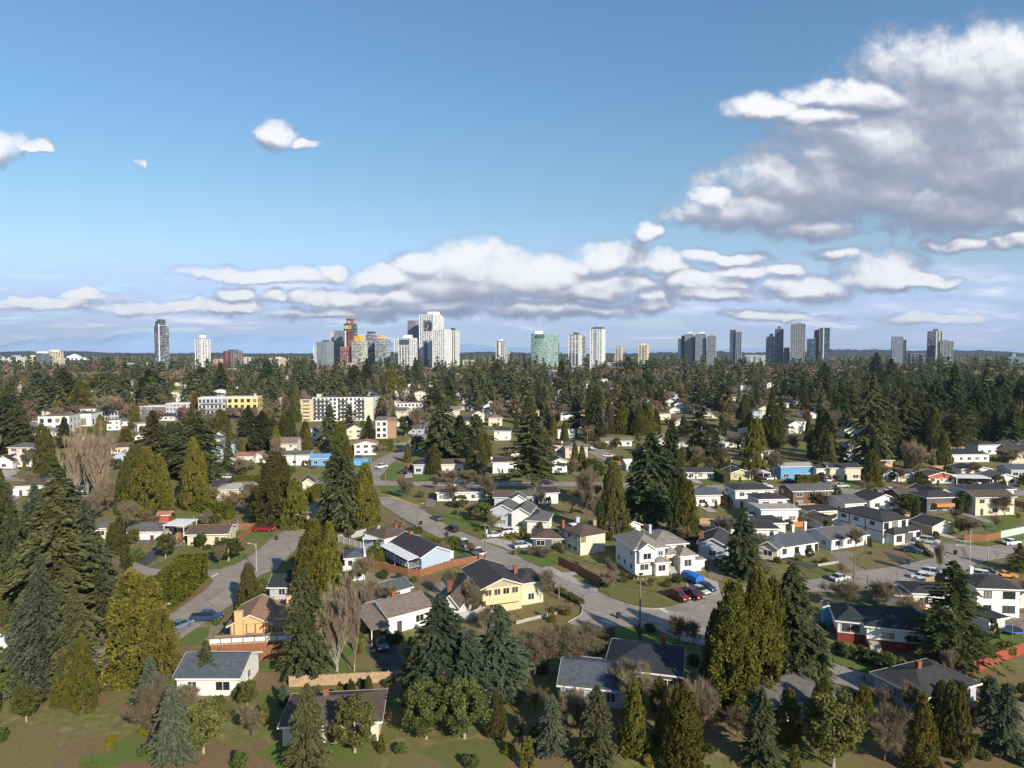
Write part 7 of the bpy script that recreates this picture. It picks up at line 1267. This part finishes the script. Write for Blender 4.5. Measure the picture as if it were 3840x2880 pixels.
T(1279, 1328, 1303, 1560, 'unfinished concrete frame with orange top in front of the crane', G_WN, CPK, CRD, 4, cap=COR); T(1322, 1377, 1280, 1540, 'cream banded tower with orange rooftop screens', G_LT, CC, None, pent=(.15, .75, 1259, COR)); T(1374, 1416, 1255, 1600, 'lavender banded tower with dark penthouse', G_DK, CLV, None, pent=(.1, .8, 1243, CDK)); T(1409, 1463, 1270, 1560, 'grey banded tower with orange rooftop box', G_LT, CG, None, cap=CW, pent=(.15, .55, 1258, COR))
T(1268, 1352, 1364, 1450, 'low pink podium under the unfinished towers', G_WN, CPK, CPK, 6, name='podium', cat='building')
T(1482, 1522, 1274, 1560, 'white tower with thick frame, left of the tallest cluster', G_LT, CW, CW, 3); T(1498, 1562, 1270, 1480, 'tower with dark glass bays and bold white frames', G_TL if False else G_DK, CW, CW, 4, pent=(.3, .7, 1256, CW), parts=(('dark_crown', .05, .95, .82, .97, CDK, .7), ('frame_bar', 0, 1, .80, .82, CW, 1.0)))
T(1532, 1577, 1204, 1640, 'tall grey tower left of the tallest white tower', G_DK, CG, CG, 5); T(1576, 1654, 1182, 1580, 'tallest white and grey stepped tower of the skyline', G_LT, CW, CW, 6, pent=(.5, .98, 1170, CW), parts=(('blue_glass', .32, .56, 0, .55, G_BL, .8), ('dark_bay', .33, .9, .72, .9, G_DK, .6))); T(1650, 1663, 1190, 1600, 'thin white fin slab beside the tallest tower', G_LT, CW, CW, 1)
T(1625, 1691, 1238, 1500, 'broad white ribbed tower in front of the tallest tower', G_LT, CW, CW, 6); T(1686, 1721, 1243, 1560, 'white tower with dark roof box, right end of the dense cluster', G_GR, CW, CW, 3, pent=(.15, .5, 1230, CDK)); T(1737, 1776, 1352, 1600, 'low cream block right of the dense cluster', G_WN, CC, CC, 3, name='office', cat='building')
T(1861, 1897, 1281, 1900, 'lone grey and white tower left of the green glass tower', G_DK, CG, CW, 2, cap=CDK, pent=(.3, .65, 1272, CW), parts=(('white_wall', .35, .75, 0, .98, CW, .6),)); T(1899, 1912, 1322, 1950, 'tiny white tower beside the lone grey tower', G_LT, CW, None)
# curved green glass tower
D = 1650; w = (2096 - 1992) / F * D; xc = (2044 - 1920) / F * D; H = hgt(1252, D); o = empty('glass_tower', (xc, D, 0)); lb = 'broad curved green glass tower'; tag(o, lb + ' in the centre of the skyline', 'tower'); mb = MB(); sl = MB(); n = 20
arc = [(-w / 2 + w * i / n, -16 * math.sin(PI * (.12 + .88 * i / n)) ** .8 if i < n else 0) for i in range(n + 1)]; arc[-1] = (w / 2, -1.0)
base = arc + [(w / 2, 22), (-w / 2, 22)]
mb.add([(x, y, 0) for x, y in base] + [(x, y, H) for x, y in base], [tuple(range(len(base) + 0))[::-1], tuple(range(len(base), 2 * len(base)))] + [(i, (i + 1) % len(base), len(base) + (i + 1) % len(base), len(base) + i) for i in range(len(base))]); mb.build('facade', G_TL, o)
for k in range(1, int(H / 3.6)):
    z = k * 3.6; m_ = len(base); sc_ = 1.006; sl.add([(x * sc_, y * 1.03 - .25, z + q) for q in (-.28, .28) for x, y in base], [(i, (i + 1) % m_, m_ + (i + 1) % m_, m_ + i) for i in range(m_)] + [tuple(range(m_))[::-1], tuple(range(m_, 2 * m_))])
sl.build('floor_slabs', mat('teal_slab', (.33, .44, .40), .7, .1, .1), o); MB().box(-w * .36, -w * .08, -6, 10, H + .1, hgt(1241, D)).build('penthouse', CW, o); MB().box(-w * .33, -w * .05, -18.2, -14, H * .90, H * .97).build('dark_recess', mat('deep_teal', (.04, .11, .10), .4, .1, .1), o); LAND.append((lb, 2044, 1310))
T(2132, 2182, 1256, 1620, 'white tower with dark lower half right of the green glass tower', G_DK, CW, CW, 3, cap=CDK, pent=(.4, .8, 1247, CDK), parts=(('dark_lower_glass', .03, .97, 0, .5, CDK, .15),)); T(2180, 2197, 1259, 1640, 'narrow balconied tower joined to the dark and white tower', G_DK, CW, None); T(2212, 2270, 1234, 1640, 'tall white tower with wide dark roof, right of centre', G_LT, CW, CW, 5, cap=CDK, pent=(.15, .95, 1227, CDK), parts=(('dark_bay', .38, .52, 0, .97, CG, .4),))
T(2305, 2335, 1306, 2100, 'small tan tower with rounded grey top', G_WN, CC, CC, 2, pent=(.15, .85, 1298, CG)); T(2393, 2433, 1295, 2000, 'cream concrete tower standing alone right of centre', G_WN, CC, CC, 3, pent=(.3, .7, 1288, CC), parts=(('dark_slot', .55, .62, 0, .9, CDK, .5),))
T(2050, 2088, 1392, 1280, 'low block wrapped in blue sheeting below the green glass tower', mat('blue_wrap', (.06, .17, .42), .6, .25, .3), None, None, name='wrapped_block', cat='building', cap=CW)
for i, (x0, x1, yt, g_, s_, p_, lb) in enumerate(((2542, 2556, 1264, G_LT, CW, CW, 'white sliver tower at the left of the right-hand cluster'), (2554, 2568, 1262, G_BL, None, CDK, 'thin dark tower, second of the right-hand cluster'), (2566, 2602, 1252, G_BG, CG, CG, 'blue-grey tower with white rooftop frames in the right-hand cluster'), (2597, 2622, 1264, G_BL, None, CDK, 'dark navy front of the right-hand cluster'), (2606, 2649, 1252, G_BG, CG, CG, 'pale blue-grey tower with white crown in the right-hand cluster'), (2648, 2687, 1262, G_GR, CG, CG, 'green-grey tower at the right of the right-hand cluster'))):  # right-hand towers: cloud shade put into their darker glass and pier colours
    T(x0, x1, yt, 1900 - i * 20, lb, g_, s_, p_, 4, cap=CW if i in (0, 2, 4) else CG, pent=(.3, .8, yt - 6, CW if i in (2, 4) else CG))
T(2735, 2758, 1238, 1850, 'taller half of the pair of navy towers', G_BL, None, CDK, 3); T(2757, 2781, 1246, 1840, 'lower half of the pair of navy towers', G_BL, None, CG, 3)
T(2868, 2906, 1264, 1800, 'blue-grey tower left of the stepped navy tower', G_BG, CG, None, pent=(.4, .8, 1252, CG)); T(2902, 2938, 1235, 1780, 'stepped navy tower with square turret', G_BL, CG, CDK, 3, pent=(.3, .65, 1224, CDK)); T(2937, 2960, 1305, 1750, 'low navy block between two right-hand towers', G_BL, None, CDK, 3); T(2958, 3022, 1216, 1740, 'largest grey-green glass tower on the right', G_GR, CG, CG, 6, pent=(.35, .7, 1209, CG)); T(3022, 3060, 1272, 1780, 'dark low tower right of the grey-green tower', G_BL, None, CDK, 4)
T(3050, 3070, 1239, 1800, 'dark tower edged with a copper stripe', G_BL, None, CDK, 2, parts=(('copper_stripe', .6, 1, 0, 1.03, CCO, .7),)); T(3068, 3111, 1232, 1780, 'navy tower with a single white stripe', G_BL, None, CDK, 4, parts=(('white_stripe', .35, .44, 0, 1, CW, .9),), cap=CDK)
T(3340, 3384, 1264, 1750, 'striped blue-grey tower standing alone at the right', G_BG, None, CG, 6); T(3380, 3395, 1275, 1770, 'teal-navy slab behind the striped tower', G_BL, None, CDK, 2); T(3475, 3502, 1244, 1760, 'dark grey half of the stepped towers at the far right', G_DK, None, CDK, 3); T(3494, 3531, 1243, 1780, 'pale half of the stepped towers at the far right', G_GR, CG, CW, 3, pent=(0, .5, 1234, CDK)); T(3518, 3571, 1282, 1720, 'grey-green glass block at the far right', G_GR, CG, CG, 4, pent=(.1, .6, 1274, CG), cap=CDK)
T(3405, 3470, 1327, 1900, 'low dark office between the right-hand towers', G_BG, None, CDK, 5, name='office', cat='building'); T(3770, 3850, 1340, 1700, 'low teal building at the right edge of the horizon', mat('teal_cladding', (.12, .25, .28), .6, .2, .1), CG, None, name='office', cat='building', pent=(.2, .4, 1325, CG))
for x0, x1, yt, D, c_, lb in ((1540, 1620, 1382, 1450, CW, 'low white shops in front of the tallest towers'), (2100, 2200, 1375, 1500, CW, 'low white shops right of the green glass tower'), (2215, 2300, 1362, 1560, CW, 'white podium of the tall dark-roofed tower'), (960, 1000, 1372, 1500, CC, 'low cream shed left of the dense cluster'), (850, 930, 1385, 1480, CW, 'low white roofs below the red tower'), (2790, 2900, 1333, 2300, CW, 'far low white sheds between the right-hand towers')):
    T(x0, x1, yt, D, lb, G_LT, c_, None, name='shops', cat='building', dr=.6)
# tower crane
D = 1600; xc = (1317 - 1920) / F * D; H = hgt(1208, D); o = empty('tower_crane', (xc, D - 14, 0), math.radians(6)); tag(o, 'red tower crane with long white jib over the unfinished tower', 'crane'); mb = MB()
for q in ((-1.2, -1.2), (1.2, -1.2), (1.2, 1.2), (-1.2, 1.2)): mb.box(q[0] - .35, q[0] + .35, q[1] - .35, q[1] + .35, 0, H)
z = 0
while z < H - 4: mb.tube([(-1.2, -1.2, z), (1.2, -1.2, z + 4)], .25, 4, cap=False).tube([(1.2, -1.2, z), (1.2, 1.2, z + 4)], .25, 4, cap=False); mb.box(-1.4, 1.4, -1.4, 1.4, z, z + .35); z += 4
mb.build('mast', CRS, o); jl = (1317 - 1238) / F * D; jb = MB()
for y in (-.8, .8): jb.tube([(-jl, y, H), (18, y, H)], .3, 4)
jb.tube([(-jl, 0, H + 1.8), (0, 0, H + 2.2)], .28, 4); n = 14
for i in range(n): jb.tube([(-jl * i / n, -.8, H), (-jl * (i + .5) / n, 0, H + 1.9), (-jl * (i + 1) / n, .8, H)], .16, 4, cap=False)
jb.build('jib', CWC, o); MB().tube([(0, 0, H), (0, 0, H + 9)], [.9, .3], 5).build('apex', CRS, o); MB().box(12, 18, -1.3, 1.3, H - 4, H - .3).build('counterweight', CG, o); MB().box(-1.6, 1.6, -3.2, -1.4, H - 3, H - .4).build('cab', CWC, o)
# ------------------------------------------------------------------ scattered far houses and the wooded suburb between
rg = random.Random(11)
def clear(x, y, r):
    for a, b, c in OCC:
        if (a - x) ** 2 + (b - y) ** 2 < (r + c) ** 2: return False
    return True
def near_road(x, y):
    px, py = to_px((x, y, 0))
    if 1795 < py < 1840: return True
    for c in UPC:
        if (c.x - x) ** 2 + (c.y - y) ** 2 < 49: return True
    return False
UPC = up + cross
FH = {}
wl = [('white', WWHT), ('cream', WCRM), ('beige', WBEI), ('pinkish', WPNK), ('white', WWHT), ('pale blue', WBLU), ('white', WWHT)]; rl_ = [('grey', RGREY), ('dark', RDARK), ('brown', RBROWN), ('taupe', RTAUPE), ('slate', RSLATE)]
def region(px):
    for lim, n_ in ((480, 'far left'), (1000, 'left'), (1500, 'dense tower cluster'), (1900, 'tallest white tower'), (2250, 'green glass tower'), (2600, 'tall dark-roofed tower'), (3100, 'right-hand towers'), (9999, 'far right')):
        if px < lim: return n_
RG = {'far left': 'in the woods at the far left', 'left': 'in the woods below the tall dark tower', 'dense tower cluster': 'in the woods below the cranes and banded towers', 'tallest white tower': 'in the woods below the tallest white tower', 'green glass tower': 'in the woods below the green glass tower', 'tall dark-roofed tower': 'in the woods below the cream concrete tower', 'right-hand towers': 'in the woods below the right-hand navy towers', 'far right': 'in the dark woods at the far right'}
cnt = 0; tries = 0; FK = []
_fh = {}
while cnt < 298 and tries < 14000:
    tries += 1
    py = rg.uniform(1362, 1740); px = rg.uniform(-60, 3900)
    if py > 1580 and rg.random() < .5: continue
    if px > 3100 and rg.random() < .6: continue
    P = gpx(px, py)
    if not clear(P.x, P.y, 7) or near_road(P.x, P.y): continue
    wn_, wm_ = rg.choice(wl); rn_, rm_ = rg.choice(rl_); v = rg.randrange(3); k_ = (wn_, rn_, v, py < 1500)
    ang = math.radians(rg.choice([0, 0, 90, 24, -12]) + rg.uniform(-6, 6)); nm = 'far_house'; reg_ = region(px); dist = 'distant' if py < 1520 else 'half-hidden'
    lb = f'{dist} {wn_} house with {rn_} roof {RG[reg_]}'; grp = f'{wn_} {rn_}-roofed houses {RG[reg_]}'
    if k_ not in _fh:
        st_ = [3.0, 5.2, 5.4][v]; o = House(nm, P, ang, lb, 'house', grp); o.vol(0, 0, [12, 10, 9][v], [8, 9, 11][v], 0, st_, ['gable_x', 'hip', 'gable_y'][v], [1.8, 1.9, 2.4][v], wm_, rm_); _fh[k_] = o.o
    else:
        src = _fh[k_]; r = src.copy(); COL.objects.link(r); r.location = P; r.rotation_euler[2] = ang; r['label'] = lb; r['group'] = grp
        for ch in src.children:
            c = ch.copy(); COL.objects.link(c); c.parent = r
            for g2 in ch.children: d_ = g2.copy(); COL.objects.link(d_); d_.parent = c
        OCC.append((P.x, P.y, 5))
    cnt += 1
    if cnt % 3: FK.append((px - 9 * (py - 1315) / 170, px + 9 * (py - 1315) / 170, py - .1 * (py - 1315), py, P.y))
# far trees as individuals
cap = dict(fir_far=175, cedar_far=190, bare_far=85, broad_far=120, poplar_far=40); have = {k_: 0 for k_ in cap}
KEEP = [(521, 1060, 1495, 1578, 480), (1120, 1398, 1490, 1575, 485), (1405, 1500, 1556, 1640, 380), (1490, 1595, 1512, 1552, 500), (80, 345, 1560, 1618, 430), (2050, 2092, 1385, 1402, 1250)]
for lb_, H_, w_, d_ in HS:
    if H_.P.y < 225: continue
    (xa, ya), (xb, yb) = to_px(H_.at(0, 0)), to_px(H_.at(w_, 0)); t_ = to_px(H_.at(w_ / 2, 0) + Vector((0, 0, 4.5)))[1]
    KEEP.append((xa + .2 * (xb - xa), xb - .2 * (xb - xa), t_, max(ya, yb), H_.P.y))
for p_ in up[::3] + [gp('G', 720, 945), gp('G', 860, 1010), gp('G', 950, 1050)]: x_, y_ = to_px(p_); KEEP.append((x_ - 25, x_ + 25, y_ - 8, y_ + 4, p_.y))
KEEP += FK
def hides(P, H, R):
    px, py = to_px(P); tp = to_px((P[0], P[1], H))[1]; r = R * F / P[1] * .6
    for x0, x1, y0, y1, Y in KEEP:
        if P[1] < Y - 2 and px + r > x0 and px - r < x1 and tp < y0 + .65 * (y1 - y0) and py > y0: return True
    return False
def far_tree(P, px, py):
    dark = px > 2900; w = [('fir_far', 4 if not dark else 6), ('cedar_far', 3), ('bare_far', 2.4 if not dark else 1), ('broad_far', 1), ('poplar_far', .4)]
    k_ = rg.choices([a for a, _ in w], [b for _, b in w])[0]
    if have[k_] >= cap[k_]: return
    H = {'fir_far': rg.uniform(16, 29), 'cedar_far': rg.uniform(11, 21), 'bare_far': rg.uniform(9, 16), 'broad_far': rg.uniform(7, 12), 'poplar_far': rg.uniform(14, 20)}[k_]
    if P.y > 700: H *= .9
    if py > 1640: H *= .72
    R = H * {'fir_far': .25, 'cedar_far': .25, 'bare_far': .42, 'broad_far': .4, 'poplar_far': .17}[k_] * rg.uniform(.85, 1.15)
    if hides(P, H, R): return
    have[k_] += 1; near = py > 1520; kk = k_.replace('_far', '').replace('broad', 'broadleaf').replace('cedar', rg.choice(['cedar', 'darkcedar'])) if near else k_
    o = put_tree(kk, P, H, R, not near); rr = RG[region(px)]; TREES.pop(); o['label'] = DESC[k_] + ' ' + rr if not near else DESC[kk] + ' half way out, ' + rr; o['group'] = DESC[kk] + 's ' + rr
for i in range(5200):
    if i < 1500: py = rg.uniform(1490, 1800); px = rg.uniform(-80, 3920)
    else: py = rg.uniform(1415, 1560); px = rg.uniform(-80, 3920)
    if sum(have.values()) > 690: break
    P = gpx(px, py)
    if near_road(P.x, P.y): continue
    if not clear(P.x, P.y, 2.2 if py < 1500 else 3.2): continue
    if py > 1560 and not (px > 2900 and py < 1680) and rg.random() < .35: continue
    far_tree(P, px, py)
# the far wood, one object, many small crowns
rs = np.random.RandomState(5); pro = [fir_cards(np.random.RandomState(s), 20, 4.6, 26, 7, 2.8, power=.55 + .08 * s, rag=.1 * s) for s in range(5)]; prc = [cedar_cards(np.random.RandomState(s), 14, 4.6, 22, 6, 2.6) for s in range(2)]; prb = [clump_cards(np.random.RandomState(s), ball(3.6, 3.2, 6.0), 14, 9, 2.2, 1.8) for s in range(2)]
def wood(name, n, y0, y1, kinds, m, label, seed, hs=(.7, 1.25), xr=(-40, 3900)):
    rs = np.random.RandomState(seed); out = []
    while len(out) < n:
        y = 1 / (1 / y0 + (1 / y1 - 1 / y0) * rs.rand()); px = rs.uniform(*xr); x = (px - 1920) / F * y
        if any(abs(a - x) < c * 1.1 and abs(b_ - y) < c * 1.2 for a, b_, c in TOW): continue
        if math.sin(x * .011 + y * .004) + math.sin(x * .004 - y * .009 + 1) < -.9: continue
        if y < 1900 and hides((x, y, 0), 15, 3): continue
        c = kinds[rs.randint(len(kinds))].copy(); a = rs.rand() * 7; s = rs.uniform(*hs) * rs.uniform(.8, 1.2); w_ = rs.uniform(.8, 1.5); ca, sa = math.cos(a), math.sin(a)
        q = c.copy(); q[:, :, 0] = (c[:, :, 0] * ca - c[:, :, 1] * sa) * s * w_ + x; q[:, :, 1] = (c[:, :, 0] * sa + c[:, :, 1] * ca) * s * w_ + y; q[:, :, 2] = c[:, :, 2] * s * rs.uniform(.85, 1.15); out.append(q)
    o = link(name, npmesh(name, np.concatenate(out), 4, [m])); tag(o, label, 'woods', kind='stuff')
TOW = [o_ for o_ in OCC if o_[1] > 1200]
FFI = leafmat('far_needles', (.045, .062, .030), (.19, .21, .10), .2, .02); FCE = leafmat('far_fronds', (.06, .065, .022), (.24, .22, .075), .2, .02)
FTW = leafmat('far_twigs', (.17, .125, .085), (.34, .25, .18), .1, .01)
mf = [fir_cards(np.random.RandomState(s), 20, 4.8, 50, 13, 1.8, power=.5 + .08 * s, rag=.1 * s) for s in range(6)]; mc = [cedar_cards(np.random.RandomState(s), 14, 4.2, 50, 10, 1.5) for s in range(3)]; mbz = [clump_cards(np.random.RandomState(s), ball(3.8, 3.0, 5.6), 34, 16, .95, 1.3) for s in range(3)]
wood('near_fir_wood', 950, 520, 1150, mf, FFI, 'dark firs massed in the middle distance woods', 11, (.6, 1.5))
wood('near_cedar_wood', 700, 500, 1150, mc, FCE, 'olive cedars massed in the middle distance woods', 12)
wood('near_bare_wood', 1300, 480, 1150, mbz, FTW, 'brown leafless crowns massed in the middle distance', 13, (.7, 1.2))
wood('far_fir_wood', 1800, 1100, 5200, pro, FFI, 'dark evergreen woods filling the far suburb out to the horizon', 1, (.8, 1.75))
wood('far_cedar_wood', 1500, 1050, 4200, prc, FCE, 'olive cedar woods filling the far suburb', 2, (.8, 1.6))
wood('far_bare_wood', 2600, 1000, 3600, prb, FTW, 'brown leafless woods filling the far suburb', 3, (1.0, 1.9))
wood('far_green_wood', 500, 1000, 3600, prb, BROD, 'round green treetops filling the far suburb', 4, (.7, 1.2))
# ------------------------------------------------------------------ labels of the traced trees
byl = {}
LW = [(l_, x_, y_) for l_, x_, y_ in LAND if y_ > 1250]
for o, kind, px, py, H, lab in TREES:
    if lab: o['label'] = lab; continue
    best = min(LW, key=lambda q: (q[1] - px) ** 2 + (1.6 * (q[2] - py)) ** 2); dx, dy = px - best[1], py - best[2]
    rel = 'left of' if dx < -abs(dy) * .9 else 'right of' if dx > abs(dy) * .9 else 'behind' if dy < 0 else 'in front of'
    size = 'tall ' if H > 17 and 'tree' in o.name else 'small ' if H < 7 and kind not in ('bush', 'goldbush', 'barered') else ''
    lb = f'{size}{DESC[kind]} {rel} the|{best[0]}'; byl.setdefault(lb, []).append((px, py, o))
ORD = ['leftmost', 'second from left', 'third from left', 'fourth from left', 'fifth from left', 'sixth from left', 'seventh from left', 'eighth from left']
for lb, L2 in byl.items():
    L2.sort(key=lambda q: q[0])
    for i, (_, _, o) in enumerate(L2):
        if len(L2) == 1: t_ = lb
        elif len(L2) == 2: t_ = ('left ' if i == 0 else 'right ') + lb
        else: t_ = (ORD[i] if i < 8 else f'{i + 1}th from left') + ' ' + lb
        a_, b_ = t_.split('|'); o['label'] = a_ + ' ' + clean(b_, 16 - len(a_.split()))
# ------------------------------------------------------------------ haze
hz = MB().box(-13950, 13950, -590, 13950, -1, 520).build('haze', None) if False else None
me = bpy.data.meshes.new('haze'); b_ = MB().box(-14100, 14100, -700, 14100, -3, 520); me.from_pydata(b_.v, [], b_.f); hm = bpy.data.materials.new('haze'); hm.use_nodes = True; nt = hm.node_tree; nt.nodes.clear()
pv = N(nt, 'ShaderNodeVolumePrincipled'); pv.inputs['Color'].default_value = (.62, .78, 1.0, 1); pv.inputs['Density'].default_value = .000045; pv.inputs['Anisotropy'].default_value = .2; oo = N(nt, 'ShaderNodeOutputMaterial'); L(nt, pv.outputs[0], oo.inputs['Volume'])
me.materials.append(hm); ho = bpy.data.objects.new('haze', me); COL.objects.link(ho); tag(ho, 'thin pale blue air haze over the suburb', kind='stuff')
